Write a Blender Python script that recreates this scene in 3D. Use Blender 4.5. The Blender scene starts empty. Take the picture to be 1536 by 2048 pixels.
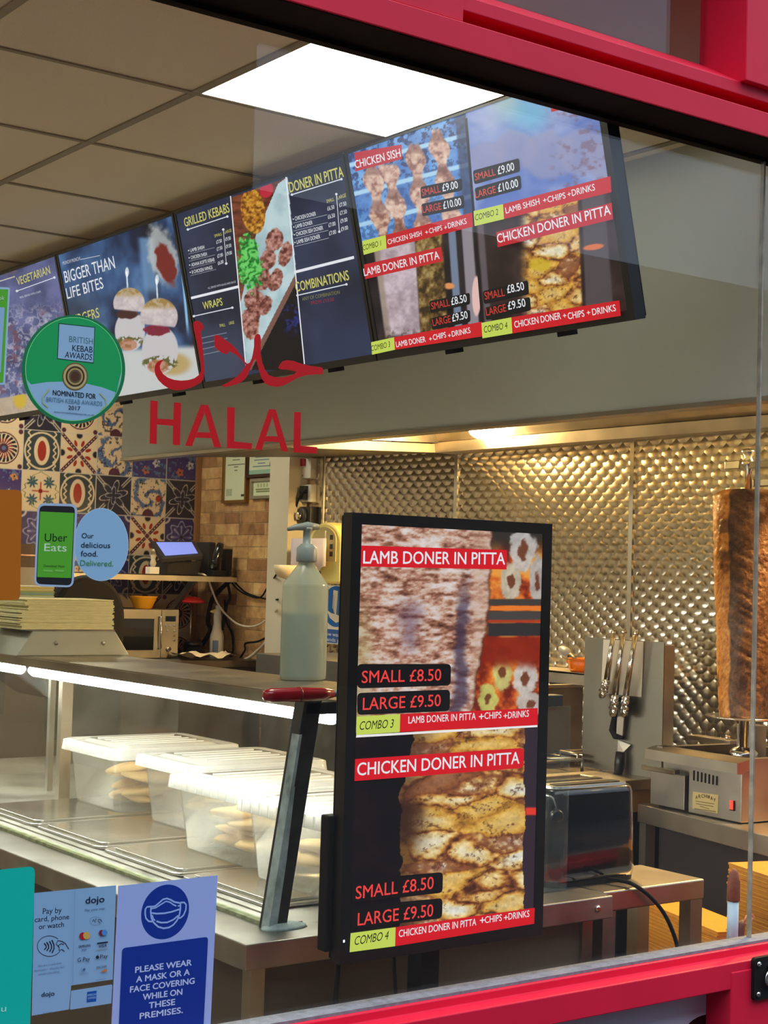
import bpy, bmesh, math, random
import numpy as np
from mathutils import Vector, Matrix

random.seed(7)
scene = bpy.context.scene
COL = scene.collection

# ------------------------------------------------------------------ camera
F_PX, IMG_W, IMG_H = 3146.908, 1536, 2048
_y, _p, _r = (math.radians(a) for a in (36.33064441, 2.38025708, 1.63477807))
CAM = np.array([0.0, -2.5, 1.7])
FW = np.array([math.sin(_y)*math.cos(_p), math.cos(_y)*math.cos(_p), math.sin(_p)])
_r0 = np.array([math.cos(_y), -math.sin(_y), 0.0]); _u0 = np.cross(_r0, FW)
RT = math.cos(_r)*_r0 + math.sin(_r)*_u0
UP = -math.sin(_r)*_r0 + math.cos(_r)*_u0
cam_data = bpy.data.cameras.new('camera')
cam_data.sensor_fit = 'HORIZONTAL'; cam_data.sensor_width = 36.0
cam_data.lens = F_PX/IMG_W*36.0
cam_data.clip_start = 0.05; cam_data.clip_end = 200
cam = bpy.data.objects.new('camera', cam_data); COL.objects.link(cam)
m = Matrix(((RT[0], UP[0], -FW[0], CAM[0]), (RT[1], UP[1], -FW[1], CAM[1]), (RT[2], UP[2], -FW[2], CAM[2]), (0, 0, 0, 1)))
cam.matrix_world = m
scene.camera = cam

# ------------------------------------------------------------------ colour management, world, lamps
vs = scene.view_settings
vs.view_transform = 'Standard'; vs.look = 'None'; vs.gamma = 1.0; vs.use_curve_mapping = False
vs.exposure = 0.0
world = bpy.data.worlds.new('dusk_sky'); scene.world = world; world.use_nodes = True
wn = world.node_tree.nodes; wl = world.node_tree.links
bg = wn['Background']
tc = wn.new('ShaderNodeTexCoord'); sp = wn.new('ShaderNodeSeparateXYZ'); wl.new(tc.outputs['Generated'], sp.inputs[0])
rp = wn.new('ShaderNodeValToRGB'); wl.new(sp.outputs['Z'], rp.inputs[0])
rp.color_ramp.elements[0].position = 0.0; rp.color_ramp.elements[0].color = (0.34, 0.38, 0.45, 1)
rp.color_ramp.elements[1].position = 0.35; rp.color_ramp.elements[1].color = (0.38, 0.47, 0.63, 1)
zen = rp.color_ramp.elements.new(0.9); zen.color = (1.9, 2.0, 2.25, 1)
wl.new(rp.outputs[0], bg.inputs['Color']); bg.inputs['Strength'].default_value = 1.9

# strengths of the things that give off light: ceiling panels, hood lamps, display-case tube, screens
PANEL_E, HOOD_E, TUBE_E, SCREEN_E = 16.5, 1300.0, 75.0, 0.95

# ------------------------------------------------------------------ helpers
def ray(x, y): return FW + RT*(x-768)/F_PX - UP*(y-1024)/F_PX
def on(x, y, ax, v):
    d = ray(x, y); t = (v-CAM[ax])/d[ax]; return CAM + d*t
def project(P):
    d = np.asarray(P, float)-CAM; z = d@FW
    return 768+F_PX*(d@RT)/z, 1024-F_PX*(d@UP)/z
def s2l(c):
    c = np.asarray(c, float)/255.0
    return np.where(c <= 0.04045, c/12.92, ((c+0.055)/1.055)**2.4)
def rgb(r, g, b): return tuple(float(v) for v in s2l((r, g, b)))

def mat(name, color, rough=0.5, metal=0.0, noise=0.0, scale=12.0, stretch=(1, 1, 1), bump=0.0, coat=0.0, rough_var=0.0, spec=0.5):
    """Principled material with a little procedural wear."""
    M = bpy.data.materials.new(name); M.use_nodes = True
    n = M.node_tree.nodes; l = M.node_tree.links; b = n['Principled BSDF']
    b.inputs['Base Color'].default_value = (*color, 1); b.inputs['Roughness'].default_value = rough
    b.inputs['Metallic'].default_value = metal; b.inputs['Coat Weight'].default_value = coat
    b.inputs['Specular IOR Level'].default_value = spec
    if noise or bump or rough_var:
        t = n.new('ShaderNodeTexCoord'); mp = n.new('ShaderNodeMapping'); l.new(t.outputs['Object'], mp.inputs[0])
        mp.inputs['Scale'].default_value = stretch
        nz = n.new('ShaderNodeTexNoise'); nz.inputs['Scale'].default_value = scale; nz.inputs['Detail'].default_value = 6
        l.new(mp.outputs[0], nz.inputs['Vector'])
        if noise:
            r = n.new('ShaderNodeValToRGB'); l.new(nz.outputs['Fac'], r.inputs[0])
            r.color_ramp.elements[0].position = 0.3; r.color_ramp.elements[1].position = 0.7
            r.color_ramp.elements[0].color = (*[c*(1-noise) for c in color], 1)
            r.color_ramp.elements[1].color = (*[min(1, c*(1+noise)) for c in color], 1)
            l.new(r.outputs[0], b.inputs['Base Color'])
        if rough_var:
            mr = n.new('ShaderNodeMapRange'); l.new(nz.outputs['Fac'], mr.inputs[0])
            mr.inputs['To Min'].default_value = max(0.02, rough-rough_var); mr.inputs['To Max'].default_value = rough+rough_var
            l.new(mr.outputs[0], b.inputs['Roughness'])
        if bump:
            bp = n.new('ShaderNodeBump'); bp.inputs['Strength'].default_value = bump; bp.inputs['Distance'].default_value = 0.01
            l.new(nz.outputs['Fac'], bp.inputs['Height']); l.new(bp.outputs[0], b.inputs['Normal'])
    return M
def emit(name, color, strength):
    M = bpy.data.materials.new(name); M.use_nodes = True
    b = M.node_tree.nodes['Principled BSDF']; b.inputs['Base Color'].default_value = (*[0.8*c for c in color], 1)
    b.inputs['Emission Color'].default_value = (*color, 1); b.inputs['Emission Strength'].default_value = strength
    return M
def attr_mat(name, emission=0.0, rough=0.45, noise=0.0, coat=0.0, bump_scale=0.0, alpha=1.0):
    """Material whose colour is the mesh's own colour attribute (printed or displayed picture)."""
    M = bpy.data.materials.new(name); M.use_nodes = True
    n = M.node_tree.nodes; l = M.node_tree.links; b = n['Principled BSDF']
    a = n.new('ShaderNodeVertexColor'); a.layer_name = 'Col'
    b.inputs['Roughness'].default_value = rough; b.inputs['Coat Weight'].default_value = coat
    if emission:
        b.inputs['Base Color'].default_value = (0.006, 0.006, 0.007, 1); b.inputs['Specular IOR Level'].default_value = 0.22
        l.new(a.outputs[0], b.inputs['Emission Color']); b.inputs['Emission Strength'].default_value = emission
    else:
        l.new(a.outputs[0], b.inputs['Base Color'])
    if bump_scale:
        nz = n.new('ShaderNodeTexNoise'); nz.inputs['Scale'].default_value = bump_scale; nz.inputs['Detail'].default_value = 8
        t = n.new('ShaderNodeTexCoord'); l.new(t.outputs['Object'], nz.inputs['Vector'])
        bp = n.new('ShaderNodeBump'); bp.inputs['Strength'].default_value = 0.6; bp.inputs['Distance'].default_value = 0.01
        l.new(nz.outputs['Fac'], bp.inputs['Height']); l.new(bp.outputs[0], b.inputs['Normal'])
    return M
def glass_pane(name, tint=(1, 1, 1), haze=0.0, ior=1.45):
    """Thin window glass: clear with Fresnel reflection, a trace of dirt."""
    M = bpy.data.materials.new(name); M.use_nodes = True
    n = M.node_tree.nodes; l = M.node_tree.links; n.remove(n['Principled BSDF'])
    out = n['Material Output']; tr = n.new('ShaderNodeBsdfTransparent'); tr.inputs[0].default_value = (*tint, 1)
    gl = n.new('ShaderNodeBsdfGlossy'); gl.inputs['Roughness'].default_value = 0.0
    fr = n.new('ShaderNodeFresnel'); ge = n.new('ShaderNodeNewGeometry'); iv = n.new('ShaderNodeMapRange')
    iv.inputs['To Min'].default_value = ior; iv.inputs['To Max'].default_value = 1.0/ior     # same reflection from either face of the pane
    l.new(ge.outputs['Backfacing'], iv.inputs[0]); l.new(iv.outputs[0], fr.inputs[0])
    mx = n.new('ShaderNodeMixShader'); l.new(fr.outputs[0], mx.inputs[0]); l.new(tr.outputs[0], mx.inputs[1]); l.new(gl.outputs[0], mx.inputs[2])
    if haze:
        df = n.new('ShaderNodeBsdfDiffuse'); df.inputs[0].default_value = (0.8, 0.8, 0.78, 1)
        nz = n.new('ShaderNodeTexNoise'); nz.inputs['Scale'].default_value = 9; nz.inputs['Detail'].default_value = 8
        t = n.new('ShaderNodeTexCoord'); l.new(t.outputs['Object'], nz.inputs['Vector'])
        mr = n.new('ShaderNodeMapRange'); l.new(nz.outputs['Fac'], mr.inputs[0]); mr.inputs['From Min'].default_value = 0.35; mr.inputs['From Max'].default_value = 0.75
        mr.inputs['To Min'].default_value = 0.15*haze; mr.inputs['To Max'].default_value = haze
        m2 = n.new('ShaderNodeMixShader'); l.new(mr.outputs[0], m2.inputs[0]); l.new(mx.outputs[0], m2.inputs[1]); l.new(df.outputs[0], m2.inputs[2]); mx = m2
    l.new(mx.outputs[0], out.inputs[0]); return M
def plastic_clear(name, color, milk, rough=0.25):
    """Translucent plastic: partly see-through, partly milky."""
    M = bpy.data.materials.new(name); M.use_nodes = True
    n = M.node_tree.nodes; l = M.node_tree.links; n.remove(n['Principled BSDF']); out = n['Material Output']
    tr = n.new('ShaderNodeBsdfTransparent'); tr.inputs[0].default_value = (*color, 1)
    df = n.new('ShaderNodeBsdfDiffuse'); df.inputs[0].default_value = (*color, 1)
    tl = n.new('ShaderNodeBsdfTranslucent'); tl.inputs[0].default_value = (*color, 1)
    ml = n.new('ShaderNodeMixShader'); ml.inputs[0].default_value = 0.45; l.new(df.outputs[0], ml.inputs[1]); l.new(tl.outputs[0], ml.inputs[2])
    m1 = n.new('ShaderNodeMixShader'); m1.inputs[0].default_value = milk; l.new(tr.outputs[0], m1.inputs[1]); l.new(ml.outputs[0], m1.inputs[2])
    gl = n.new('ShaderNodeBsdfGlossy'); gl.inputs['Roughness'].default_value = rough
    fr = n.new('ShaderNodeFresnel'); ge = n.new('ShaderNodeNewGeometry'); iv = n.new('ShaderNodeMapRange')
    iv.inputs['To Min'].default_value = 1.4; iv.inputs['To Max'].default_value = 1.0/1.4
    l.new(ge.outputs['Backfacing'], iv.inputs[0]); l.new(iv.outputs[0], fr.inputs[0])
    m2 = n.new('ShaderNodeMixShader'); l.new(fr.outputs[0], m2.inputs[0]); l.new(m1.outputs[0], m2.inputs[1]); l.new(gl.outputs[0], m2.inputs[2])
    l.new(m2.outputs[0], out.inputs[0]); return M

class MB:
    """Collects geometry for ONE mesh object."""
    def __init__(s): s.v = []; s.f = []; s.m = []; s.smooth = []; s.mi = 0
    def add(s, vs_, fs, smooth=False):
        b = len(s.v); s.v += [tuple(map(float, p)) for p in vs_]
        for f in fs: s.f.append([b+i for i in f]); s.m.append(s.mi); s.smooth.append(smooth)
        return s
    def box(s, x0, x1, y0, y1, z0, z1):
        P = [(x0, y0, z0), (x1, y0, z0), (x1, y1, z0), (x0, y1, z0), (x0, y0, z1), (x1, y0, z1), (x1, y1, z1), (x0, y1, z1)]
        return s.add(P, [(0, 3, 2, 1), (4, 5, 6, 7), (0, 1, 5, 4), (1, 2, 6, 5), (2, 3, 7, 6), (3, 0, 4, 7)])
    def hexa(s, P):     # bottom 4 (ccw), top 4
        return s.add(P, [(0, 3, 2, 1), (4, 5, 6, 7), (0, 1, 5, 4), (1, 2, 6, 5), (2, 3, 7, 6), (3, 0, 4, 7)])
    def prism(s, poly, axis, a, b):
        n = len(poly)
        def P(q, t):
            if axis == 0: return (t, q[0], q[1])
            if axis == 1: return (q[0], t, q[1])
            return (q[0], q[1], t)
        vs_ = [P(q, a) for q in poly]+[P(q, b) for q in poly]
        fs = [tuple(range(n))[::-1], tuple(range(n, 2*n))]+[(i, (i+1) % n, n+(i+1) % n, n+i) for i in range(n)]
        return s.add(vs_, fs)
    def lathe(s, prof, c=(0, 0, 0), n=32, cap=True, sx=1.0, sy=1.0, smooth=True):
        vs_ = []; fs = []
        for r, z in prof:
            for k in range(n):
                a = 2*math.pi*k/n; vs_.append((c[0]+r*sx*math.cos(a), c[1]+r*sy*math.sin(a), c[2]+z))
        for i in range(len(prof)-1):
            for k in range(n): fs.append((i*n+k, i*n+(k+1) % n, (i+1)*n+(k+1) % n, (i+1)*n+k))
        s.add(vs_, fs, smooth)
        if cap:
            b = len(s.v)-len(vs_)
            for f in (tuple(b+k for k in range(n))[::-1], tuple(b+(len(prof)-1)*n+k for k in range(n))):
                s.f.append(list(f)); s.m.append(s.mi); s.smooth.append(False)
        return s
    def tube(s, path, r, n=8, cap=True, smooth=True):
        path = [Vector(p) for p in path]; rs = r if isinstance(r, (list, tuple)) else [r]*len(path)
        rings = []; prev = None
        for i, p in enumerate(path):
            t = (path[min(i+1, len(path)-1)]-path[max(i-1, 0)]).normalized()
            if prev is None:
                a = Vector((0, 0, 1)) if abs(t.z) < 0.9 else Vector((1, 0, 0)); u = t.cross(a).normalized()
            else:
                u = (prev-t*prev.dot(t)).normalized()
            prev = u; w = t.cross(u)
            rings.append([p+(u*math.cos(2*math.pi*k/n)+w*math.sin(2*math.pi*k/n))*rs[i] for k in range(n)])
        vs_ = [q for R_ in rings for q in R_]; fs = []
        for i in range(len(path)-1):
            for k in range(n): fs.append((i*n+k, i*n+(k+1) % n, (i+1)*n+(k+1) % n, (i+1)*n+k))
        if cap: fs += [tuple(range(n))[::-1], tuple((len(path)-1)*n+k for k in range(n))]
        return s.add(vs_, fs, smooth)
    def rounded(s, x0, x1, z0, z1, r, axis, a, b, n=6):
        poly = []
        for cx, cz, a0 in ((x1-r, z0+r, -90), (x1-r, z1-r, 0), (x0+r, z1-r, 90), (x0+r, z0+r, 180)):
            for k in range(n+1):
                t = math.radians(a0+90*k/n); poly.append((cx+r*math.cos(t), cz+r*math.sin(t)))
        return s.prism(poly, axis, a, b)
    def build(s, name, mats, parent=None, loc=(0, 0, 0), rotz=0.0, bevel=0.0, weld=True):
        me = bpy.data.meshes.new(name); me.from_pydata(s.v, [], s.f)
        for mm in (mats if isinstance(mats, (list, tuple)) else [mats]): me.materials.append(mm)
        me.polygons.foreach_set('material_index', s.m); me.polygons.foreach_set('use_smooth', s.smooth)
        bm = bmesh.new(); bm.from_mesh(me); bmesh.ops.recalc_face_normals(bm, faces=bm.faces); bm.to_mesh(me); bm.free()
        me.update(); o = bpy.data.objects.new(name, me); COL.objects.link(o)
        o.location = loc; o.rotation_euler = (0, 0, rotz)
        if parent: o.parent = parent
        if bevel:
            b = o.modifiers.new('bevel', 'BEVEL'); b.width = bevel; b.segments = 2; b.limit_method = 'ANGLE'; b.angle_limit = math.radians(40)
        return o
def tag(o, label, cat, group=None, kind=None):
    if label: o['label'] = label
    if cat: o['category'] = cat
    if group: o['group'] = group
    if kind: o['kind'] = kind
    return o
def thing(name, label, cat, loc=(0, 0, 0), rotz=0.0, group=None):
    o = bpy.data.objects.new(name, None); o.empty_display_size = 0.05; COL.objects.link(o)
    o.location = loc; o.rotation_euler = (0, 0, rotz); return tag(o, label, cat, group)
def struct(o, label=None):
    o['kind'] = 'structure'
    if label: o['label'] = label
    return o
def dup(root, loc=None, rotz=None, label=None):
    r = root.copy(); COL.objects.link(r)
    if loc is not None: r.location = loc
    if rotz is not None: r.rotation_euler = (0, 0, rotz)
    if label: r['label'] = label
    for ch in list(root.children):
        c = ch.copy(); COL.objects.link(c); c.parent = r
        for g in list(ch.children):
            d = g.copy(); COL.objects.link(d); d.parent = c
    return r

# ---- lettering
_tc = {}
def text_geo(t, shear=0.0):
    key = (t, shear)
    if key in _tc: return _tc[key]
    cu = bpy.data.curves.new('lettering', 'FONT'); cu.body = t; cu.size = 1; cu.shear = shear
    cu.resolution_u = 3
    o = bpy.data.objects.new('lettering', cu); COL.objects.link(o)
    dg = bpy.context.evaluated_depsgraph_get(); ev = o.evaluated_get(dg); me = ev.to_mesh()
    V = np.array([v.co[:2] for v in me.vertices], float).reshape(-1, 2); Fs = [tuple(p.vertices) for p in me.polygons]
    ev.to_mesh_clear(); bpy.data.objects.remove(o); bpy.data.curves.remove(cu)
    _tc[key] = (V, Fs); return V, Fs
CAP = float(text_geo('H')[0][:, 1].max())

class Plane:
    """A flat surface in the world: origin, right axis, up axis; normal faces the viewer."""
    def __init__(s, o, ex, ez):
        s.o = np.array(o, float); s.ex = np.array(ex, float)/np.linalg.norm(ex); s.ez = np.array(ez, float)/np.linalg.norm(ez)
        s.n = np.cross(s.ex, s.ez)      # towards viewer for right-handed (right, up)
    def px(s, x, y):
        d = ray(x, y); t = ((s.o-CAM)@s.n)/(d@s.n); q = CAM+d*t-s.o
        return np.array([q@s.ex, q@s.ez])
    def world(s, u, v, h=0.0): return s.o+s.ex*u+s.ez*v+s.n*h
    def matrix(s):
        return Matrix(((s.ex[0], -s.n[0], s.ez[0], s.o[0]), (s.ex[1], -s.n[1], s.ez[1], s.o[1]), (s.ex[2], -s.n[2], s.ez[2], s.o[2]), (0, 0, 0, 1)))

class Art:
    """Flat printed / displayed artwork on a Plane, kept as one mesh with a colour per corner.
    Local axes: x right, z up, -y towards the viewer."""
    def __init__(s, plane): s.p = plane; s.V = []; s.F = []; s.C = []; s.layer = 0; s.dz = 0.0003
    def poly_uv(s, uv, col, h=None):
        if h is None: s.layer += 1; h = s.layer*s.dz
        b = len(s.V); s.V += [(float(u), -h, float(v)) for u, v in uv]
        s.F.append(tuple(range(b, b+len(uv)))); s.C.append(tuple(s2l(col)))
    def poly(s, pts, col): s.poly_uv([s.p.px(*q) for q in pts], col)
    def quad(s, pts, col): s.poly(pts, col)
    def rrect_uv(s, u0, v0, u1, v1, r, col, n=5):
        P = []
        for cx, cz, a0 in ((u1-r, v0+r, -90), (u1-r, v1-r, 0), (u0+r, v1-r, 90), (u0+r, v0+r, 180)):
            for k in range(n+1):
                t = math.radians(a0+90*k/n); P.append((cx+r*math.cos(t), cz+r*math.sin(t)))
        s.poly_uv(P, col)
    def ellipse(s, cx, cy, rx, ry, col, n=40, a0=0, a1=360):
        c = s.p.px(cx, cy); e = s.p.px(cx+rx, cy)-c; f = s.p.px(cx, cy-ry)-c
        s.poly_uv([c+(e*math.cos(math.radians(a0+(a1-a0)*k/n)))+(f*math.sin(math.radians(a0+(a1-a0)*k/n))) for k in range(n)], col)
    def line(s, pts, w, col):
        """Stroke through picture points, w in metres."""
        P = [s.p.px(*q) for q in pts]; s.stroke_uv(P, w, col)
    def stroke_uv(s, P, w, col):
        s.layer += 1; h = s.layer*s.dz; P = [np.array(q, float) for q in P]; L = []; R_ = []
        for i, q in enumerate(P):
            t = P[min(i+1, len(P)-1)]-P[max(i-1, 0)]; t = t/(np.linalg.norm(t)+1e-9); nn = np.array([-t[1], t[0]])
            L.append(q+nn*w/2); R_.append(q-nn*w/2)
        for i in range(len(P)-1): s.poly_uv([R_[i], R_[i+1], L[i+1], L[i]], col, h)
    def text(s, t, a, b, cap, col, bold=0.0, shear=0.0):
        """Lettering whose baseline runs from picture point a to b, capitals cap pixels high."""
        V, Fs = text_geo(t, shear)
        if len(V) == 0: return
        s.layer += 1; h = s.layer*s.dz
        A = s.p.px(*a); B = s.p.px(*b); U = s.p.px(a[0], a[1]-cap)-A
        hh = U[1]; x0, x1 = V[:, 0].min(), V[:, 0].max(); c = tuple(s2l(col)); sl = (B[1]-A[1])/max(1e-9, B[0]-A[0])
        d = bold*hh*1.4; k = (B[0]-A[0]-2*d)/(x1-x0)
        for ox, oy in ([(-d, 0), (d, 0), (0, d), (0, -d*0.4)] if bold else [(0, 0)]):      # overprinted for weight
            bl = len(s.V)
            for x, y in V:
                uu = d+ox+(x-x0)*k; s.V.append((float(A[0]+uu), -h, float(A[1]+sl*uu+oy+y/CAP*hh)))
            for f in Fs: s.F.append(tuple(bl+i for i in f)); s.C.append(c)
            h += s.dz*0.05
    def grid(s, u0, v0, u1, v1, nu, nv, fn, h=0.0):
        """Picture: colours from fn(photo-x, photo-y, u, v) at every vertex."""
        s._g = (u0, v0, u1, v1, nu, nv, fn, h)
    def build(s, name, material, parent=None, label=None, back=0.0):
        V = list(s.V); F = list(s.F); C = [np.tile(c, (len(f), 1)) for f, c in zip(s.F, s.C)]
        V = np.array(V, float).reshape(-1, 3); loops = []; 
        faces = F
        if hasattr(s, '_g'):
            u0, v0, u1, v1, nu, nv, fn, h = s._g
            uu, vv = np.meshgrid(np.linspace(u0, u1, nu), np.linspace(v0, v1, nv))
            W = s.p.o+uu[..., None]*s.p.ex+vv[..., None]*s.p.ez; d = W-CAM; z = d@FW
            X = 768+F_PX*(d@RT)/z; Y = 1024-F_PX*(d@UP)/z
            cols = s2l(np.clip(fn(X, Y, uu, vv), 0, 255)).reshape(-1, 3)
            base = len(V); GV = np.stack([uu.ravel(), np.full(uu.size, -h), vv.ravel()], 1)
            V = np.concatenate([V, GV]) if base else GV
            i = np.arange(nu-1); j = np.arange(nv-1); I, J = np.meshgrid(i, j); a = (J*nu+I).ravel()
            Q = np.stack([a, a+1, a+nu+1, a+nu], 1); gf = (Q+base)
            faces = F+[tuple(q) for q in gf.tolist()]
            C.append(cols[Q.ravel()])
        me = bpy.data.meshes.new(name); me.from_pydata(V.tolist(), [], faces); me.materials.append(material)
        ca = me.color_attributes.new('Col', 'FLOAT_COLOR', 'CORNER')
        CC = np.concatenate(C); CC = np.concatenate([CC, np.ones((len(CC), 1))], 1)
        ca.data.foreach_set('color', CC.astype(np.float32).ravel()); me.update()
        o = bpy.data.objects.new(name, me); COL.objects.link(o)
        if parent: o.parent = parent
        else: o.matrix_world = s.p.matrix()
        return o

# ---- small numpy painting kit (value noise, cells)
def _h(ix, iy, seed):
    n = (ix.astype(np.int64)*374761393+iy.astype(np.int64)*668265263+seed*974711) & 0x7fffffff
    n = ((n ^ (n >> 13))*1274126177) & 0x7fffffff
    return ((n ^ (n >> 16)) & 0xffff)/65535.0
def vnoise(x, y, seed=0):
    ix = np.floor(x); iy = np.floor(y); fx = x-ix; fy = y-iy; fx = fx*fx*(3-2*fx); fy = fy*fy*(3-2*fy)
    a = _h(ix, iy, seed); b = _h(ix+1, iy, seed); c = _h(ix, iy+1, seed); d = _h(ix+1, iy+1, seed)
    return (a*(1-fx)+b*fx)*(1-fy)+(c*(1-fx)+d*fx)*fy
def fbm(x, y, seed=0, o=4):
    t = 0; a = 0.5; n = 0
    for k in range(o): t = t+a*vnoise(x*2**k, y*2**k, seed+k*17); n += a; a *= 0.55
    return t/n
def cells(x, y, seed=0):
    """distance to nearest and second nearest feature point, and the nearest cell's random value"""
    ix = np.floor(x); iy = np.floor(y); d1 = np.full(x.shape, 9.0); d2 = d1.copy(); idv = np.zeros(x.shape)
    for dx in (-1, 0, 1):
        for dy in (-1, 0, 1):
            cx = ix+dx; cy = iy+dy; px_ = cx+_h(cx, cy, seed); py_ = cy+_h(cx, cy, seed+5); d = np.hypot(px_-x, py_-y)
            near = d < d1; d2 = np.where(near, d1, np.minimum(d2, d)); idv = np.where(near, _h(cx, cy, seed+9), idv); d1 = np.where(near, d, d1)
    return d1, d2, idv
def ramp(t, stops):
    t = np.asarray(t); ks = [k for k, _ in stops]
    return np.stack([np.interp(t, ks, [c[i] for _, c in stops]) for i in range(3)], -1)
def sm(a, b, x): t = np.clip((x-a)/(b-a+1e-9), 0, 1); return t*t*(3-2*t)
def mix(A, B, k): return A+(np.asarray(B, float)-A)*np.asarray(k)[..., None]
def ell(X, Y, cx, cy, rx, ry, ang=0.0):
    c, s_ = math.cos(math.radians(ang)), math.sin(math.radians(ang)); dx = X-cx; dy = Y-cy
    return np.hypot((dx*c+dy*s_)/rx, (-dx*s_+dy*c)/ry)
def inpoly(X, Y, P):
    r = np.zeros(X.shape, bool); n = len(P)
    for i in range(n):
        x0, y0 = P[i]; x1, y1 = P[(i+1) % n]
        if y0 == y1: continue
        c = ((y0 > Y) != (y1 > Y)) & (X < (x1-x0)*(Y-y0)/(y1-y0)+x0); r ^= c
    return r.astype(float)

# ------------------------------------------------------------------ materials
M_CEIL = mat('ceiling_tile', rgb(228, 218, 194), 0.9, noise=0.05, scale=220, bump=0.15)
M_GRID = mat('ceiling_grid', rgb(150, 140, 115), 0.6)
M_PAINT = mat('grey_paint', rgb(196, 203, 194), 0.55, noise=0.03, scale=3)
M_WALL = mat('cream_paint', rgb(214, 205, 184), 0.8, noise=0.04, scale=4)
M_FLOOR = mat('floor_tile', rgb(112, 104, 94), 0.45, noise=0.15, scale=5)
M_PAVE = mat('pavement', rgb(32, 32, 34), 0.9, noise=0.2, scale=14)
M_RED = mat('red_frame_paint', rgb(218, 26, 60), 0.5, noise=0.06, scale=6, spec=0.3)
M_GASKET_SHADE = mat('gasket_and_shade', rgb(34, 24, 20), 0.8, spec=0.1)
M_SEAL = mat('grey_sealant', rgb(120, 124, 132), 0.7, noise=0.25, scale=60)
M_STEEL = mat('brushed_steel', (0.56, 0.54, 0.50), 0.34, 1.0, noise=0.12, scale=9, stretch=(1, 1, 6), rough_var=0.1)
M_STEEL_D = mat('worn_steel', (0.42, 0.41, 0.38), 0.42, 1.0, noise=0.22, scale=7, rough_var=0.12)
M_STEEL_W = mat('warm_steel', (0.50, 0.45, 0.37), 0.38, 1.0, noise=0.15, scale=6, rough_var=0.12)
M_CHROME = mat('bright_steel', (0.72, 0.70, 0.66), 0.16, 1.0, rough_var=0.06, scale=20)
M_BLACK = mat('black_plastic', (0.006, 0.006, 0.007), 0.35, noise=0.2, scale=30)
M_BLACKM = mat('matt_black', (0.012, 0.011, 0.011), 0.7, spec=0.15)
M_GLOSSK = mat('glossy_black', (0.008, 0.009, 0.010), 0.12, coat=0.4)
M_DARKGREY = mat('dark_grey_plastic', rgb(52, 50, 50), 0.45, noise=0.1, scale=30)
M_WHITE = mat('white_plastic', rgb(226, 222, 210), 0.4, noise=0.03, scale=20)
M_CREAM = mat('cream_plastic', rgb(250, 234, 140), 0.35, noise=0.04, scale=12)
M_PAPER = mat('white_paper', rgb(232, 230, 225), 0.85, noise=0.03, scale=40)
M_GLASS = glass_pane('window_glass', (0.97, 0.985, 0.975), haze=0.0)
M_CASEGLASS = glass_pane('display_glass', (0.93, 0.96, 0.94), haze=0.05)
M_PRINT = attr_mat('printed_vinyl', 0, 0.4)
M_SCREEN = attr_mat('lit_screen', SCREEN_E)
M_PANEL = emit('light_diffuser', (1.0, 0.93, 0.72), PANEL_E)
M_TUBE = emit('tube_light', (1.0, 0.98, 0.93), TUBE_E)
M_BULB = emit('hood_bulb', (1.0, 0.64, 0.25), HOOD_E)

CEIL = 2.9; XB = 3.155; XW = 4.6; YB = 5.6; BULK_Z = 2.19

# ------------------------------------------------------------------ room shell
struct(MB().box(-2.6, XW+0.1, 0.06, YB+0.1, -0.06, 0.0).build('floor', M_FLOOR))
b = MB(); b.box(-60, 90, -60, 0.06, -0.12, -0.03); struct(b.build('trim_1', M_PAVE))
# suspended ceiling: slab with a proud T-bar grid, an opening where each light panel sits
ceil_mb = MB(); bars = MB(); panels = []
GX, GY = 1.90, 0.336
for i in range(-8, 5):
    for j in range(0, 9):
        x0 = GX+0.6*i; y0 = GY+0.6*j; x1 = min(x0+0.6, XW+0.1); y1 = min(y0+0.6, YB+0.1)
        if x0 >= XW+0.1 or y0 >= YB+0.1 or x0 < -2.7: continue
        if (i, j) in ((0, 0), (-2, 4), (-4, 1), (-2, 7), (2, 7)): panels.append((x0, y0)); continue  # one panel is in view; the rest are unseen, added to brighten the room
        ceil_mb.box(x0, x1, y0, y1, CEIL, CEIL+0.02)
struct(ceil_mb.build('ceiling', M_CEIL))
for i in range(-8, 6):
    x = GX+0.6*i
    if x < XW: bars.box(x-0.012, x+0.012, GY, YB, CEIL-0.004, CEIL)
for j in range(0, 10):
    y = GY+0.6*j
    if y < YB: bars.box(-2.7, XW, y-0.008, y+0.008, CEIL-0.0045, CEIL-0.0005)
struct(bars.build('trim_2', M_GRID))
for k, (x0, y0) in enumerate(panels):
    lab = {3: 'square lit ceiling panel in front of the menu screens', 1: 'unseen ceiling panel added to light the middle of the shop', 0: 'unseen ceiling panel added to light the street side of the shop', 2: 'unseen ceiling panel added to light the back of the shop', 4: 'unseen ceiling panel added for light near the tiled back wall'}[k]
    t = thing('ceiling_light', lab, 'ceiling light', (x0+0.3, y0+0.3, CEIL), group='ceiling light panels')
    MB().box(-0.286, 0.286, -0.286, 0.286, -0.002, 0.006).build('diffuser', M_PANEL, t)
    f = MB()
    for a in (-1, 1):
        f.box(-0.3, 0.3, a*0.293-0.007, a*0.293+0.007, -0.004, 0.02); f.box(a*0.293-0.007, a*0.293+0.007, -0.3, 0.3, -0.004, 0.02)
    f.box(-0.29, 0.29, -0.29, 0.29, 0.008, 0.03)
    f.build('frame', M_WHITE, t)
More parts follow.
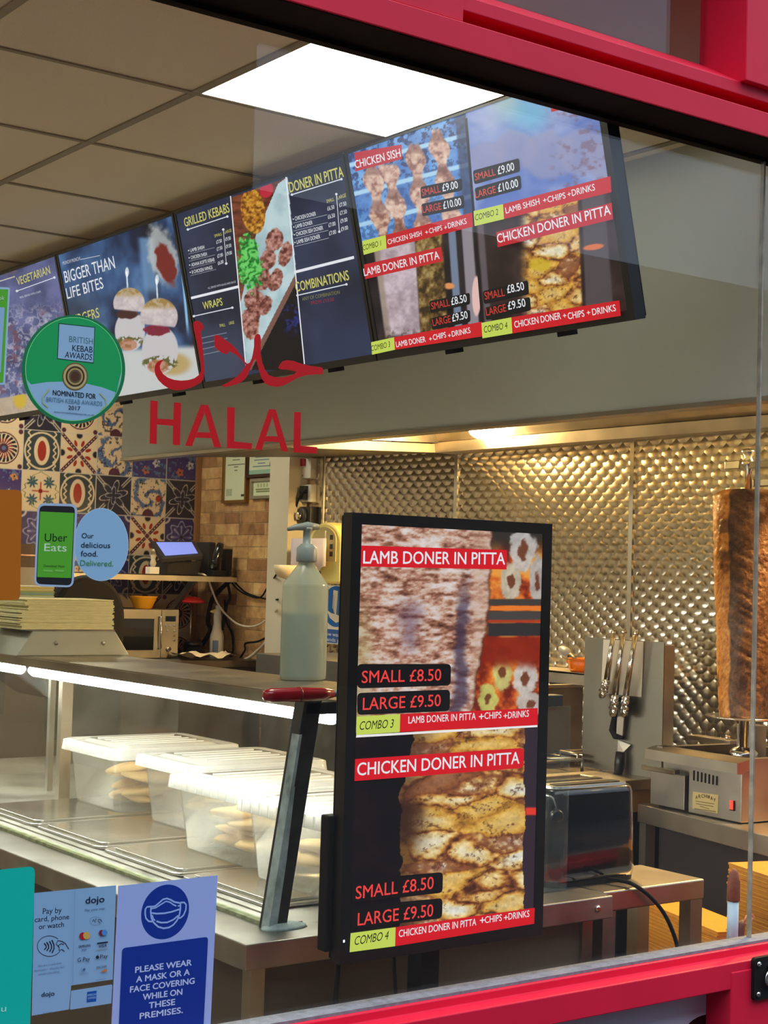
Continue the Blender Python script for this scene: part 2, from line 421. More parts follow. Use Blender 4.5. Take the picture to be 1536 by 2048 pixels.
# raised pocket of the ceiling behind the fanlight
M_BEIGE = mat('beige_boarding', rgb(238, 216, 180), 0.8, noise=0.05, scale=5)
b = MB(); b.box(-2.7, XW+0.1, 0.30, GY, CEIL, 3.5); b.box(-2.7, XW+0.1, 0.03, 0.30, 3.48, 3.5)
for x in (1.3, 2.5, 3.7): b.box(x-0.01, x+0.01, 0.296, 0.30, CEIL, 3.48)
struct(b.build('trim_3', M_BEIGE))
struct(MB().box(-2.7, -2.6, 0.06, YB+0.1, 0, CEIL+0.05).build('wall_left', M_WALL))

# back wall: patterned ceramic tiles painted procedurally tile by tile
TS = 0.222
def tile_paint(X, Y, u, v):
    """u along the wall, v up; every tile gets one of a set of radial / floral designs."""
    iu = np.floor(u/TS); iv = np.floor(v/TS); fu = u/TS-iu-0.5; fv = v/TS-iv-0.5
    kind = np.floor(_h(iu, iv, 31)*7.999).astype(int)
    # a few designs fixed where they are recognisable
    r = np.hypot(fu, fv); th = np.arctan2(fv, fu)
    cream = np.array([236, 208, 172.]); navy = np.array([58, 52, 104.]); plum = np.array([92, 48, 66.]); red = np.array([170, 52, 40.]); blue = np.array([92, 116, 160.]); dark = np.array([44, 40, 52.]); green = np.array([130, 140, 80.])
    out = np.zeros(u.shape+(3,))
    n1 = fbm(u*60, v*60, 3); au = np.abs(fu); av = np.abs(fv)
    for k in range(8):
        c = np.tile(cream, u.shape+(1,))
        if k == 0:      # rosette medallion
            pet = np.abs(np.sin(th*9+r*9)); c = mix(c, plum, sm(0.40, 0.39, r)); c = mix(c, cream, sm(0.37, 0.36, r))
            c = mix(c, dark, sm(0.35, 0.34, r)*sm(0.45, 0.7, pet)); c = mix(c, red, sm(0.25, 0.24, r)*sm(0.75, 0.9, pet)); c = mix(c, plum, sm(0.12, 0.11, r)); c = mix(c, blue, sm(0.06, 0.05, r))
            c = mix(c, plum, sm(0.07, 0.05, np.hypot(au-0.43, av-0.43)))
        elif k == 1:    # tulip cross
            d = np.abs(au-av); c = mix(c, plum, sm(0.07, 0.05, d)*sm(0.06, 0.1, r)); c = mix(c, cream, sm(0.02, 0.01, d)*(np.sin(r*70) > 0.2)*sm(0.1, 0.15, r))
            for a in range(4):
                q = math.pi/4+a*math.pi/2
                for w in (-0.42, 0.42):
                    c = mix(c, red, sm(1.0, 0.85, ell(fu, fv, 0.27*math.cos(q+w), 0.27*math.sin(q+w), 0.09, 0.045, math.degrees(q+w))))
            c = mix(c, plum, sm(0.07, 0.05, r)); c = mix(c, dark, sm(0.10, 0.06, np.hypot(au-0.46, av)) + sm(0.10, 0.06, np.hypot(au, av-0.46)))
        elif k == 2:    # deep blue star flower
            c = np.tile(navy*1.05, u.shape+(1,)); pet = 0.36+0.06*np.cos(th*8); c = mix(c, [150, 150, 190], sm(0.03, 0.015, np.abs(r-pet)))
            c = mix(c, [108, 104, 165], sm(0.32, 0.3, r)*(0.5+0.5*np.cos(th*8))); c = mix(c, [210, 200, 210], sm(0.32, 0.3, r)*sm(0.93, 0.99, np.cos(th*8))*sm(0.05, 0.09, r)); c = mix(c, dark, sm(0.05, 0.04, r))
            c = mix(c, [205, 190, 185], sm(0.035, 0.02, np.abs(np.hypot(au-0.5, av-0.5)-0.14)))
        elif k == 3:    # swirling leaves, blue on cream
            w1 = fbm(u*26+fu*3, v*26, 11); s_ = np.sin(th*2+r*16+w1*4); c = mix(c, blue, sm(0.55, 0.75, s_)); c = mix(c, plum, sm(0.1, 0.02, np.abs(s_-0.5))*0.8)
            c = mix(c, red, sm(0.10, 0.08, np.hypot(fu-0.3, fv+0.02))); c = mix(c, dark, sm(0.62, 0.68, n1)*0.7)
            c = mix(c, plum, sm(0.17, 0.15, np.hypot(fu, fv+0.46)))
        elif k == 4:    # green cross on cream
            for sx in (-1, 1):
                for sy in (-1, 1):
                    q = np.hypot(fu-sx*0.22, fv-sy*0.22); c = mix(c, [60, 92, 110], sm(0.13, 0.10, q+0.04*np.cos(4*np.arctan2(fv-sy*0.22, fu-sx*0.22)*2)))
            c = mix(c, red, sm(0.06, 0.04, np.maximum(au, av))+0.8*sm(0.025, 0.015, np.minimum(au, av))*sm(0.25, 0.2, r)); c = mix(c, green, sm(0.02, 0.01, np.abs(au+av*0.9-0.5+0.05*np.sin(av*30))))
        elif k == 5:    # dark lace
            c = np.tile(dark*1.15, u.shape+(1,)); l1 = np.abs(np.sin(th*6)*0.12+0.28-r); c = mix(c, [196, 184, 170], sm(0.025, 0.012, l1)); l2 = np.abs(np.cos(th*4)*0.08+0.15-r); c = mix(c, [150, 150, 180], sm(0.022, 0.01, l2))
            c = mix(c, [196, 184, 170], sm(0.03, 0.015, np.abs(np.abs(au-av)-0.04))*sm(0.3, 0.36, r))
        elif k == 6:    # purple garden with pale flowers
            c = np.tile(np.array([74, 58, 120.]), u.shape+(1,))
            for q, (a, b_) in enumerate(((-0.25, 0.2), (0.2, -0.1), (-0.1, -0.3), (0.3, 0.33))):
                rr = np.hypot(fu-a, fv-b_); tt = np.arctan2(fv-b_, fu-a); c = mix(c, [[226, 190, 120], [214, 206, 210], [206, 110, 80], [226, 150, 80]][q], sm(0.11, 0.09, rr+0.02*np.cos(tt*5)))
                c = mix(c, dark, sm(0.03, 0.02, rr))
            c = mix(c, [96, 120, 160], sm(0.60, 0.66, n1))
        else:           # red medallion on dark green
            c = np.tile(np.array([62, 70, 74.]), u.shape+(1,)); z_ = np.abs(np.sin(fv*40)*0.03+au-0.34); c = mix(c, cream, sm(0.03, 0.015, z_)); c = mix(c, cream, sm(1.1, 1.0, ell(fu, fv, 0, 0, 0.20, 0.34))); c = mix(c, red, sm(1.1, 1.0, ell(fu, fv, 0, 0, 0.11, 0.24)))
            c = mix(c, cream, sm(0.03, 0.015, np.abs(r-0.45)))
        out = np.where((kind == k)[..., None], c, out)
    edge = np.maximum(au, av); out = mix(out, [216, 204, 188], sm(0.485, 0.495, edge))
    return out*0.88
TP = Plane((XW, YB-0.006, 0.9), (1, 0, 0), (0, 0, 1))
a = Art(TP); a.grid(-6*TS, 0.0, 0.0, 9*TS, 460, 560, tile_paint)
M_TILE = attr_mat('patterned_tiles', 0, 0.22, coat=0.3)
struct(MB().box(-2.7, XW+0.1, YB, YB+0.1, 0, CEIL).build('wall_back', M_WALL))
o = a.build('trim_4', M_TILE); struct(o, 'patterned ceramic tiles on the back wall')
struct(MB().box(XW-0.03, XW-0.002, YB-0.03, YB-0.002, 0.9, CEIL).build('trim_5', mat('wood_edge', rgb(150, 104, 62), 0.5)))

# right wall: split-stone cladding at the back, embossed stainless sheets behind the cooking line
def stone_mat():
    M = mat('split_stone', rgb(190, 150, 105), 0.8); n = M.node_tree.nodes; l = M.node_tree.links; b_ = n['Principled BSDF']
    t = n.new('ShaderNodeTexCoord'); mp = n.new('ShaderNodeMapping'); l.new(t.outputs['Object'], mp.inputs[0])
    mp.inputs['Rotation'].default_value = (0, math.radians(90), math.radians(90))
    sp_ = n.new('ShaderNodeSeparateXYZ'); l.new(t.outputs['Object'], sp_.inputs[0]); cb = n.new('ShaderNodeCombineXYZ')
    l.new(sp_.outputs['Y'], cb.inputs['X']); l.new(sp_.outputs['Z'], cb.inputs['Y'])
    br = n.new('ShaderNodeTexBrick'); l.new(cb.outputs[0], br.inputs['Vector'])
    br.inputs['Color1'].default_value = (*rgb(214, 170, 112), 1); br.inputs['Color2'].default_value = (*rgb(150, 106, 66), 1); br.inputs['Mortar'].default_value = (*rgb(196, 160, 112), 1)
    br.inputs['Scale'].default_value = 1.0; br.inputs['Brick Width'].default_value = 0.27; br.inputs['Row Height'].default_value = 0.066; br.inputs['Mortar Size'].default_value = 0.003
    br.offset = 0.37; br.squash = 0.62; br.squash_frequency = 3; br.inputs['Mortar Smooth'].default_value = 0.6
    nz = n.new('ShaderNodeTexNoise'); nz.inputs['Scale'].default_value = 16; nz.inputs['Detail'].default_value = 8; l.new(t.outputs['Object'], nz.inputs['Vector'])
    mx = n.new('ShaderNodeMixRGB'); mx.blend_type = 'OVERLAY'; mx.inputs[0].default_value = 0.85; l.new(br.outputs['Color'], mx.inputs[1]); l.new(nz.outputs['Fac'], mx.inputs[2]); l.new(mx.outputs[0], b_.inputs['Base Color'])
    ad = n.new('ShaderNodeMath'); ad.operation = 'SUBTRACT'; l.new(nz.outputs['Fac'], ad.inputs[0]); l.new(br.outputs['Fac'], ad.inputs[1])
    bp = n.new('ShaderNodeBump'); bp.inputs['Strength'].default_value = 0.9; bp.inputs['Distance'].default_value = 0.02; l.new(ad.outputs[0], bp.inputs['Height']); l.new(bp.outputs[0], b_.inputs['Normal'])
    return M
M_STONE = stone_mat()
struct(MB().box(XW, XW+0.1, 0.0, YB+0.1, 0, CEIL).build('wall_right', M_STONE))
def embossed_mat():
    """Stainless sheet pressed with overlapping round scales."""
    M = bpy.data.materials.new('embossed_steel'); M.use_nodes = True; n = M.node_tree.nodes; l = M.node_tree.links; b_ = n['Principled BSDF']
    b_.inputs['Metallic'].default_value = 1.0; b_.inputs['Roughness'].default_value = 0.27; b_.inputs['Base Color'].default_value = (0.62, 0.56, 0.45, 1)
    t = n.new('ShaderNodeTexCoord'); s_ = n.new('ShaderNodeSeparateXYZ'); l.new(t.outputs['Object'], s_.inputs[0])
    def mth(op, a_, b2=None, c2=None):
        q = n.new('ShaderNodeMath'); q.operation = op
        for i_, x_ in enumerate((a_, b2, c2)):
            if x_ is None: continue
            if isinstance(x_, (int, float)): q.inputs[i_].default_value = x_
            else: l.new(x_, q.inputs[i_])
        return q.outputs[0]
    PY, PZ = 0.074, 0.062
    def dome(oy, oz):
        fy = mth('SUBTRACT', mth('FRACT', mth('ADD', mth('DIVIDE', s_.outputs['Y'], PY), oy)), 0.5)
        fz = mth('SUBTRACT', mth('FRACT', mth('ADD', mth('DIVIDE', s_.outputs['Z'], PZ), oz)), 0.5)
        r2 = mth('ADD', mth('MULTIPLY', fy, fy), mth('MULTIPLY', fz, fz))
        # each scale is a shallow dish leaning outwards at its foot, standing over the row beneath
        d = mth('SUBTRACT', mth('MULTIPLY', fz, -0.55), mth('MULTIPLY', r2, 1.3))
        return d
    h = mth('MAXIMUM', dome(0.0, 0.0), dome(0.5, 0.5))
    bp = n.new('ShaderNodeBump'); bp.inputs['Strength'].default_value = 1.0; bp.inputs['Distance'].default_value = 0.016
    l.new(h, bp.inputs['Height']); l.new(bp.outputs[0], b_.inputs['Normal'])
    nz = n.new('ShaderNodeTexNoise'); nz.inputs['Scale'].default_value = 5; l.new(t.outputs['Object'], nz.inputs['Vector'])
    mr = n.new('ShaderNodeMapRange'); l.new(nz.outputs['Fac'], mr.inputs[0]); mr.inputs['To Min'].default_value = 0.16; mr.inputs['To Max'].default_value = 0.28; l.new(mr.outputs[0], b_.inputs['Roughness'])
    return M
M_EMB = embossed_mat()
seams = [0.0, on(1266, 1000, 0, XW)[1], on(914, 1000, 0, XW)[1], on(645, 1000, 0, XW)[1], on(621, 1000, 0, XW)[1]]
for k in range(4):
    struct(MB().box(XW-0.006, XW, seams[k]+0.002, seams[k+1]-0.002, 0.0, 2.32).build('trim_%d' % (6+k), M_EMB), 'embossed stainless wall sheet')
b = MB()
for y in seams[1:4]: b.box(XW-0.012, XW-0.004, y-0.011, y+0.011, 0.0, 2.32)
struct(b.build('trim_10', M_CHROME))
# white boxed-in pipe between stone and steel
struct(MB().box(XW-0.12, XW, 4.44, 4.63, 1.02, 2.33).build('trim_11', M_WALL))

# bulkhead over the cooking line, with the skewed soffit at its far end
b = MB(); b.box(XB, XB+0.04, 0.03, 3.75, BULK_Z, CEIL); b.box(XB+0.04, XW, 3.71, 3.75, 2.33, CEIL); b.box(XB+0.04, XW, 0.02, 0.036, BULK_Z, CEIL)
struct(b.build('wall_bulkhead', M_PAINT))
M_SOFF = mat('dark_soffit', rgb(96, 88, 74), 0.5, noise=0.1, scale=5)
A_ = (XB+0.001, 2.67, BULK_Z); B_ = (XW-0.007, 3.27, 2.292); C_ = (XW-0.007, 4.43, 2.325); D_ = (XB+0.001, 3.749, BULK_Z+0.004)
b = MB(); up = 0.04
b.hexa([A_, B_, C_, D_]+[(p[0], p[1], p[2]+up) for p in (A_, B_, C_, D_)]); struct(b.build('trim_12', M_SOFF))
b = MB()        # steel edge strips round the hood mouth
b.box(XB-0.006, XB+0.05, 0.03, 3.75, BULK_Z-0.012, BULK_Z+0.001)
struct(b.build('trim_13', M_STEEL_W))

# extraction hood: sloped filter panel and gutter along the wall
t = thing('extraction_hood', 'long stainless extraction hood above the cooking line, lit by two warm lamps', 'extractor hood', (0, 0, 0))
zr = 2.285
MB().prism([(XW-0.008, zr), (XW-0.10, zr), (XW-0.11, zr+0.045), (XW-0.10, zr+0.045), (XW-0.09, zr+0.012), (XW-0.008, zr+0.012)], 1, 0.04, 3.24).build('gutter', M_STEEL_W, t)
MB().prism([(XW-0.10, zr+0.05), (XW-0.008, zr+0.02), (XW-0.008, zr+0.034), (XW-0.5, 2.80), (XW-0.52, 2.79)], 1, 0.04, 3.24).build('filter_panel', M_STEEL_W, t)
MB().hexa([(A_[0]+0.04, A_[1], A_[2]+0.045), (B_[0], B_[1]-0.02, B_[2]+0.045), (B_[0], B_[1], B_[2]+0.045), (A_[0]+0.04, A_[1]+0.02, A_[2]+0.045),
           (A_[0]+0.04, A_[1], CEIL-0.02), (B_[0], B_[1]-0.02, CEIL-0.02), (B_[0], B_[1], CEIL-0.02), (A_[0]+0.04, A_[1]+0.02, CEIL-0.02)]).build('end_panel', M_STEEL_W, t)
MB().box(XB+0.042, XW-0.5, 0.04, 2.6, 2.79, 2.80).build('top_panel', M_STEEL_W, t)
for yl, lab in ((on(975, 866, 0, 4.46)[1], 'far'), (0.62, 'near')):
    g = MB(); g.lathe([(0.075, 0.0), (0.075, -0.012), (0.068, -0.03), (0.045, -0.045), (0.004, -0.052)], (4.45, yl, 2.372), 24)
    lp = g.build('lamp', M_BULB, t)
    MB().lathe([(0.09, 0.0), (0.09, -0.012), (0.077, -0.014), (0.077, 0.0)], (4.45, yl, 2.378), 28).build('lamp_ring', M_CHROME, lp)

# ------------------------------------------------------------------ shopfront
XL, XR = -0.6, 4.4
zt = on(900, 143, 1, 0)[2]; yf = on(900, 93, 2, zt)[1]
zb0 = on(1060, 1954, 1, 0)[2]
ya = on(1060, 1968, 2, zb0)[1]; zb1 = on(1060, 1986, 1, ya)[2]; yb = on(1060, 2000, 2, zb1)[1]; zb2 = on(1113, 2048, 1, yb)[2]
z_r = on(900, 35, 1, yf)[2]; z_g = z_r+0.034; z_bt = on(983, 0, 1, yf+0.02)[2]
xs = on(1507, 1375, 1, 0)[0]
# top rail, bead and fanlight frame
b = MB(); b.prism([(yf, zt), (0.02, zt), (0.02, z_r+0.05), (yf+0.05, z_r+0.05), (yf+0.05, z_r), (yf, z_r)], 0, XL, XR)
b.prism([(yf+0.055, z_g-0.006), (yf+0.012, z_g-0.006), (yf+0.012, z_bt-0.012), (0.0, z_bt+0.05), (0.02, z_bt+0.05), (0.02, z_g-0.006)], 0, XL, XR)
struct(b.build('window_1', M_RED, bevel=0.002), 'red painted shopfront window frame')
b = MB(); b.box(XL, XR, -0.006, 0.018, zt-0.012, zt-0.0005); b.box(XL, XR, yf+0.004, -0.006, zt-0.0022, zt-0.0004); struct(b.build('trim_14', M_GASKET_SHADE))  # black sheet under the rail paints its shaded underside, beside the glass gasket
# dark groove behind bead
# left and right members of the fanlight
xm = on(1490, 80, 1, yf)[0]
b = MB(); b.box(xm, xm+0.16, yf-0.005, 0.02, z_bt-0.012, 3.5); b.box(1.87-0.3, 1.87+0.045, yf+0.005, 0.02, z_r+0.001, 3.5); struct(b.build('trim_15', M_RED, bevel=0.002))
struct(MB().box(XL, XR, yf-0.01, 0.02, 3.3, 3.6).build('trim_16', M_RED))
struct(MB().box(1.92, XR, -0.003, 0.003, z_bt+0.05, 3.3).build('window_2', M_GLASS), 'fanlight glass above the red rail')
# bottom rail with its two ledges
b = MB(); b.prism([(0.02, zb0), (ya, zb0), (ya, zb1), (yb, zb1), (yb, zb2), (0.02, zb2)], 0, XL, XR)
xq = on(1461, 2000, 1, yb)[0]
b.box(xq, XR, yb-0.002, 0.03, -0.03, zb1-0.02)
b.box(XL, XR, -0.01, 0.05, 0.0, 0.06)
struct(b.build('window_3', M_RED, bevel=0.0025), 'red painted window sill rail with two ledges')
struct(MB().box(XL, XR, ya+0.01, 0.016, zb0, zb0+0.006).build('trim_17', M_SEAL))
# lower panel, with the top of a black sign letter
pl = Plane((0, -0.012, 0), (1, 0, 0), (0, 0, 1))
a = Art(pl); c0 = [xq, zb2]
a.poly_uv([(XL, 0.06), (xq, 0.06), (xq, zb2), (XL, zb2)], (206, 206, 226), h=0.0)
a.ellipse(1424, 2090, 62, 62, (16, 14, 18)); 
o = a.build('wall_front', M_PRINT); struct(o, 'lilac white panel under the red sill')
struct(MB().box(XL, XR, -0.010, 0.03, 0.03, zb2).build('trim_18', M_WALL))
# panes and the silicone joint between them
struct(MB().box(XL, xs-0.002, -0.004, 0.004, zb0+0.0005, zt-0.0005).build('window_4', M_GLASS), 'large left shop window pane')
struct(MB().box(xs+0.002, XR, -0.004, 0.004, zb0+0.0005, zt-0.0005).build('window_5', M_GLASS), 'right shop window pane')
b = MB(); p0 = on(1527, 860, 1, 0); 
b.box(xs-0.0025, xs+0.0025, -0.0055, 0.0055, zb0+0.001, zt-0.001); struct(b.build('trim_19', mat('silicone_joint', rgb(150, 144, 130), 0.4, noise=0.3, scale=30)))
# shop walls either side
b = MB(); b.box(XL-2.2, XL, -0.1, 0.06, -0.03, 3.6); struct(b.build('wall_front_left', M_RED))
b = MB(); b.box(XR, XR+0.4, -0.1, 0.02, -0.03, 3.6); struct(b.build('wall_front_right', M_RED))

# latch on the sill rail corner and ring hook under the top rail
t = thing('lock', 'black lock plate with silver ring on the red sill corner', 'lock', on(1520, 1955, 1, yb-0.004))
lw = 0.06
MB().rounded(-0.028, 0.06, -0.048, 0.048, 0.008, 1, -0.008, 0.0035).build('plate', M_BLACKM, t)
for dz in (0.034, -0.034): MB().tube([(-0.016, -0.012, dz), (-0.016, -0.007, dz)], 0.006, 12).build('screw', M_CHROME, t)
MB().tube([(0.018+0.016*math.cos(k*math.pi/10), -0.016, 0.016*math.sin(k*math.pi/10)) for k in range(21)], 0.004, 8, cap=False).build('ring', M_CHROME, t)
MB().tube([(0.018, -0.016, 0.018), (0.018, -0.016, 0.024), (0.018, -0.006, 0.026)], 0.005, 8).build('ring_post', M_CHROME, t)
pr = on(1527, 322, 1, 0.008)
o = MB().tube([(0.009*math.sin(k*math.pi/8), 0, 0.009*math.cos(k*math.pi/8)) for k in range(17)]+[(0, 0, 0.028)], 0.0022, 8).build('ring_hook', M_BLACKM, loc=pr)
tag(o, 'small black ring hook hanging under the red top rail', 'hook')

# the other side of the street: a dark block whose end shows in the pane's reflection
d_ = ray(509, 250); p_ = on(509, 250, 1, 0); tt = 14.0/d_[1]; xe = p_[0]+d_[0]*tt
M_BRICK = mat('street_brick', rgb(44, 38, 36), 0.9, noise=0.25, scale=2)
struct(MB().box(-30, xe, -20, -14, -0.05, 13).build('wall_street', M_BRICK))
hz_ = 1.7+20.5*math.tan(math.asin(float(ray(900, 440)[2]/np.linalg.norm(ray(900, 440)))))*1.25
struct(MB().box(xe+0.5, 60, -24, -18, -0.05, hz_).build('wall_street_far', M_BRICK))

# ------------------------------------------------------------------ pictures shown on the screens (painted in numpy)
WHITE = (240, 240, 248); RED_B = (222, 18, 34); LIME = (205, 222, 92); INK = (12, 12, 16); PRICE = (250, 70, 66)
def meat_lamb(X, Y, seed, sx=30.0, sy=9.0):
    n1 = fbm(X/sx, Y/sy, seed); n2 = fbm(X/9, Y/5, seed+3); t = 0.62*n1+0.38*n2
    return ramp(t, [(0.22, (70, 38, 34)), (0.36, (132, 82, 62)), (0.46, (186, 132, 112)), (0.54, (214, 180, 160)), (0.64, (224, 206, 204)), (0.8, (238, 226, 220))])
def meat_chicken(X, Y, seed, cw=60.0, ch=36.0):
    wx = X+34*(fbm(X/44, Y/30, seed)-0.5); wy = Y+34*(fbm(X/70, Y/40, seed+2)-0.5)+0.10*(X-900)
    d1, d2, idv = cells(wx/(cw*1.35), wy/(ch*1.1), seed+7); n = fbm(X/12, Y/8, seed+5); n2 = fbm(X/26, Y/14, seed+11); n3 = fbm(X/4, Y/4, seed+13)
    e = (d2-d1)+0.34*(n-0.5)+0.30*(n2-0.5)
    c = ramp(e, [(-0.05, (78, 40, 26)), (0.06, (140, 78, 40)), (0.15, (196, 134, 62)), (0.28, (226, 186, 112)), (0.5, (236, 216, 172)), (0.8, (226, 220, 206))])
    c = mix(c, (218, 162, 58), sm(0.55, 0.8, idv+0.3*(n2-0.5))*0.65); c = mix(c, (140, 80, 50), sm(0.26, 0.10, idv+0.3*(n-0.5))*0.85)
    c = mix(c, (86, 44, 34), sm(0.56, 0.66, fbm(X/18, Y/10, seed+19))*sm(0.45, 0.6, n3)*0.7)
    return c*(0.78+0.25*n+0.22*n3)[..., None]
def pic_portrait(X, Y, u, v):
    top = np.zeros(X.shape+(3,))
    # upper half: sliced lamb doner beside a fire with onion rings
    lamb = meat_lamb(X, Y, 5); lamb = mix(lamb, (176, 158, 104), sm(760, 725, X)*sm(1150, 1300, Y)*0.55)
    lamb = mix(lamb, (96, 66, 92), sm(40, 0, np.abs(X-820+30*(fbm(X/30, Y/30, 2)-0.5)))*sm(1180, 1230, Y)*sm(1320, 1280, Y)*0.55)
    lamb = mix(lamb, (66, 52, 78), sm(20, 5, np.abs(X-(930-0.05*(Y-1140))+22*(fbm(Y/20, X/30, 9)-0.5)))*sm(1120, 1240, Y)*0.75)
    lamb = mix(lamb, (206, 164, 142), sm(938, 950, X)*0.45)
    edge = 985-0.05*(Y-1060)-22*sm(1200, 1420, Y)+10*(fbm(Y/16, X*0, 4)-0.5)
    fire = ramp(fbm(X/26, Y/26, 21), [(0.3, (120, 34, 18)), (0.5, (214, 96, 34)), (0.7, (244, 160, 66))])
    fire = mix(fire, (52, 46, 40), sm(1130, 1070, Y)*sm(0.35, 0.6, fbm(X/20, Y/20, 25)+0.25))
    for cx, cy, rx, ry, col in ((1046, 1100, 27, 46, (206, 198, 196)), (1022, 1162, 20, 40, (206, 196, 176)), (1075, 1160, 16, 50, (190, 184, 184)), (1004, 1346, 20, 34, (214, 206, 128)), (1050, 1356, 24, 42, (214, 208, 204)), (976, 1398, 20, 30, (206, 202, 110)), (1062, 1408, 30, 26, (200, 190, 186))):
        q = ell(X, Y, cx, cy, rx, ry)+0.55*(fbm(X/14, Y/14, int(cx))-0.5)+0.2*(fbm(X/5, Y/5, int(cy))-0.5); fire = mix(fire, np.array(col)[None, None, :]*(0.82+0.3*fbm(X/9, Y/12, int(cx)+1))[..., None], sm(1.1, 0.85, q)*0.92); fire = mix(fire, (110, 54, 30), sm(0.40, 0.24, q)*0.9)
    for y0, y1, col in ((1198, 1211, (70, 62, 58)), (1212, 1221, (244, 128, 44)), (1222, 1240, (74, 68, 66)), (1240, 1245, (180, 60, 30)), (1246, 1272, (52, 48, 50))):
        fire = mix(fire, np.array(col)*1.0, sm(y0-1, y0+1, Y)*sm(y1+1, y1-1, Y)*sm(970, 980, X))
    fire = mix(fire, (140, 34, 14), sm(1272, 1276, Y)*sm(1345, 1318, Y+10*(fbm(X/15, Y/15, 3)-0.5))*0.9)
    top = mix(lamb, fire, 0); top = np.where((X > edge)[..., None], fire, lamb); top = mix(top, (96, 60, 46), sm(5, 0, np.abs(X-edge))*0.6)
    # lower half: stacked chicken doner against darkness
    ch = meat_chicken(X, Y, 12, 76, 33); bgc = ramp(fbm(X/60, Y/60, 33), [(0.3, (10, 6, 9)), (0.7, (26, 12, 16))])
    lf = 802+26*(fbm(Y/40, X*0, 6)-0.5)+22*sm(1560, 1480, Y); rt = 1048+10*(fbm(Y/22, X*0, 8)-0.5)
    ch = mix(ch, (40, 18, 18), sm(lf+74, lf+6, X+18*(fbm(X/14, Y/14, 8)-0.5))*sm(1590, 1615, Y)*sm(1720, 1650, Y)*0.9)
    ch = mix(ch, (70, 42, 26), sm(lf+60, lf, X)*0.65)
    rb = mix(np.tile(np.array((52, 38, 50.)), X.shape+(1,)), (236, 60, 44), sm(1613, 1617, Y)*sm(1632, 1628, Y)*sm(1045, 1055, X))
    low = mix(bgc, (250, 250, 250), 0*X); low = np.where(((X > lf) & (X < rt))[..., None], ch, np.where((X >= rt)[..., None], rb, low))
    sp_ = 1466-0.045*(X-700)
    return np.where((Y < sp_)[..., None], top, low)
def pic_combo(X, Y, u, v):
    midx = 932+ (Y-240)*0.078; topq = Y < (500-0.237*(X-725))
    # chicken skewers on a grill
    bl = ramp(fbm(X/40, Y/40, 2), [(0.3, (70, 116, 190)), (0.7, (120, 176, 236))]); coal = sm(0.5, 0.62, fbm(X/7, Y/7, 8))
    bl = mix(bl, (44, 48, 92), coal*sm(400, 330, Y+0.2*(X-720))*0.9); bl = mix(bl, (36, 60, 120), coal*0.45)
    for k, y0 in enumerate((285, 345, 410, 470)): bl = mix(bl, (176, 216, 246), sm(6, 3, np.abs(Y-(y0+40-0.26*(X-720)))))
    bl = mix(bl, (40, 50, 84), sm(908, 914, X-(Y-240)*0.08)*0.7)
    for k, (xa, ya, xb_, yb_) in enumerate(((742, 330, 768, 480), (776, 330, 805, 480), (828, 290, 850, 480), (872, 260, 905, 440))):
        t = np.clip((Y-ya)/(yb_-ya), 0, 1); dx = X-(xa+(xb_-xa)*t); w = 15+6*np.sin(Y/11+k*2)+4*(fbm(X/8, Y/8, k)-0.5)
        n = fbm(X/9, Y/9, 40+k); col = ramp(n, [(0.3, (150, 100, 92)), (0.5, (214, 170, 150)), (0.75, (236, 206, 186))])
        msk = sm(w+1.5, w-1.5, np.abs(dx))*sm(ya-6, ya+4, Y); bl = bl+(col-bl)*msk[..., None]; bl = mix(bl, (110, 60, 50), msk*sm(0.4, 0.9, np.sin(Y/11+k*2+2))*0.5)
    # lamb shish, with the sky's bluish reflection painted over it as haze
    hz = ramp(fbm(X/70, Y/50, 14), [(0.3, (96, 122, 196)), (0.55, (134, 150, 206)), (0.8, (160, 170, 214))])
    for cx, cy, r_ in ((975, 315, 36), (1030, 300, 45), (1095, 310, 55), (1165, 305, 52), (1205, 320, 40)):
        hz = mix(hz, (150, 148, 186), sm(1.1, 0.85, ell(X, Y, cx, cy, r_, r_*0.9)+0.3*(fbm(X/20, Y/20, cx)-0.5))*0.75)
    hz = mix(hz, (118, 84, 104), sm(0.52, 0.7, fbm(X/16, Y/12, 77))*sm(0, 60, X-1080)*0.6)
    hz = mix(hz, (110, 196, 224), sm(1.25, 0.25, ell(X, Y, 1058, 226, 48, 44))*0.7); hz = mix(hz, (170, 214, 190), sm(50, 0, np.abs(X-1010))*sm(270, 200, Y)*0.5)
    # lamb doner column
    q3 = ramp(fbm(X/30, Y/30, 51), [(0.3, (18, 14, 18)), (0.7, (44, 34, 38))])
    for xa, xb_, c in ((903, 918, (120, 132, 158)), (930, 952, (150, 140, 150)), (920, 928, (40, 30, 34))): q3 = mix(q3, c, sm(xa-2, xa+2, X-(Y-560)*0.07)*sm(xb_+2, xb_-2, X-(Y-560)*0.07))
    q3 = mix(q3, (236, 150, 90), sm(1.1, 0.7, ell(X, Y, 898, 572, 12, 7))); q3 = mix(q3, (240, 196, 190), sm(1.1, 0.9, ell(X, Y, 953, 592, 9, 40)))
    lil = ramp(fbm(X/16, Y/16, 52), [(0.3, (170, 148, 158)), (0.7, (216, 196, 206))]); brn = ramp(fbm(X/8, Y/10, 53), [(0.3, (56, 40, 20)), (0.5, (116, 86, 40)), (0.75, (176, 150, 96))])
    sh = (Y-560)*0.06; k = sm(744, 750, X-(Y-490)*0.13)*sm(838, 832, X-sh); q3 = q3+(lil-q3)*(k*sm(678, 664, Y))[..., None]
    q3 = mix(q3, (150, 130, 110), sm(744, 750, X-(Y-490)*0.13)*sm(762, 754, X-(Y-490)*0.13)*0.7)
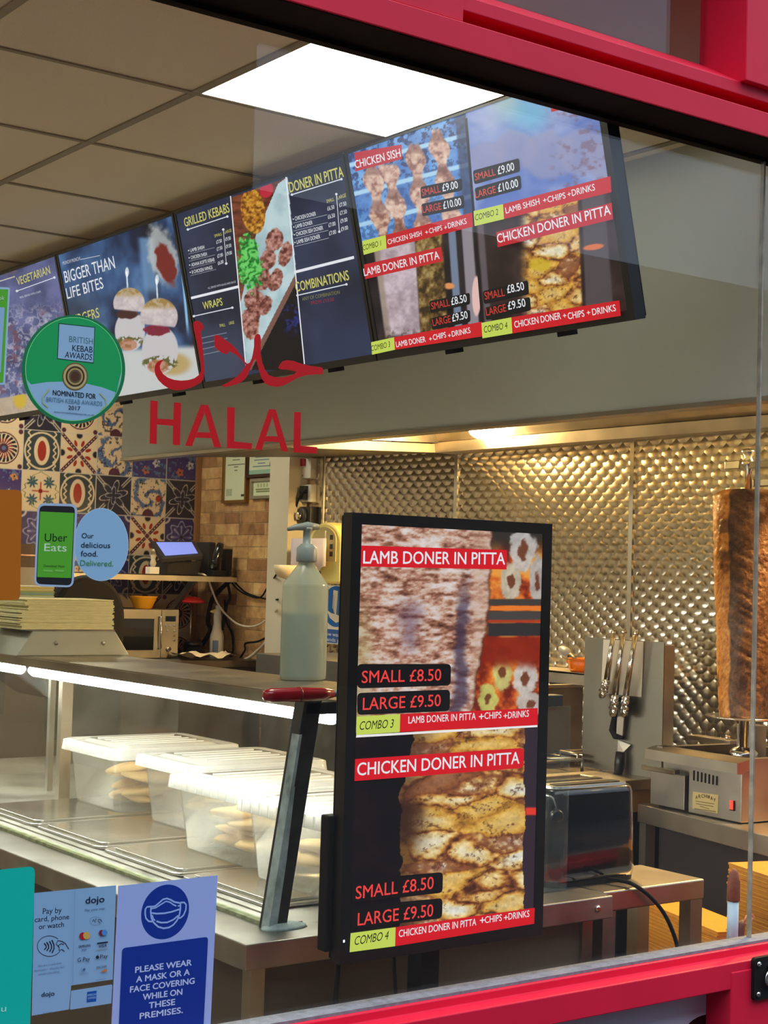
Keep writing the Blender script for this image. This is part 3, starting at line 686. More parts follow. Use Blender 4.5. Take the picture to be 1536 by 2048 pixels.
    k = sm(832, 838, X-sh)*sm(893, 886, X-sh); q3 = q3+(brn-q3)*k[..., None]; q3 = mix(q3, (60, 44, 40), sm(650, 676, Y)*sm(0.45, 0.6, fbm(X/6, Y/6, 5))*sm(745, 755, X)*0.8)
    # chicken doner column
    q4 = ramp(fbm(X/40, Y/40, 61), [(0.3, (40, 26, 24)), (0.7, (66, 46, 44))]); ck = meat_chicken(X*1.5, Y*1.4, 66, 62, 40); ck = mix(ck, (214, 180, 40), sm(1.1, 0.7, ell(X, Y, 1080, 530, 26, 14))*0.8)
    k = sm(1036, 1062, X+10*(fbm(Y/12, X*0, 5)-0.5))*sm(1163, 1158, X-(Y-520)*0.04); q4 = q4+(ck-q4)*k[..., None]
    q4 = mix(q4, (84, 74, 78), sm(1166, 1170, X-(Y-520)*0.04)*sm(1222, 1216, X-(Y-520)*0.08)); q4 = mix(q4, (226, 118, 66), sm(1.1, 0.8, ell(X, Y, 1187, 494, 22, 6, -8)))
    q4 = mix(q4, (120, 110, 120), sm(958, 962, X-(Y-520)*0.08)*sm(975, 970, X-(Y-520)*0.08)*0.7)
    L = X < midx
    up_ = np.where(L[..., None], bl, hz); dn = np.where(L[..., None], q3, q4)
    return np.where(topq[..., None], up_, dn)
def navy(X, Y, s_=0): return ramp(fbm(X/120, Y/120, 71+s_), [(0.3, (26, 31, 50)), (0.7, (48, 56, 84))])
def pic_menu(X, Y, u, v):
    c = navy(X, Y); c = mix(c, (62, 76, 116), sm(520, 720, Y)*sm(590, 640, X)*0.5); c = mix(c, (84, 92, 112), sm(600, 720, Y)*sm(500, 470, X)*0.4)
    k = inpoly(X, Y, [(461, 395), (575, 355), (610, 740), (492, 740)])
    wood = ramp(fbm(X/30, Y/8, 81), [(0.3, (84, 40, 26)), (0.6, (136, 72, 46))]); dish = wood
    paper = ramp(fbm(X/40, Y/40, 82), [(0.3, (156, 184, 194)), (0.7, (196, 218, 224))])
    P = inpoly(X, Y, [(556, 368), (577, 352), (592, 545), (494, 735), (478, 620), (512, 470)]); dish = dish+(paper-dish)*P[..., None]
    low = inpoly(X, Y, [(592, 545), (592, 565), (500, 745), (494, 735)]); dish = mix(dish, (126, 88, 78), low)
    blk = inpoly(X, Y, [(592, 566), (615, 760), (492, 760)]); dish = mix(dish, (12, 11, 18), blk); dish = mix(dish, (34, 40, 120), blk*sm(1.2, 0.4, ell(X, Y, 585, 635, 26, 40))*sm(0.4, 0.7, fbm(X/5, Y/5, 3)))
    q = ell(X, Y, 506, 422, 24, 46, -8); pat = ramp(fbm(X/5, Y/5, 84), [(0.3, (110, 60, 14)), (0.5, (190, 122, 34)), (0.75, (228, 178, 70))]); dish = dish+(pat-dish)*sm(1.04, 0.96, q)[..., None]
    dish = mix(dish, (196, 40, 62), sm(1.1, 0.9, ell(X, Y, 533, 380, 13, 16, 20)))
    for i, (cx, cy, rx, ry) in enumerate(((549, 480, 18, 24), (571, 508, 13, 26), (536, 520, 16, 22), (524, 560, 17, 24), (551, 560, 14, 24), (506, 600, 18, 24), (528, 610, 16, 20), (500, 640, 20, 26), (503, 660, 14, 20))):
        qq = ell(X, Y, cx, cy, rx, ry, 20)+0.4*(fbm(X/7, Y/7, 90+i)-0.5); mc = ramp(fbm(X/6, Y/6, 95+i), [(0.3, (92, 44, 38)), (0.5, (160, 98, 88)), (0.75, (206, 160, 146))]); dish = dish+(mc-dish)*sm(1.05, 0.9, qq)[..., None]
    qh = ell(X, Y, 500, 525, 24, 56, -6)+0.9*(fbm(X/8, Y/7, 99)-0.5); hb = ramp(np.abs(np.sin((X*0.5+Y*0.3+30*fbm(X/12, Y/12, 98))/4)), [(0, (14, 84, 30)), (0.5, (40, 160, 58)), (1, (120, 214, 110))]); dish = dish+(hb-dish)*(sm(1.05, 0.85, qh)*(X > 474))[..., None]
    return c+(dish-c)*k[..., None]
def pic_burger(X, Y, u, v):
    c = ramp(fbm(X/50, Y/80, 101), [(0.3, (24, 34, 60)), (0.55, (54, 84, 130)), (0.8, (96, 134, 180))]); c = mix(c, (40, 42, 54), sm(240, 150, X)*sm(560, 620, Y)*0.6)
    c = mix(c, (22, 26, 40), sm(18, 6, np.abs(X-305-(Y-560)*0.1))*sm(640, 560, Y)); c = mix(c, (120, 160, 206), sm(22, 8, np.abs(X-296-(Y-520)*0.09))*sm(470, 480, Y)*sm(600, 570, Y)*0.8)
    n = fbm(X/12, Y/14, 104); c = mix(c, (206, 206, 200), sm(1.2, 0.8, ell(X, Y, 325, 510, 28, 60, -14)+0.5*(n-0.5))*0.75); c = mix(c, (120, 38, 34), sm(1.1, 0.8, ell(X, Y, 332, 528, 18, 45, -16)+0.6*(n-0.5)))
    c = mix(c, (148, 196, 236), sm(4, 1, np.abs(X-(361+(Y-500)*0.09)))*sm(680, 640, Y))
    board = sm(690, 704, Y-0.05*(300-X)); c = mix(c, (206, 206, 206), board); c = mix(c, (190, 158, 100), sm(1.1, 0.6, ell(X, Y, 345, 728, 42, 26))*0.9)
    def burger(c, cx, cy, s_, sd):
        n_ = fbm(X/7, Y/7, sd); q = ell(X, Y, cx, cy+58*s_, 33*s_, 62*s_)
        c = mix(c, (206, 200, 204), sm(1.04, 0.96, ell(X, Y, cx+2, cy+78*s_, 33*s_, 44*s_)))
        c = mix(c, (96, 96, 50), sm(1.05, 0.9, ell(X, Y, cx+2, cy+102*s_, 34*s_, 14*s_)+0.5*(n_-0.5))*sm(0.42, 0.5, n_))
        c = mix(c, (190, 120, 84), sm(1.05, 0.9, ell(X, Y, cx-2, cy+108*s_, 20*s_, 13*s_))*0.7)
        c = mix(c, (128, 28, 56) if s_ > 1 else (70, 36, 34), sm(1.05, 0.9, ell(X, Y, cx-4, cy+42*s_, 24*s_, 10*s_)+0.5*(n_-0.5)))
        dome = sm(1.04, 0.97, ell(X, Y, cx, cy+18*s_, 34*s_, 34*s_))*sm(cy+36*s_, cy+32*s_, Y-0.10*(X-cx)); bun = ramp(fbm(X/10, Y/10, sd+1), [(0.3, (196, 180, 186)), (0.7, (222, 208, 206))])
        bun = mix(bun, (166, 132, 70), sm(cy+8*s_, cy-4*s_, Y+8*(n_-0.5)*s_)*(0.5+0.5*sm(0.4, 0.6, n_))); c = c+(bun-c)*dome[..., None]
        return mix(c, (214, 224, 236), sm(2.2, 1.0, np.abs(X-(cx-2+ (Y-cy)*0.06)))*sm(cy-52*s_, cy-48*s_, Y)*sm(cy-14*s_, cy-18*s_, Y)+sm(1.1, 0.8, ell(X, Y, cx-4, cy-50*s_, 4, 10)))
    c = burger(c, 258, 590, 0.92, 111); c = burger(c, 318, 614, 1.1, 121)
    return c
def pic_veg(X, Y, u, v):
    c = ramp(fbm(X/40, Y/40, 131), [(0.3, (66, 72, 110)), (0.7, (108, 112, 160))]); n = fbm(X/9, Y/9, 133); n2 = np.abs(fbm(X/14, Y/14, 134)-0.5)
    c = mix(c, (168, 166, 190), sm(0.06, 0.02, n2)*sm(590, 640, Y)*0.8); c = mix(c, (196, 190, 206), sm(0.58, 0.66, n)*sm(600, 640, Y)*0.6); c = mix(c, (120, 74, 90), sm(0.60, 0.68, fbm(X/16, Y/16, 136))*sm(600, 640, Y)*0.7)  # floral tracery paints the tiled wall's reflection into the picture
    c = mix(c, (206, 180, 148), sm(786, 790, Y+0.17*(X-50))*0.85); c = mix(c, (214, 178, 60), sm(786, 790, Y+0.17*(X-50))*sm(1.2, 0.6, ell(X, Y, 40, 800, 14, 18))); c = mix(c, (150, 110, 104), sm(16, 6, np.abs(X-22))*sm(560, 520, Y))
    return c

def banner(a, pts, col): a.poly(pts, col)
def pill(a, tl, tr, br, bl, col=(14, 12, 16), r=0.12):
    """rounded plate through four picture corners"""
    Q = [np.array(a.p.px(*q)) for q in (bl, br, tr, tl)]; P = []
    for i in range(4):
        c = Q[i]; p = Q[i-1]-c; n_ = Q[(i+1) % 4]-c; L = r*min(np.linalg.norm(p), np.linalg.norm(n_))*2
        e = c+p/np.linalg.norm(p)*L; f = c+n_/np.linalg.norm(n_)*L
        for k in range(5):
            t = k/4; P.append((1-t)**2*e+2*t*(1-t)*c+t*t*f)
    a.poly_uv(P, col)

# ------------------------------------------------------------------ portrait screen behind the window
SY = 0.17
sp0 = Plane((2.161, SY, 0.9), (1, 0, 0), (0, 0, 1))
x0, x1, z0, z1 = 1.881, 2.441, 0.903, 1.833
t = thing('display_screen', 'tall portrait screen on a black stand showing lamb and chicken doner in pitta', 'screen', (2.161, SY, 0.0), group=None)
lx0, lx1, lz0, lz1 = 1.906-2.161, 2.4135-2.161, 0.930, 1.809
b = MB()
for q in ((x0-2.161, lx0, z0, z1), (lx1, x1-2.161, z0, z1), (lx0, lx1, z0, lz0), (lx0, lx1, lz1, z1)): b.box(q[0], q[1], -0.002, 0.03, q[2], q[3])
b.build('bezel', M_BLACK, t)
b = MB(); b.box(x0-2.161+0.004, x1-2.161-0.004, 0.004, 0.045, z0+0.004, z1-0.004); b.box(x0-2.161-0.014, x0-2.161+0.2, 0.03, 0.062, z0+0.02, z0+0.30)
b.build('housing', M_BLACKM, t, bevel=0.004)
sp1 = Plane((2.161, SY, 0.0), (1, 0, 0), (0, 0, 1)); a = Art(sp1); a.dz = 0.0001
a.grid(lx0, lz0, lx1, lz1, 260, 460, pic_portrait)
a.poly([(722, 1091), (1014, 1100), (1013, 1139), (721, 1133)], RED_B); a.text('LAMB DONER IN PITTA', (726, 1127), (1010, 1129), 25, WHITE, 0.012)
pill(a, (714, 1328), (902, 1328), (901, 1371), (714, 1377)); a.text('SMALL £8.50', (723, 1366), (882, 1361), 24, PRICE, 0.006)
pill(a, (714, 1386), (900, 1379), (899, 1422), (714, 1430)); a.text('LARGE £9.50', (725, 1420), (881, 1412), 24, PRICE, 0.006)
a.poly([(713, 1433), (800, 1428), (799, 1464), (712, 1470)], LIME); a.text('COMBO 3', (719, 1460), (787, 1455), 17, INK, 0.0, 0.25)
a.poly([(800, 1428), (1075, 1416), (1074, 1450), (799, 1464)], RED_B)
a.text('LAMB DONER IN PITTA', (816, 1447), (951, 1439), 14, WHITE, 0.008); a.text('+', (957, 1441.5), (967, 1440.5), 15.5, WHITE, 0.01); a.text('CHIPS', (968, 1438), (1002, 1436), 13, WHITE, 0.008); a.text('+', (1006, 1438.5), (1014, 1437.5), 12.4, WHITE, 0.01); a.text('DRINKS', (1015, 1437), (1057, 1433), 13, WHITE, 0.008)
a.poly([(712, 1470), (1074, 1450), (1074, 1454), (711, 1475)], (250, 244, 246))
a.poly([(709, 1518), (1041, 1496), (1047, 1500), (1046, 1530), (1041, 1536), (708, 1562)], RED_B); a.text('CHICKEN DONER IN PITTA', (713, 1551), (1038, 1527), 25, WHITE, 0.012)
pill(a, (703, 1759), (885, 1744), (884, 1785), (702, 1806), (14, 8, 10)); a.text('SMALL £8.50', (710, 1798), (866, 1777), 25, PRICE, 0.006)
pill(a, (702, 1812), (884, 1796), (883, 1836), (701, 1858), (14, 8, 10)); a.text('LARGE £9.50', (714, 1851), (865, 1832), 25, PRICE, 0.006)
a.poly([(700, 1866), (790, 1854), (789, 1892), (698, 1904)], LIME); a.text('COMBO 4', (708, 1890), (776, 1878), 17, INK, 0.0, 0.25)
a.poly([(790, 1854), (1068, 1815), (1067, 1847), (789, 1892)], RED_B)
a.text('CHICKEN DONER IN PITTA', (796, 1874), (951, 1850), 14, WHITE, 0.008); a.text('+', (958, 1848.5), (968, 1847.5), 15.5, WHITE, 0.01); a.text('CHIPS', (968, 1846), (1002, 1841), 13, WHITE, 0.008); a.text('+', (1006, 1841.5), (1014, 1840.5), 12.4, WHITE, 0.01); a.text('DRINKS', (1015, 1839), (1057, 1833), 13, WHITE, 0.008)
a.build('lit_panel', M_SCREEN, t)
MB().box(-0.024, 0.024, 0.05, 0.10, 0.02, z0+0.4).build('stand_pole', M_BLACKM, t)
MB().box(-0.2, 0.2, -0.06, 0.12, 0.0, 0.02).build('stand_base', M_BLACKM, t, bevel=0.004)
MB().tube([(-0.245, 0.05, 0.93), (-0.247, 0.055, 0.8), (-0.252, 0.055, 0.6), (-0.24, 0.055, 0.3), (-0.15, 0.06, 0.05), (-0.05, 0.075, 0.03)], 0.006, 8).build('power_cable', M_BLACKM, t)
MB().tube([(-0.10, 0.06, 0.95), (-0.085, 0.06, 0.8), (-0.05, 0.06, 0.62), (-0.03, 0.06, 0.4), (-0.026, 0.075, 0.2)], 0.004, 8).build('signal_cable', M_BLACKM, t)
MB().box(x0-2.161+0.008, x0-2.161+0.012, -0.0025, -0.001, z0+0.045, z0+0.05).build('power_light', emit('blue_led', (0.6, 0.7, 1.0), 3), t)

# ------------------------------------------------------------------ row of four menu screens hung from the ceiling
ez_tv = np.array([-0.135, 0.0, 0.56]); TVP = Plane((2.41, 0.0, 2.85), (0, -1, 0), ez_tv)
def menu_screen(label, L, R_, v0, v1, disp, pic, nu, nv, draw):
    """L, R_ outer edges along the row; disp = inset of the lit area"""
    cu = (L+R_)/2; o3 = TVP.world(cu, v0); pl_ = Plane(o3, TVP.ex, TVP.ez); h = v1-v0; w = R_-L
    t = thing('menu_screen', label, 'menu screen', group='menu screens under the ceiling'); t.matrix_world = pl_.matrix()
    il, ir, ib, it = disp; b = MB()
    for q in ((-w/2, -w/2+il, 0, h), (w/2-ir, w/2, 0, h), (-w/2+il, w/2-ir, 0, ib), (-w/2+il, w/2-ir, h-it, h)): b.box(q[0], q[1], -0.003, 0.03, q[2], q[3])
    b.build('bezel', M_BLACK, t)
    b = MB(); b.box(-w/2+0.004, w/2-0.004, 0.004, 0.04, 0.004, h-0.004); b.box(-w/2+0.06, w/2-0.004 if False else w/2-0.05, 0.03, 0.065, 0.012, 0.28); b.build('housing', M_BLACKM, t, bevel=0.004)
    for k in (-0.22, 0.22): MB().box(k*w-0.02, k*w+0.02, 0.03, 0.06, -0.012, 0.12).build('mounting_foot', M_BLACKM, t)
    # hanger to the ceiling, straight up in the room
    Minv = pl_.matrix().inverted(); b = MB(); q0 = Minv @ Vector((o3+TVP.ez*h*0.5-TVP.n*0.055).tolist()); top = (o3+TVP.ez*h*0.5-TVP.n*0.055); q1 = Minv @ Vector((top[0], top[1], CEIL))
    b.tube([q0, q1], 0.02, 12); b.build('ceiling_hanger', M_BLACKM, t)
    a = Art(pl_); a.dz = 0.00012; a.grid(-w/2+il, ib, w/2-ir, h-it, nu, nv, pic); draw(a); a.build('lit_panel', M_SCREEN, t); return t
YEL = (214, 206, 110); GREY = (206, 208, 216)
def rule(a, p, q, w=0.003, col=(226, 228, 238), ends=True):
    a.line([p, q], w, col)
    if ends:
        for e in (p, q): a.ellipse(e[0], e[1], 2.6, 2.6, col, 8)
def draw_combo(a):
    a.line([(932, 236), (967, 668)], 0.010, (16, 14, 20))
    a.poly([(709, 305), (803, 289), (804, 318), (711, 343)], (196, 34, 48)); a.text('CHICKEN SISH', (711, 337), (802, 313), 16, WHITE, 0.012)
    pill(a, (841, 374), (924, 357), (925, 381), (842, 398)); a.text('SMALL', (845, 392), (882, 384), 14, (214, 66, 50), 0.008); a.text('£9.00', (886, 383), (917, 376), 15, WHITE, 0.012)
    pill(a, (843, 408), (928, 390), (929, 416), (845, 433)); a.text('LARGE', (846, 426), (884, 419), 14, (214, 66, 50), 0.008); a.text('£10.00', (888, 418), (924, 410), 15, WHITE, 0.012)
    a.poly([(725, 482), (772, 470), (774, 497), (727, 510)], LIME); a.text('COMBO 1', (727, 501), (764, 491), 11, INK, 0.0, 0.2)
    a.poly([(772, 470), (945, 425), (947, 453), (774, 497)], (206, 26, 40)); a.text('CHICKEN SHISH', (777, 489), (845, 471), 10, WHITE, 0.01); a.text('+', (852, 469.5), (858, 468.5), 9.3, WHITE, 0.01); a.text('CHIPS', (860, 467), (886, 460), 10, WHITE, 0.01); a.text('+', (890, 460.5), (896, 458.5), 9.3, WHITE, 0.01); a.text('DRINKS', (898, 457), (935, 447), 11, WHITE, 0.01)
    a.poly([(1101, 203), (1180, 184), (1182, 206), (1104, 224)], (196, 34, 48)); a.text('LAMB SISH', (1105, 217), (1178, 199), 13, WHITE, 0.012)
    pill(a, (947, 341), (1040, 316), (1042, 343), (950, 369)); a.text('SMALL', (952, 361), (993, 350), 14, (220, 78, 50), 0.008); a.text('£9.00', (998, 349), (1031, 340), 16, WHITE, 0.012)
    pill(a, (951, 376), (1043, 350), (1045, 378), (953, 402)); a.text('LARGE', (953, 396), (994, 385), 14, (220, 78, 50), 0.008); a.text('£10.00', (999, 384), (1039, 373), 16, WHITE, 0.012)
    a.poly([(949, 422), (1008, 408), (1010, 438), (951, 452)], LIME); a.text('COMBO 2', (953, 441), (999, 429), 12, INK, 0.0, 0.2)
    a.poly([(1008, 408), (1223, 352), (1225, 384), (1010, 438)], (206, 26, 36)); a.text('LAMB SHISH', (1014, 427), (1082, 408), 12, WHITE, 0.01); a.text('+', (1089, 406.5), (1096, 404.5), 10.8, WHITE, 0.01); a.text('CHIPS', (1098, 405), (1134, 396), 12, WHITE, 0.01); a.text('+', (1138, 394.5), (1145, 392.5), 10.8, WHITE, 0.01); a.text('DRINKS', (1147, 392), (1193, 380), 13, WHITE, 0.01)
    a.poly([(730, 529), (885, 493), (888, 522), (733, 558)], (206, 36, 46)); a.text('LAMB DONER IN PITTA', (731, 552), (882, 517), 15, WHITE, 0.012)
    pill(a, (861, 602), (942, 585), (943, 608), (863, 626)); a.text('SMALL', (866, 619), (903, 611), 14, (206, 56, 44), 0.008); a.text('£8.50', (906, 610), (937, 603), 15, WHITE, 0.012)
    pill(a, (865, 636), (943, 619), (944, 643), (867, 660)); a.text('LARGE', (869, 652), (905, 644), 14, (206, 56, 44), 0.008); a.text('£9.50', (908, 643), (939, 636), 15, WHITE, 0.012)
    a.poly([(745, 684), (791, 674), (793, 699), (747, 709)], LIME); a.text('COMBO 3', (746, 702), (784, 693), 11, INK, 0.0, 0.2)
    a.poly([(791, 674), (967, 643), (969, 672), (793, 699)], (214, 26, 36)); a.text('LAMB DONER', (796, 694), (855, 683), 11, WHITE, 0.01); a.text('+', (862, 682.5), (868, 681.5), 9.3, WHITE, 0.01); a.text('CHIPS', (870, 680), (896, 674), 11, WHITE, 0.01); a.text('+', (900, 675.5), (906, 674.5), 9.3, WHITE, 0.01); a.text('DRINKS', (908, 673), (945, 665), 11, WHITE, 0.01)
    a.poly([(996, 464), (1227, 405), (1230, 438), (999, 494)], (200, 36, 50)); a.text('CHICKEN DONER IN PITTA', (999, 486), (1226, 428), 18, WHITE, 0.012)
    pill(a, (969, 582), (1060, 560), (1062, 588), (972, 608)); a.text('SMALL', (974, 599), (1014, 591), 15, (210, 60, 44), 0.008); a.text('£8.50', (1019, 586), (1053, 579), 16, WHITE, 0.012)
    pill(a, (973, 615), (1064, 593), (1066, 620), (976, 640)); a.text('LARGE', (977, 631), (1017, 622), 15, (210, 60, 44), 0.008); a.text('£9.50', (1021, 619), (1056, 612), 16, WHITE, 0.012)
    a.poly([(967, 645), (1027, 634), (1029, 666), (969, 676)], LIME); a.text('COMBO 4', (973, 665), (1020, 656), 13, INK, 0.0, 0.2)
    a.poly([(1027, 634), (1243, 600), (1246, 631), (1029, 666)], (214, 26, 36)); a.text('CHICKEN DONER', (1034, 655), (1127, 637), 13, WHITE, 0.01); a.text('+', (1131, 636.5), (1138, 635.5), 10.8, WHITE, 0.01); a.text('CHIPS', (1141, 638), (1174, 632), 13, WHITE, 0.01); a.text('+', (1179, 630.5), (1186, 629.5), 10.8, WHITE, 0.01); a.text('DRINKS', (1190, 630), (1237, 621), 13, WHITE, 0.01)
def draw_menu(a):
    a.line([(461, 392), (492, 735)], 0.006, WHITE); a.line([(572, 354), (609, 728)], 0.006, WHITE)
    a.text('GRILLED KEBABS', (370, 454), (460, 424), 18, YEL, 0.012); rule(a, (376, 459), (455, 433))
    rule(a, (447, 459), (453, 527)); a.text('SMALL', (430, 475), (445, 470), 6, YEL); a.text('LARGE', (450, 468), (464, 463), 6, YEL)
    for k, (n_, p1, p2) in enumerate((('LAMB SHISH', '£7.50', '£9.50'), ('CHICKEN SHISH', '£7.50', '£9.50'), ('ADANA KOFTE KEBAB', '£7.00', '£9.00'), ('8 CHICKEN WINGS', '£6.00', ''))):
        y = 504+k*14.5; x = 378+k*1.4; w = (28, 32, 46, 41)[k]
        a.ellipse(x, y-3, 1.3, 1.3, WHITE, 8); a.text(n_, (x+4, y), (x+4+w, y-w*0.24), 7, WHITE, 0.004); a.line([(x, y+4), (x+52, y-9)], 0.0015, (150, 152, 164))
        a.text(p1, (434+k*1.4, 488+k*14), (445+k*1.4, 484+k*14), 7, WHITE, 0.006)
        if p2: a.text(p2, (452+k*1.4, 482+k*14.5), (463+k*1.4, 479+k*14.5), 7, WHITE, 0.006)
    a.text('ALL SERVED WITH SALAD AND SAUCE', (418, 578), (474, 565), 4, GREY)
    a.line([(384, 596), (479, 573)], 0.008, WHITE)
    a.text('WRAPS', (409, 619), (448, 610), 15, YEL, 0.012); rule(a, (390, 632), (467, 615))
    a.text('SMALL', (442, 654), (453, 652), 6, YEL); a.text('LARGE', (461, 649), (471, 647), 6, YEL)
    for k in range(4): a.line([(404+k*1.5, 676+k*11), (456+k*1.5, 665+k*11)], 0.003, (120, 126, 146))
    a.text('DONER IN PITTA', (583, 385), (691, 353), 21, YEL, 0.014); rule(a, (587, 389), (686, 358))
    rule(a, (676, 388), (682, 463)); a.text('SMALL', (657, 406), (672, 401), 7, YEL, 0.004); a.text('LARGE', (679, 399), (696, 393), 7, YEL, 0.004)
    for k, (n_, p1, p2) in enumerate((('CHICKEN DONER', '£6.50', '£7.50'), ('LAMB DONER', '£6.50', '£7.50'), ('CHICKEN SISH DONER', '£7.00', '£9.00'), ('LAMB SISH DONER', '£7.00', '£9.00'))):
        y = 441+k*15.5; x = 590+k*1.5; w = (42, 34, 54, 47)[k]
        a.ellipse(x, y-3, 1.3, 1.3, WHITE, 8); a.text(n_, (x+4, y), (x+4+w, y-w*0.25), 8, WHITE, 0.006); a.line([(x, y+5), (x+68, y-12)], 0.0015, (170, 172, 184))
        a.text(p1, (659+k*1.5, 421+k*16.5), (673+k*1.5, 417+k*16.5), 8, WHITE, 0.006); a.text(p2, (683+k*1.5, 414+k*16), (697+k*1.5, 410+k*16), 8, WHITE, 0.006)
    a.line([(593, 544), (713, 514)], 0.008, WHITE)
    a.text('COMBINATIONS', (597, 583), (704, 559), 19, YEL, 0.014); rule(a, (600, 590), (698, 568))
    a.text('ANY OF COMBINATION', (610, 601), (685, 587), 7, (130, 128, 70), 0.004); a.text('FROM £10.00', (628, 609), (674, 601), 7, (150, 34, 44), 0.004)
def draw_burger(a):
    a.text('MUNCH! MUNCH!', (126, 530), (161, 520), 7, GREY, 0.004); a.line([(161, 519), (200, 511)], 0.002, GREY)
    a.text('BIGGER THAN', (131, 566), (231, 536), 24, (232, 234, 240), 0.006); a.text('LIFE BITES', (135, 598), (208, 576), 22, (232, 234, 240), 0.006); a.text('BURGERS', (140, 652), (200, 634), 19, YEL, 0.006)
def draw_veg(a):
    a.text('VEGETARIAN', (35, 571), (101, 547), 16, YEL, 0.01); rule(a, (34, 582), (109, 555)); a.text('MEAL SERVED WITH CHIPS', (40, 597), (82, 585), 4, GREY); a.line([(-40, 575), (30, 553)], 0.004, (214, 200, 190))
def edge_u(top, bot): return 0.5*(TVP.px(*top)[0]+TVP.px(*bot)[0])
e0 = edge_u((703, 300), (741, 722)); e1 = edge_u((362, 424), (394, 772)); e2 = edge_u((117, 508), (130, 630)); e3 = edge_u((1225, 236), (1264, 648))
vT = float(np.mean([TVP.px(703, 300)[1], TVP.px(362, 423)[1], TVP.px(130, 500)[1]])); vB = float(np.mean([TVP.px(741, 722)[1], TVP.px(394, 776)[1], TVP.px(1264, 648)[1]]))
g = 0.003
print('TV', e0, e1, e2, e3, vT, vB)
menu_screen('nearest menu screen with four combo pictures, chicken sish to chicken doner', e0+g, e3, vB, vT, (0.012, 0.022, 0.024, 0.006), pic_combo, 300, 250, draw_combo)
menu_screen('dark blue menu screen listing grilled kebabs, doner in pitta and combinations', e1+g, e0-g, vB, vT, (0.010, 0.012, 0.02, 0.008), pic_menu, 240, 250, draw_menu)
menu_screen('menu screen picturing two burgers with the words bigger than life bites', e2+g, e1-g, vB, vT, (0.012, 0.012, 0.02, 0.008), pic_burger, 220, 220, draw_burger)
menu_screen('farthest menu screen, bluish, headed vegetarian', e2-(e1-e2)-g, e2-g, vB, vT, (0.012, 0.012, 0.02, 0.008), pic_veg, 200, 180, draw_veg)

# ------------------------------------------------------------------ stickers on the outside of the pane
def sticker_plane(cx, cy):
    p = on(cx, cy, 1, -0.0048); return Plane(p, (1, 0, 0), (0, 0, 1))
def sticker(name, a, label, cat, group=None):
    o = a.build(name, M_PRINT); tag(o, label, cat, group); return o
ICE = (152, 192, 222)
# halal lettering
S = 370/1536.0
def hp(L): return [(290+x*S, 630+y*S) for x, y in L]
t = thing('halal_lettering', 'red cut vinyl halal lettering in arabic and latin script on the window', 'window lettering', on(470, 850, 1, -0.0048))
pl_ = Plane(on(470, 850, 1, -0.0048), (1, 0, 0), (0, 0, 1)); VR = (206, 8, 20)
a = Art(pl_); a.dz = 0.0001
a.poly(hp([(400,75),(410,52),(440,48),(470,65),(488,95),(480,120),(462,135),(470,200),(480,280),(488,370),(493,470),(485,530),(470,555),(430,580),(380,605),(310,622),(250,625),(200,612),(150,580),(110,540),(85,495),(78,450),(85,415),(105,388),(130,375),(155,370),(135,395),(122,425),(128,455),(150,490),(190,520),(240,538),(300,545),(360,540),(410,525),(445,500),(465,465),(462,400),(450,330),(435,250),(420,180),(405,120)]), VR)
a.poly(hp([(575,170),(600,165),(630,180),(680,215),(720,245),(760,285),(800,340),(835,395),(850,405),(870,395),(885,365),(895,320),(905,260),(905,200),(915,170),(935,155),(955,165),(962,200),(960,260),(962,330),(975,400),(1000,460),(1030,500),(1080,515),(1140,518),(1200,505),(1240,490),(1255,472),(1240,465),(1190,455),(1130,450),(1105,440),(1120,410),(1140,385),(1175,375),(1230,380),(1300,405),(1360,420),(1420,428),(1470,435),(1480,460),(1475,495),(1420,492),(1340,500),(1270,520),(1200,560),(1150,585),(1095,597),(1040,590),(1000,570),(970,530),(950,470),(935,420),(925,380),(915,365),(900,385),(880,430),(860,480),(840,520),(810,550),(760,575),(700,592),(645,598),(640,582),(680,565),(730,535),(775,500),(805,465),(825,435),(835,415),(800,370),(760,335),(720,310),(695,300),(690,318),(670,325),(640,315),(605,290),(580,270),(575,230)]), VR)
a.build('arabic_script', M_PRINT, t)
a = Art(pl_); a.dz = 0.0001
for L in ([(45,710),(105,715),(102,860),(235,868),(240,725),(300,730),(290,1082),(230,1078),(233,920),(100,910),(97,1072),(38,1068)],
          [(682,765),(745,768),(740,1050),(888,1065),(885,1115),(680,1105)], [(1238,805),(1293,808),(1290,1085),(1430,1098),(1425,1150),(1230,1140)]): a.poly(hp(L), VR)
for q in ([(462,745),(525,748),(632,1100),(572,1098),(548,1013),(424,1005),(390,1090),(332,1085)],):
    pass
for o_, q in ((0, [(462,745),(525,748),(632,1100),(572,1098),(548,1015),(424,1008),(390,1090),(332,1085)]), (1, [(1028,782),(1083,785),(1188,1135),(1130,1128),(1108,1045),(997,1038),(968,1122),(912,1115)])):
    # letter A as three bars so its counter stays open
    tl, tr, br, bri, _, _, bli, bl = [np.array(p, float) for p in q]
    apex_in = (tl+tr)/2+np.array((0, 62)); mr = q[4]; ml = q[5]
    a.poly(hp([tl, tl*0.5+tr*0.5, apex_in, bli, bl]), VR); a.poly(hp([tl*0.5+tr*0.5, tr, br, bri, apex_in]), VR)
    kl = 0.60; kr = 0.60
    Lp = apex_in+(bli-apex_in)*0.58; Rp = apex_in+(bri-apex_in)*0.58; Lq = apex_in+(bli-apex_in)*0.74; Rq = apex_in+(bri-apex_in)*0.74
    a.poly(hp([Lp, Rp, Rq, Lq]), VR)
a.build('latin_word', M_PRINT, t)

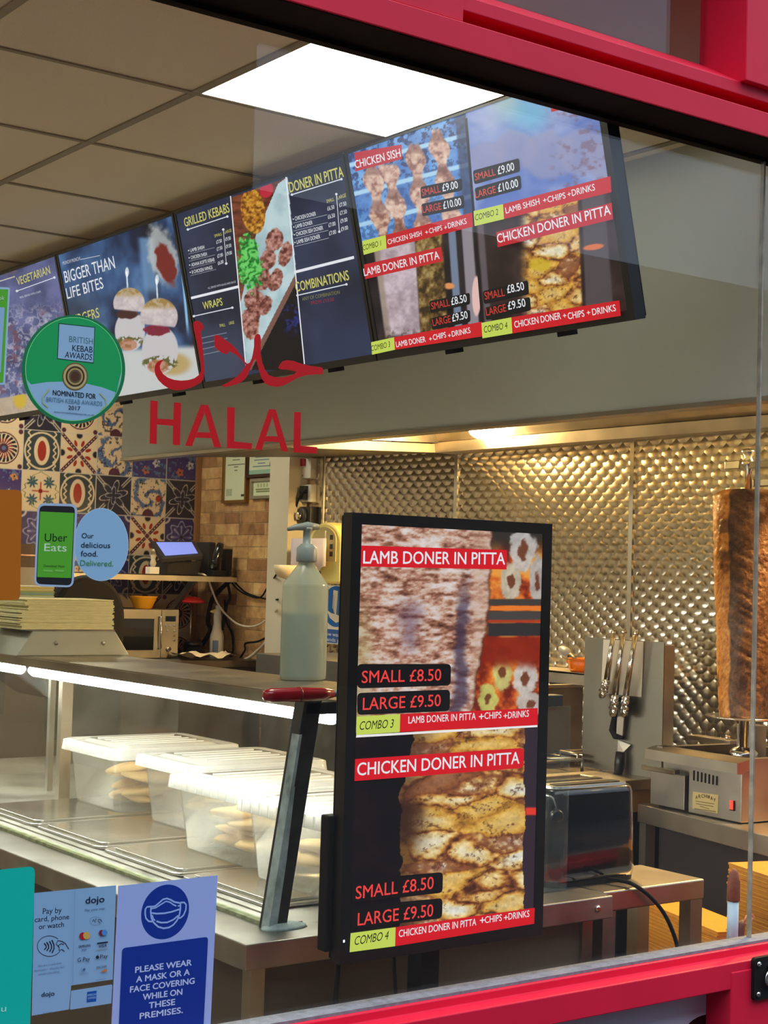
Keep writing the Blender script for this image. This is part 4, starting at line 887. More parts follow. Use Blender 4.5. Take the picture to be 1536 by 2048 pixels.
# award disc
a = Art(sticker_plane(149, 739)); a.dz = 0.00006
a.ellipse(149, 739, 101.5, 109, (24, 122, 74), 64); a.ellipse(149, 738, 95, 104, (116, 226, 140), 64); a.ellipse(149, 738, 93.5, 102.5, (18, 168, 90), 64)
c = a.p.px(149, 738); ex_ = a.p.px(149+93.5, 738)-c; fy_ = a.p.px(149, 738-102.5)-c
P = []
for k in range(41):
    th = math.radians(-172+164*k/40+4); P.append(c+ex_*math.cos(th)+fy_*math.sin(th))
P2 = [a.p.px(x, y) for x, y in ((232, 785), (205, 775), (176, 768), (140, 763), (95, 764), (62, 769))]
a.poly_uv(P+P2[::-1][::-1], ICE)
a.poly([(117, 646), (190, 654), (187, 727), (114, 718)], (14, 60, 44)); a.poly([(118.5, 648), (188.5, 655.5), (186, 725), (115.5, 716.5)], ICE)
a.text('BRITISH', (138, 684), (185.5, 689), 12, (60, 110, 120), 0.0); a.text('KEBAB', (144, 702), (185, 705.5), 12, (10, 24, 50), 0.006); a.text('AWARDS', (129, 715), (184, 720.5), 12, (10, 24, 50), 0.003, 0.12)
for r_, col in ((25.5, (120, 96, 42)), (23, (196, 180, 128)), (19, (70, 52, 22)), (15.5, (186, 160, 96)), (12.5, (96, 84, 60)), (9, (82, 50, 32))): a.ellipse(150, 753, r_, r_*1.09, col, 40)
a.text('NOMINATED FOR', (105, 790), (191, 798), 10, (8, 10, 24), 0.012); a.text('BRITISH KEBAB AWARDS', (92, 803), (204, 812), 9, (84, 128, 150), 0.0); a.text('2017', (136, 819), (160, 821), 8, (8, 12, 30), 0.006); a.text('www.britishkebabawards.co.uk', (107, 825), (188, 832), 3.5, (20, 40, 70), 0.0)
for sx, x0_ in ((-1, 86), (1, 211)): a.line([(x0_-sx*12, 778+ (8 if sx > 0 else 0)), (x0_, 793+(6 if sx > 0 else 0)), (x0_-sx*-1, 806+(4 if sx > 0 else 0)), (x0_-sx*10, 815+(6 if sx > 0 else 0))], 0.0022, (170, 190, 130))
sticker('award_sticker', a, 'round green and white award disc sticker with a gold hub on the window', 'sticker')

# delivery sticker: phone and disc
a = Art(sticker_plane(160, 1090)); a.dz = 0.00006
a.ellipse(203, 1089, 54, 73, (170, 206, 228), 56); a.ellipse(203, 1089, 52.5, 71.5, (146, 190, 222), 56)
pill(a, (75, 1006), (155, 1008), (147, 1175), (68, 1172), (170, 194, 220), 0.09)
pill(a, (79, 1011), (150, 1013), (143, 1171), (72, 1168), (30, 32, 34), 0.07)
a.poly([(80, 1023), (148, 1026), (142, 1156), (74, 1154)], (88, 176, 46))
a.text('Uber', (89, 1083), (134, 1083), 16, (10, 32, 20), 0.004); a.text('Eats', (88, 1102), (133, 1103), 15, (206, 234, 196), 0.01)
a.text('Download Now', (87, 1134), (129, 1135), 5, (30, 72, 20), 0.0)
for x_ in (87, 110): a.poly([(x_, 1139), (x_+18, 1140), (x_+18, 1144), (x_, 1143)], (120, 196, 86))
a.text('Our', (163, 1076), (187, 1076.5), 10, (10, 28, 56), 0.004); a.text('delicious', (161.5, 1095), (220, 1096), 11, (10, 28, 56), 0.004); a.text('food.', (161, 1112.5), (195, 1113), 11, (10, 28, 56), 0.004); a.text('Delivered.', (160, 1131), (226, 1132.5), 11, (70, 146, 76), 0.003)
sticker('delivery_sticker', a, 'delivery sticker shaped like a green phone joined to a pale blue disc', 'sticker')

# orange, green and teal stickers at the left edge of the view
a = Art(sticker_plane(20, 1090)); pill(a, (-140, 976), (44, 980), (40, 1200), (-140, 1203), (182, 104, 14), 0.03); sticker('orange_sticker', a, 'plain orange rectangular sticker at the left beside the phone sticker', 'sticker')
a = Art(sticker_plane(0, 670)); pill(a, (-90, 570), (20, 575), (10, 770), (-90, 764), (170, 204, 226), 0.02); a.poly([(-85, 575), (16, 579), (6, 765), (-85, 760)], (90, 184, 46)); a.poly([(-80, 612), (9, 615), (1, 745), (-80, 742)], (150, 190, 222)); a.text('ok', (-3, 600), (8, 600), 8, (206, 236, 206), 0.004)
sticker('green_border_sticker', a, 'pale sticker with a green border above and left of the award disc', 'sticker')
a = Art(sticker_plane(20, 1900)); pill(a, (-160, 1756), (70, 1732), (58, 2120), (-160, 2140), (0, 190, 172), 0.03); a.text('u', (2, 2024), (12, 2022), 13, (170, 240, 232), 0.004); sticker('teal_sticker', a, 'large teal sticker in the lower left corner, left of the card payment sticker', 'sticker')

# card payment sticker
a = Art(sticker_plane(148, 1890)); a.dz = 0.00006; BLU = (134, 176, 212); NAVY = (16, 20, 52)
DS = 180/1280.0
def dp(x, y): return (60+x*DS, 1760+y*DS)
def dpl(L): return [dp(x, y) for x, y in L]
a.poly(dpl([(60,185),(1225,75),(1175,1415),(585,1500),(555,1840),(25,1930)]), BLU)
def dtext(t_, p, q, cap, col=NAVY, bold=0.004, shear=0.0): a.text(t_, dp(*p), dp(*q), cap*DS, col, bold, shear)
dtext('Pay by', (180, 485), (450, 465), 80); dtext('card, phone', (65, 600), (555, 555), 72); dtext('or watch', (125, 700), (482, 665), 72)
c0 = (275, 940)
a.line([dp(c0[0]+172*math.cos(k*0.1571)+0, c0[1]-145*math.sin(k*0.1571)) for k in range(5, 38)], 0.0010, NAVY)
for k, (x_, h_) in enumerate(((210, 75), (245, 105), (285, 130), (320, 160))): a.line([dp(x_-10, 950-h_*0.55-10), dp(x_+18, 950-h_*0.2), dp(x_+20, 950+h_*0.15), dp(x_-8, 950+h_*0.55)], 0.0019, NAVY)
a.line(dpl([(550, 980), (500, 900), (450, 870), (395, 860), (370, 910), (395, 935), (440, 905), (480, 915)]), 0.0012, NAVY); a.line(dpl([(395, 935), (415, 960), (410, 1000), (450, 985), (490, 1015)]), 0.0012, NAVY)
for k, (p, q, s_) in enumerate((((110, 1235), (445, 1190), 'We are a cash free'), ((60, 1300), (490, 1245), 'business - thanks for'), ((120, 1350), (415, 1310), 'understanding'))): dtext(s_, p, q, 30, (110, 140, 176), 0.0)
dtext('dojo', (158, 1660), (345, 1640), 62, NAVY, 0.012); dtext('dojo', (785, 335), (1055, 312), 92, NAVY, 0.014); dtext('Pay your way', (780, 445), (1060, 415), 32, (70, 90, 130), 0.0)
a.line([dp(930+85*math.cos(k*0.33), 578-60*math.sin(k*0.33)) for k in range(20)], 0.0006, (110, 140, 170)); a.line(dpl([(885, 590), (900, 555), (925, 600), (935, 545)]), 0.0014, (50, 60, 90)); a.line(dpl([(960, 560), (1000, 560), (1020, 590)]), 0.001, (50, 60, 90)); a.line(dpl([(960, 575), (995, 610)]), 0.001, (50, 60, 90))
def dot(x, y, r_, col): 
    p = dp(x, y); a.ellipse(p[0], p[1], r_*DS, r_*1.06*DS, col, 24)
dot(748, 795, 50, (170, 26, 40)); dot(800, 788, 50, (206, 168, 84)); dot(1015, 750, 40, (120, 26, 60)); dot(1055, 747, 40, (70, 140, 206))
dtext('maestro', (990, 815), (1075, 805), 14, (60, 90, 130), 0.0)
dtext('SAMSUNG', (685, 962), (855, 940), 34, NAVY, 0.016); dtext('pay', (732, 1000), (800, 992), 30, (60, 80, 120), 0.006)
a.line(dpl([(948, 900), (1102, 880)]), 0.0024, NAVY); dtext('VISA', (975, 962), (1082, 945), 42, NAVY, 0.008, 0.2); a.line(dpl([(942, 992), (1100, 970)]), 0.0012, (140, 150, 150))
dtext('G Pay', (670, 1165), (845, 1145), 60, NAVY, 0.002); dot(952, 1095, 22, (40, 16, 46)); dtext('Pay', (990, 1115), (1100, 1100), 56, NAVY, 0.002); a.line(dpl([(955, 1070), (965, 1055)]), 0.001, (40, 16, 46))
a.line(dpl([(720, 1250), (780, 1245), (780, 1285), (720, 1290), (720, 1250)]), 0.0006, (120, 150, 190)); a.poly(dpl([(745, 1255), (778, 1250), (778, 1282), (745, 1287)]), (70, 100, 150)); dtext('Diners', (695, 1340), (815, 1325), 26, (110, 140, 176), 0.0)
dtext('DISCOVER', (935, 1258), (1085, 1240), 32, (40, 40, 50), 0.004); a.poly(dpl([(985, 1308), (1085, 1250), (1083, 1300)]), (190, 120, 66)); a.line(dpl([(930, 1418), (1070, 1400)]), 0.0006, (80, 110, 150)); a.line(dpl([(175, 1890), (310, 1870)]), 0.0006, (80, 110, 150))
a.line(dpl([(632, 130), (598, 1495)]), 0.0006, (120, 150, 180))
sticker('payment_sticker', a, 'pale blue sticker listing card and phone payments with wave and hand symbol', 'sticker')
a = Art(sticker_plane(182, 2000)); a.dz = 0.00006
a.poly(dpl([(585,1575),(1160,1485),(1172,1500),(1155,1755),(575,1845),(568,1830)]), BLU); a.poly(dpl([(812,1592),(948,1572),(940,1728),(803,1745)]), (10, 78, 168))
dtext('AMERICAN', (815, 1655), (940, 1638), 30, (150, 196, 226), 0.004); dtext('EXPRESS', (825, 1698), (935, 1683), 30, (150, 196, 226), 0.004)
sticker('card_sticker', a, 'small pale card sticker with a blue square logo beneath the payment sticker', 'sticker')

# mask poster
a = Art(sticker_plane(325, 1900)); a.dz = 0.00006; MS = 230/1529.0
def mp_(x, y): return (220+x*MS, 1740+y*MS)
def mpl(L): return [mp_(x, y) for x, y in L]
LIL = (158, 180, 234); DB = (8, 50, 146); LN = (150, 184, 240)
a.poly(mpl([(108, 212), (1432, 70), (1330, 2200), (5, 2330)]), LIL)
c_ = mp_(735, 557)
# tall ellipse as photographed is a circle on the sheet
cc = a.p.px(*c_); rr = a.p.px(c_[0]+47, c_[1])-cc; R0 = float(np.hypot(*rr))*1.0
a.poly_uv([cc+np.array((R0*math.cos(k*math.pi/32), R0*math.sin(k*math.pi/32))) for k in range(64)], DB)
W_ = 0.0030
a.line(mpl([(545, 490), (600, 480), (660, 430), (705, 390), (755, 378), (805, 395), (855, 425), (935, 440)]), W_, LN)
a.line(mpl([(555, 515), (610, 500), (680, 455), (745, 415), (800, 430), (840, 460), (880, 478)]), W_*0.8, LN); a.line(mpl([(900, 478), (925, 476)]), W_*0.8, LN)
a.line(mpl([(545, 490), (540, 560), (550, 640), (580, 700), (640, 755), (710, 775), (780, 765), (840, 730), (890, 670), (920, 600), (935, 520), (935, 440)]), W_, LN)
a.line(mpl([(548, 570), (620, 580), (720, 575), (820, 555), (925, 520)]), W_, LN)
a.line(mpl([(560, 600), (575, 650), (600, 672)]), W_*0.8, LN); a.line(mpl([(615, 680), (680, 700), (760, 695), (840, 660), (905, 605)]), W_, LN)
a.line(mpl([(545, 484), (490, 490), (468, 520), (465, 580), (475, 640), (510, 680), (560, 686)]), W_, LN); a.line(mpl([(935, 432), (985, 430), (1010, 460), (1005, 530), (975, 600), (935, 635), (905, 640)]), W_, LN)
pill(a, mp_(160, 1038), mp_(1303, 886), mp_(1235, 2200), mp_(105, 2320), DB, 0.02)
for s_, p, q in (('PLEASE WEAR', (330, 1368), (1085, 1265)), ('A MASK OR A', (342, 1495), (1058, 1392)), ('FACE COVERING', (260, 1630), (1122, 1508)), ('WHILE ON', (430, 1728), (958, 1655)), ('THESE', (510, 1840), (862, 1790)), ('PREMISES.', (388, 1982), (965, 1898))):
    a.text(s_, mp_(*p), mp_(*q), 78*MS, (184, 206, 240), 0.03)
sticker('mask_poster', a, 'white and blue notice with a face mask symbol asking people to wear a mask', 'poster')

# ------------------------------------------------------------------ glass-fronted display counter
LZ = 0.92; CX0 = 1.768; CX1 = 2.843; CY0 = 0.35; CY1 = 3.6; TZ = 1.42
t = thing('display_counter', 'long steel counter with a lit glass display case on top', 'display counter', (CX0, CY0, 0))
def T(x, y, z): return (x-CX0, y-CY0, z)
def tb(mb, x0, x1, y0, y1, z0, z1): return mb.box(x0-CX0, x1-CX0, y0-CY0, y1-CY0, z0, z1)
tb(MB(), CX0, CX1, CY0, CY1, LZ-0.056, LZ).build('worktop', M_STEEL_D, t, bevel=0.003)
b = MB(); tb(b, CX0+0.05, CX1-0.03, CY0+0.05, CY1-0.05, 0.06, LZ-0.056); tb(b, CX0+0.044, CX0+0.052, CY0+0.044, CY0+0.052, 0.06, LZ-0.056)
b.build('cabinet', mat('taupe_cabinet', rgb(88, 80, 68), 0.5, noise=0.08, scale=4), t)
b = MB()
for (x_, y_) in ((CX0+0.04, CY0+0.04), (CX1-0.065, CY0+0.04), (CX0+0.04, CY1-0.08), (CX1-0.065, CY1-0.08)):
    tb(MB(), x_, x_+0.035, y_, y_+0.035, 0.0, LZ-0.056).build('leg', M_STEEL_W, t)
tb(MB(), CX0+0.06, CX0+0.064, CY0+0.3, CY0+0.304, 0.06, 0.86)
# raised rail the front glass stands on, with the stained putty line
PB = on(548, 1856, 2, LZ); PT = on(620, 1407, 1, PB[1]); TX = PT[0]
M_PUTTY = mat('old_putty', rgb(150, 160, 126), 0.8, noise=0.35, scale=40)
tb(MB(), PB[0]-0.012, PB[0]+0.012, CY0+0.09, CY1-0.05, LZ, LZ+0.008).build('putty_line', M_PUTTY, t)
tb(MB(), PB[0]+0.055, PB[0]+0.085, CY0+0.12, CY1-0.1, LZ, LZ+0.004).build('drain_channel', M_STEEL_D, t)
# corner post: painted, chipped, leaning back
M_POST = mat('chipped_post', rgb(44, 50, 48), 0.5, noise=0.5, scale=18)
M_CHIP = mat('pale_chipped_paint', rgb(150, 170, 170), 0.7, noise=0.45, scale=25)
y0, y1 = PB[1]-0.014, PB[1]+0.026
hx = 0.024
MB().hexa([T(PB[0]-hx, y0, LZ), T(PB[0]+hx, y0, LZ), T(PB[0]+hx, y1, LZ), T(PB[0]-hx, y1, LZ), T(TX-hx, y0, TZ), T(TX+hx, y0, TZ), T(TX+hx, y1, TZ), T(TX-hx, y1, TZ)]).build('corner_post', M_POST, t, bevel=0.002)
b = MB(); k1 = 0.62
def lerp(p, q, k): return tuple(p[i]+(q[i]-p[i])*k for i in range(3))
for (ka, kb, w0, w1) in ((0.0, 0.30, 0.9, 0.8), (0.30, 0.62, 0.8, 0.45), (0.62, 0.85, 0.35, 0.3)):
    for xa in (0,):
        A1 = lerp(T(PB[0]-hx-0.001, y0-0.002, LZ), T(TX-hx-0.001, y0-0.002, TZ), ka); B1 = lerp(T(PB[0]-hx-0.001, y0-0.002, LZ), T(TX-hx-0.001, y0-0.002, TZ), kb)
        b.hexa([A1, (A1[0]+hx*w0, A1[1], A1[2]), (A1[0]+hx*w0, A1[1]+0.03, A1[2]), (A1[0], A1[1]+0.03, A1[2]), B1, (B1[0]+hx*w1, B1[1], B1[2]), (B1[0]+hx*w1, B1[1]+0.03, B1[2]), (B1[0], B1[1]+0.03, B1[2])])
b.build('peeling_strip', M_CHIP, t)
MB().lathe([(0.06, 0.0), (0.055, 0.006), (0.03, 0.012)], T(PB[0]+0.02, PB[1]-0.01, LZ), 14, sx=1.0, sy=0.5).build('putty_lump', M_CHIP, t)
tb(MB(), TX-0.02, CX1-0.1, y0, y1, TZ-0.032, TZ-0.004).build('end_rail', M_POST, t, bevel=0.002)
# top plate with its front valance
TXF = 2.035; TXB = on(420, 1335, 2, TZ)[0]
b = MB(); tb(b, TXF, TXB+0.03, CY0+0.07, CY1-0.2, TZ-0.004, TZ)
b.hexa([T(TXF+0.012, CY0+0.12, TZ-0.032), T(TXF+0.016, CY0+0.12, TZ-0.032), T(TXF+0.016, CY1-0.2, TZ-0.032), T(TXF+0.012, CY1-0.2, TZ-0.032), T(TXF, CY0+0.12, TZ), T(TXF+0.006, CY0+0.12, TZ), T(TXF+0.006, CY1-0.2, TZ), T(TXF, CY1-0.2, TZ)])
M_TOP = mat('stained_top_plate', (0.40, 0.37, 0.31), 0.38, 1.0, noise=0.25, scale=5, rough_var=0.14)
b.build('top_plate', M_TOP, t)
# tube light under the plate
yt0 = on(64, 1350, 0, TXF+0.05)[1]
lt = MB(); lt.tube([T(TXF+0.045, CY0+0.14, TZ-0.046), T(TXF+0.045, CY0+0.16, TZ-0.046), T(TXF+0.045, yt0-0.03, TZ-0.046), T(TXF+0.045, yt0, TZ-0.046)], [0.012, 0.018, 0.018, 0.010], 14); lt.build('tube_light', M_TUBE, t)
lt = MB(); lt.tube([T(TXF+0.045, yt0+0.06, TZ-0.046), T(TXF+0.045, yt0+0.08, TZ-0.046), T(TXF+0.045, CY1-0.3, TZ-0.046)], [0.010, 0.018, 0.018], 14); lt.build('tube_light', M_TUBE, t)
# glass: sloping front, near end, and the upright steel divider
MB().hexa([T(PB[0]-0.003, PB[1]+0.03, LZ+0.002), T(PB[0]+0.003, PB[1]+0.03, LZ+0.002), T(PB[0]+0.003, CY1-0.06, LZ+0.002), T(PB[0]-0.003, CY1-0.06, LZ+0.002), T(TXF+0.008, PB[1]+0.03, TZ-0.034), T(TXF+0.014, PB[1]+0.03, TZ-0.034), T(TXF+0.014, CY1-0.21, TZ-0.034), T(TXF+0.008, CY1-0.21, TZ-0.034)]).build('front_glass', M_CASEGLASS, t)
MB().prism([(PB[0]+hx+0.002-CX0, LZ+0.001), (CX1-0.06-CX0, LZ+0.001), (CX1-0.06-CX0, TZ-0.034), (TX+hx+0.002-CX0, TZ-0.034)], 1, PB[1]-CY0, PB[1]+0.006-CY0).build('end_glass', M_CASEGLASS, t)
DV = on(128, 1592, 2, LZ+0.01); DVT = on(136, 1385, 1, DV[1])
tb(MB(), DV[0]-0.02, DV[0]+0.02, DV[1], DV[1]+0.03, LZ, TZ-0.004).build('divider_post', M_STEEL_W, t)
MB().box(DV[0]+0.022-CX0, CX1-0.08-CX0, DV[1]+0.012-CY0, DV[1]+0.018-CY0, LZ+0.001, TZ-0.03).build('divider_glass', M_CASEGLASS, t)
tb(MB(), CX1-0.055, CX1-0.03, CY0+0.8, CY1-0.1, LZ, LZ+0.05).build('back_rail', M_STEEL_D, t)
b = MB()
for yy in (CY0+0.12, DV[1]+0.2, CY1-0.3): tb(MB(), TXB, TXB+0.02, yy, yy+0.02, LZ, TZ-0.004).build('rear_post', M_STEEL_D, t)

# pan lids lying in a row in the case
lab4 = ('nearest steel pan lid in the display case, beside the corner post', 'second steel pan lid from the corner post in the display case', 'third steel pan lid from the corner post in the display case', 'fourth steel pan lid from the corner post, nearest the divider')
def pan_lid():
    b = MB(); w, d = 0.53, 0.445
    b.rounded(-0, w, 0, d, 0.03, 2, 0.0, 0.010); b.rounded(0.02, w-0.02, 0.02, d-0.02, 0.025, 2, 0.010, 0.016)
    b.rounded(0.05, w-0.05, 0.05, d-0.05, 0.02, 2, 0.0155, 0.0175)
    return b
ys = [on(75, 1647, 2, 0.935)[1], on(215, 1692, 2, 0.935)[1]]; pitch = ys[0]-ys[1]
M_PAN = mat('pan_steel', (0.68, 0.66, 0.62), 0.24, 1.0, noise=0.06, scale=7, rough_var=0.08)
first = None
for k in range(4):
    loc = (1.985, ys[0]+0.01-(3-k)*pitch if False else ys[1]-pitch*(2-k)+0.012, LZ+0.0045)
    if first is None:
        b = MB(); w, d = 0.53, pitch-0.018
        b.rounded(0, w, 0, d, 0.03, 2, 0.0, 0.008); b.rounded(0.022, w-0.022, 0.022, d-0.022, 0.025, 2, 0.008, 0.014)
        first = tag(b.build('pan_lid', M_PAN, loc=loc, bevel=0.002), lab4[k], 'pan lid', 'steel pan lids in the display case')
    else: dup(first, loc, 0.0, lab4[k])

# storage boxes of bread standing on the lids
M_BOX = plastic_clear('clear_tub_plastic', (0.93, 0.94, 0.93), 0.22, 0.12)
M_LID = plastic_clear('milky_lid_plastic', (0.95, 0.96, 0.96), 0.72, 0.2)
M_BREAD = mat('bread', rgb(226, 186, 120), 0.8, noise=0.25, scale=14, bump=0.3)
def tub(label, loc, W, D, H, rz, seed):
    t = thing('storage_box', label, 'storage box', loc, rz, group='clear storage boxes in the display case')
    b = MB(); n = 7
    def ring(z, k, r=0.035):
        P = []; x0, x1, y0, y1 = k, D-k, k, W-k
        for cx, cy, a0 in ((x1-r, y0+r, -90), (x1-r, y1-r, 0), (x0+r, y1-r, 90), (x0+r, y0+r, 180)):
            for q in range(n): a_ = math.radians(a0+90*q/(n-1)); P.append((cx+r*math.cos(a_), cy+r*math.sin(a_), z))
        return P
    R_ = [ring(0.0, 0.045), ring(0.008, 0.038), ring(H*0.80, 0.022), ring(H*0.82, 0.012), ring(H-0.03, 0.008)]
    m_ = len(R_[0]); vs_ = [p for r in R_ for p in r]; fs = [tuple(range(m_))]+[(i*m_+k, i*m_+(k+1) % m_, (i+1)*m_+(k+1) % m_, (i+1)*m_+k) for i in range(4) for k in range(m_)]
    b.add(vs_, fs, True); b.build('tub', M_BOX, t)
    b = MB(); R_ = [ring(H-0.036, -0.004), ring(H-0.004, 0.0), ring(H, 0.012), ring(H-0.006, 0.03), ring(H-0.004, 0.05), ring(H+0.002, 0.062)]
    vs_ = [p for r in R_ for p in r]; fs = [tuple(5*m_+k for k in range(m_))]+[(i*m_+k, i*m_+(k+1) % m_, (i+1)*m_+(k+1) % m_, (i+1)*m_+k) for i in range(5) for k in range(m_)]
    b.add(vs_, fs, True)
    for q in range(5): yy = W*(0.25+0.125*q); b.box(0.09, D-0.09, yy-0.004, yy+0.004, H+0.001, H+0.005)
    l_ = b.build('lid', M_LID, t)
    for q in range(9): yy = 0.05+q*(W-0.1)/8; MB().box(-0.0065, -0.003, yy-0.0022, yy+0.0022, H-0.034, H-0.004).build('rib', M_LID, l_)
    rnd = random.Random(seed); b = MB()
    for q in range(13):
        cx = D*rnd.uniform(0.26, 0.74); cy = W*rnd.uniform(0.27, 0.73); cz = 0.03+0.0085*q; ra, rb_, rc = rnd.uniform(.07, .095), rnd.uniform(.055, .08), rnd.uniform(.012, .018)
        Rm = Matrix.Rotation(rnd.uniform(0, 3.1), 3, 'Z') @ Matrix.Rotation(rnd.uniform(-.22, .22), 3, 'X') @ Matrix.Rotation(rnd.uniform(-.18, .18), 3, 'Y')
        vs2 = []; n1, n2 = 18, 9
        for i in range(n2+1):
            for k2 in range(n1):
                th = math.pi*i/n2; ph = 2*math.pi*k2/n1; v = Rm @ Vector((ra*math.sin(th)*math.cos(ph), rb_*math.sin(th)*math.sin(ph), rc*math.cos(th)*(1+0.3*math.sin(3*ph+q))))
                vs2.append((min(D-0.05, max(0.05, cx+v.x)), min(W-0.05, max(0.05, cy+v.y)), max(0.011, cz+v.z)))
        b.add(vs2, [(i*n1+k2, i*n1+(k2+1) % n1, (i+1)*n1+(k2+1) % n1, (i+1)*n1+k2) for i in range(n2) for k2 in range(n1)], True)
    f = b.build('bread', M_BREAD, t); f['kind'] = 'stuff'; return t
zb = LZ+0.0045+0.0142
tubs = (('clear lidded storage box nearest the corner post, half behind it', on(552, 1640, 2, 1.14)), ('second clear lidded storage box from the corner post', on(365, 1560, 2, 1.14)), ('third clear lidded storage box from the corner post', on(270, 1508, 2, 1.14)), ('farthest clear lidded storage box, next to the divider', on(125, 1488, 2, 1.14)))
for k, (lab, q) in enumerate(tubs):
    W_b = (0.42, 0.43, 0.40, 0.40)[k]; x_ = (2.075, 2.125, 2.27, 2.25)[k]; y_ = (0.505, 0.945, 1.45, 1.93)[k]
    tub(lab, (x_, y_, LZ+0.0187), W_b, 0.46, 0.205, 0.0, k)

# ------------------------------------------------------------------ things standing on the display case
p = on(603, 1358, 1, 1.02); zt_ = TZ+0.0005
M_SANI = plastic_clear('sanitiser_bottle', (0.66, 0.74, 0.68), 0.62, 0.15)
M_GEL = mat('sanitiser_gel', rgb(140, 158, 146), 0.3)
M_PUMP = mat('pump_plastic', rgb(130, 146, 150), 0.4)
bw = (on(645, 1250, 1, 1.02)[0]-on(561, 1250, 1, 1.02)[0])/2; hs = on(603, 1170, 1, 1.02)[2]-zt_
t = thing('pump_bottle', 'tall pale translucent pump bottle of hand sanitiser on the display case top', 'pump bottle', (p[0]+0.004, 1.02, zt_))
b = MB(); k = bw; b.lathe([(k*0.9, 0.0), (k*0.99, 0.004), (k, 0.012), (k, hs-0.004), (k*0.985, hs), (k*0.97, hs+0.003), (k*0.42, hs+0.050), (k*0.36, hs+0.055), (k*0.32, hs+0.07)], n=40, sy=0.72); b.build('bottle', M_SANI, t)
MB().lathe([(k*0.93, 0.006), (k*0.965, 0.02), (k*0.965, hs*0.70)], n=36, sy=0.71).build('liquid', M_GEL, t)
MB().lathe([(k*0.40, hs+0.062), (k*0.42, hs+0.066), (k*0.40, hs+0.10), (k*0.24, hs+0.11), (k*0.17, hs+0.112), (k*0.16, hs+0.145), (k*0.2, hs+0.148), (k*0.2, hs+0.155)], n=28).build('pump_neck', M_PUMP, t)
MB().tube([(-0.062, 0, hs+0.147), (-0.04, 0, hs+0.153), (0, 0, hs+0.158), (0.035, 0, hs+0.157)], [0.005, 0.008, 0.012, 0.008], 12).build('nozzle', M_PUMP, t)
MB().tube([(0, 0, 0.02), (0, 0, hs+0.06)], 0.004, 8).build('dip_tube', M_PUMP, t)
# red cutter
M_REDP = mat('red_plastic', rgb(150, 14, 30), 0.22, coat=0.3)
q = on(605, 1390, 2, TZ+0.016); L = on(668, 1385, 1, q[1])[0]-on(530, 1385, 1, q[1])[0]
t = thing('utility_knife', 'glossy red plastic utility knife lying on the display case top', 'utility knife', (q[0]-0.01, q[1], TZ+0.0172))
b = MB(); hl = L/2; b.tube([(-hl, 0, 0), (-hl+0.004, 0, 0), (-hl+0.02, 0, 0), (0, 0, 0), (hl-0.03, 0, 0), (hl, 0, 0)], [0.006, 0.012, 0.0155, 0.0165, 0.0145, 0.009], 18); b.build('handle', M_REDP, t)
MB().tube([(-0.001, 0, 0), (0.002, 0, 0)], [0.0172, 0.0172], 18).build('seam_ring', mat('dark_red_plastic', rgb(110, 10, 22), 0.3), t)
MB().tube([(hl-0.002, 0, 0), (hl+0.05, 0, -0.001)], [0.008, 0.006], 12).build('blade_holder', mat('blue_grey_plastic', rgb(120, 150, 160), 0.35), t)

# weighing scale with sloped steel back, paper stack on its pan
y_s = 2.2
t = thing('weighing_scale', 'grey steel weighing scale with sloped back plate under the paper stack', 'scale', (2.2, y_s, TZ))
def sx(x, y, Y): return on(x, y, 1, Y)[0]-2.2
zt1 = on(150, 1262, 1, y_s)[2]-TZ
b = MB(); xl0, xr0, xl1, xr1 = sx(24, 1302, y_s), sx(251, 1312, y_s), sx(66, 1262, y_s), sx(231, 1262, y_s)
b.hexa([(xl0, -0.03, 0.0), (xr0, -0.03, 0.0), (xr0, 0.26, 0.0), (xl0, 0.26, 0.0), (xl1, 0.0, zt1), (xr1, 0.0, zt1), (xr1, 0.26, zt1), (xl1, 0.26, zt1)]); b.build('body', mat('dull_grey_steel', rgb(150, 154, 146), 0.5, 0.35, noise=0.1, scale=8), t, bevel=0.004)
for x_ in (108, 202):
    MB().tube([(sx(x_, 1283, y_s), -0.02, zt1*0.5), (sx(x_, 1283, y_s), -0.009, zt1*0.52)], 0.006, 12).build('screw', M_STEEL_D, t)
MB().box(xl1-0.01, xr1+0.002, 0.01, 0.25, zt1, zt1+0.004).build('pan', M_STEEL, t)
rnd = random.Random(3)
M_SHEET = mat('cream_paper_edges', rgb(214, 212, 168), 0.85, noise=0.12, scale=30, stretch=(1, 1, 14))
zt2 = on(150, 1199, 1, y_s)[2]
def ream(name, mats, label, x0, x1, y0, y1, z0, z1, n, jit, sd, group):
    r_ = random.Random(sd); b = MB(); dz = (z1-z0)/n
    for k in range(n):
        b.mi = r_.randrange(len(mats)) if len(mats) > 1 else 0; j = r_.uniform(-jit, jit); j2 = r_.uniform(-jit, jit)*2
        b.box(x0+j2 if k < n*0.6 else x0+0.02+j2, x1+j, y0+abs(j)*0.7, y1, z0+k*dz, z0+(k+1)*dz-dz*0.06)
    return tag(b.build(name, mats), label, 'paper stack', group)
ream('paper_stack', [M_SHEET], 'thick stack of cream paper sheets on top of the weighing scale', sx(42, 1230, y_s)+2.2, sx(229, 1230, y_s)+2.2, y_s+0.005, y_s+0.24, TZ+zt1+0.0045, zt2, 26, 0.004, 5, 'paper stacks on the display case')
Y2 = 2.62
ms = [mat('menu_green', rgb(150, 176, 130), 0.6), mat('menu_yellow', rgb(214, 200, 110), 0.6), mat('menu_blue', rgb(130, 176, 176), 0.6), mat('menu_white', rgb(214, 216, 200), 0.6)]
x1_, z1_ = on(95, 1262, 1, Y2)[0], on(60, 1262, 1, Y2)[2]
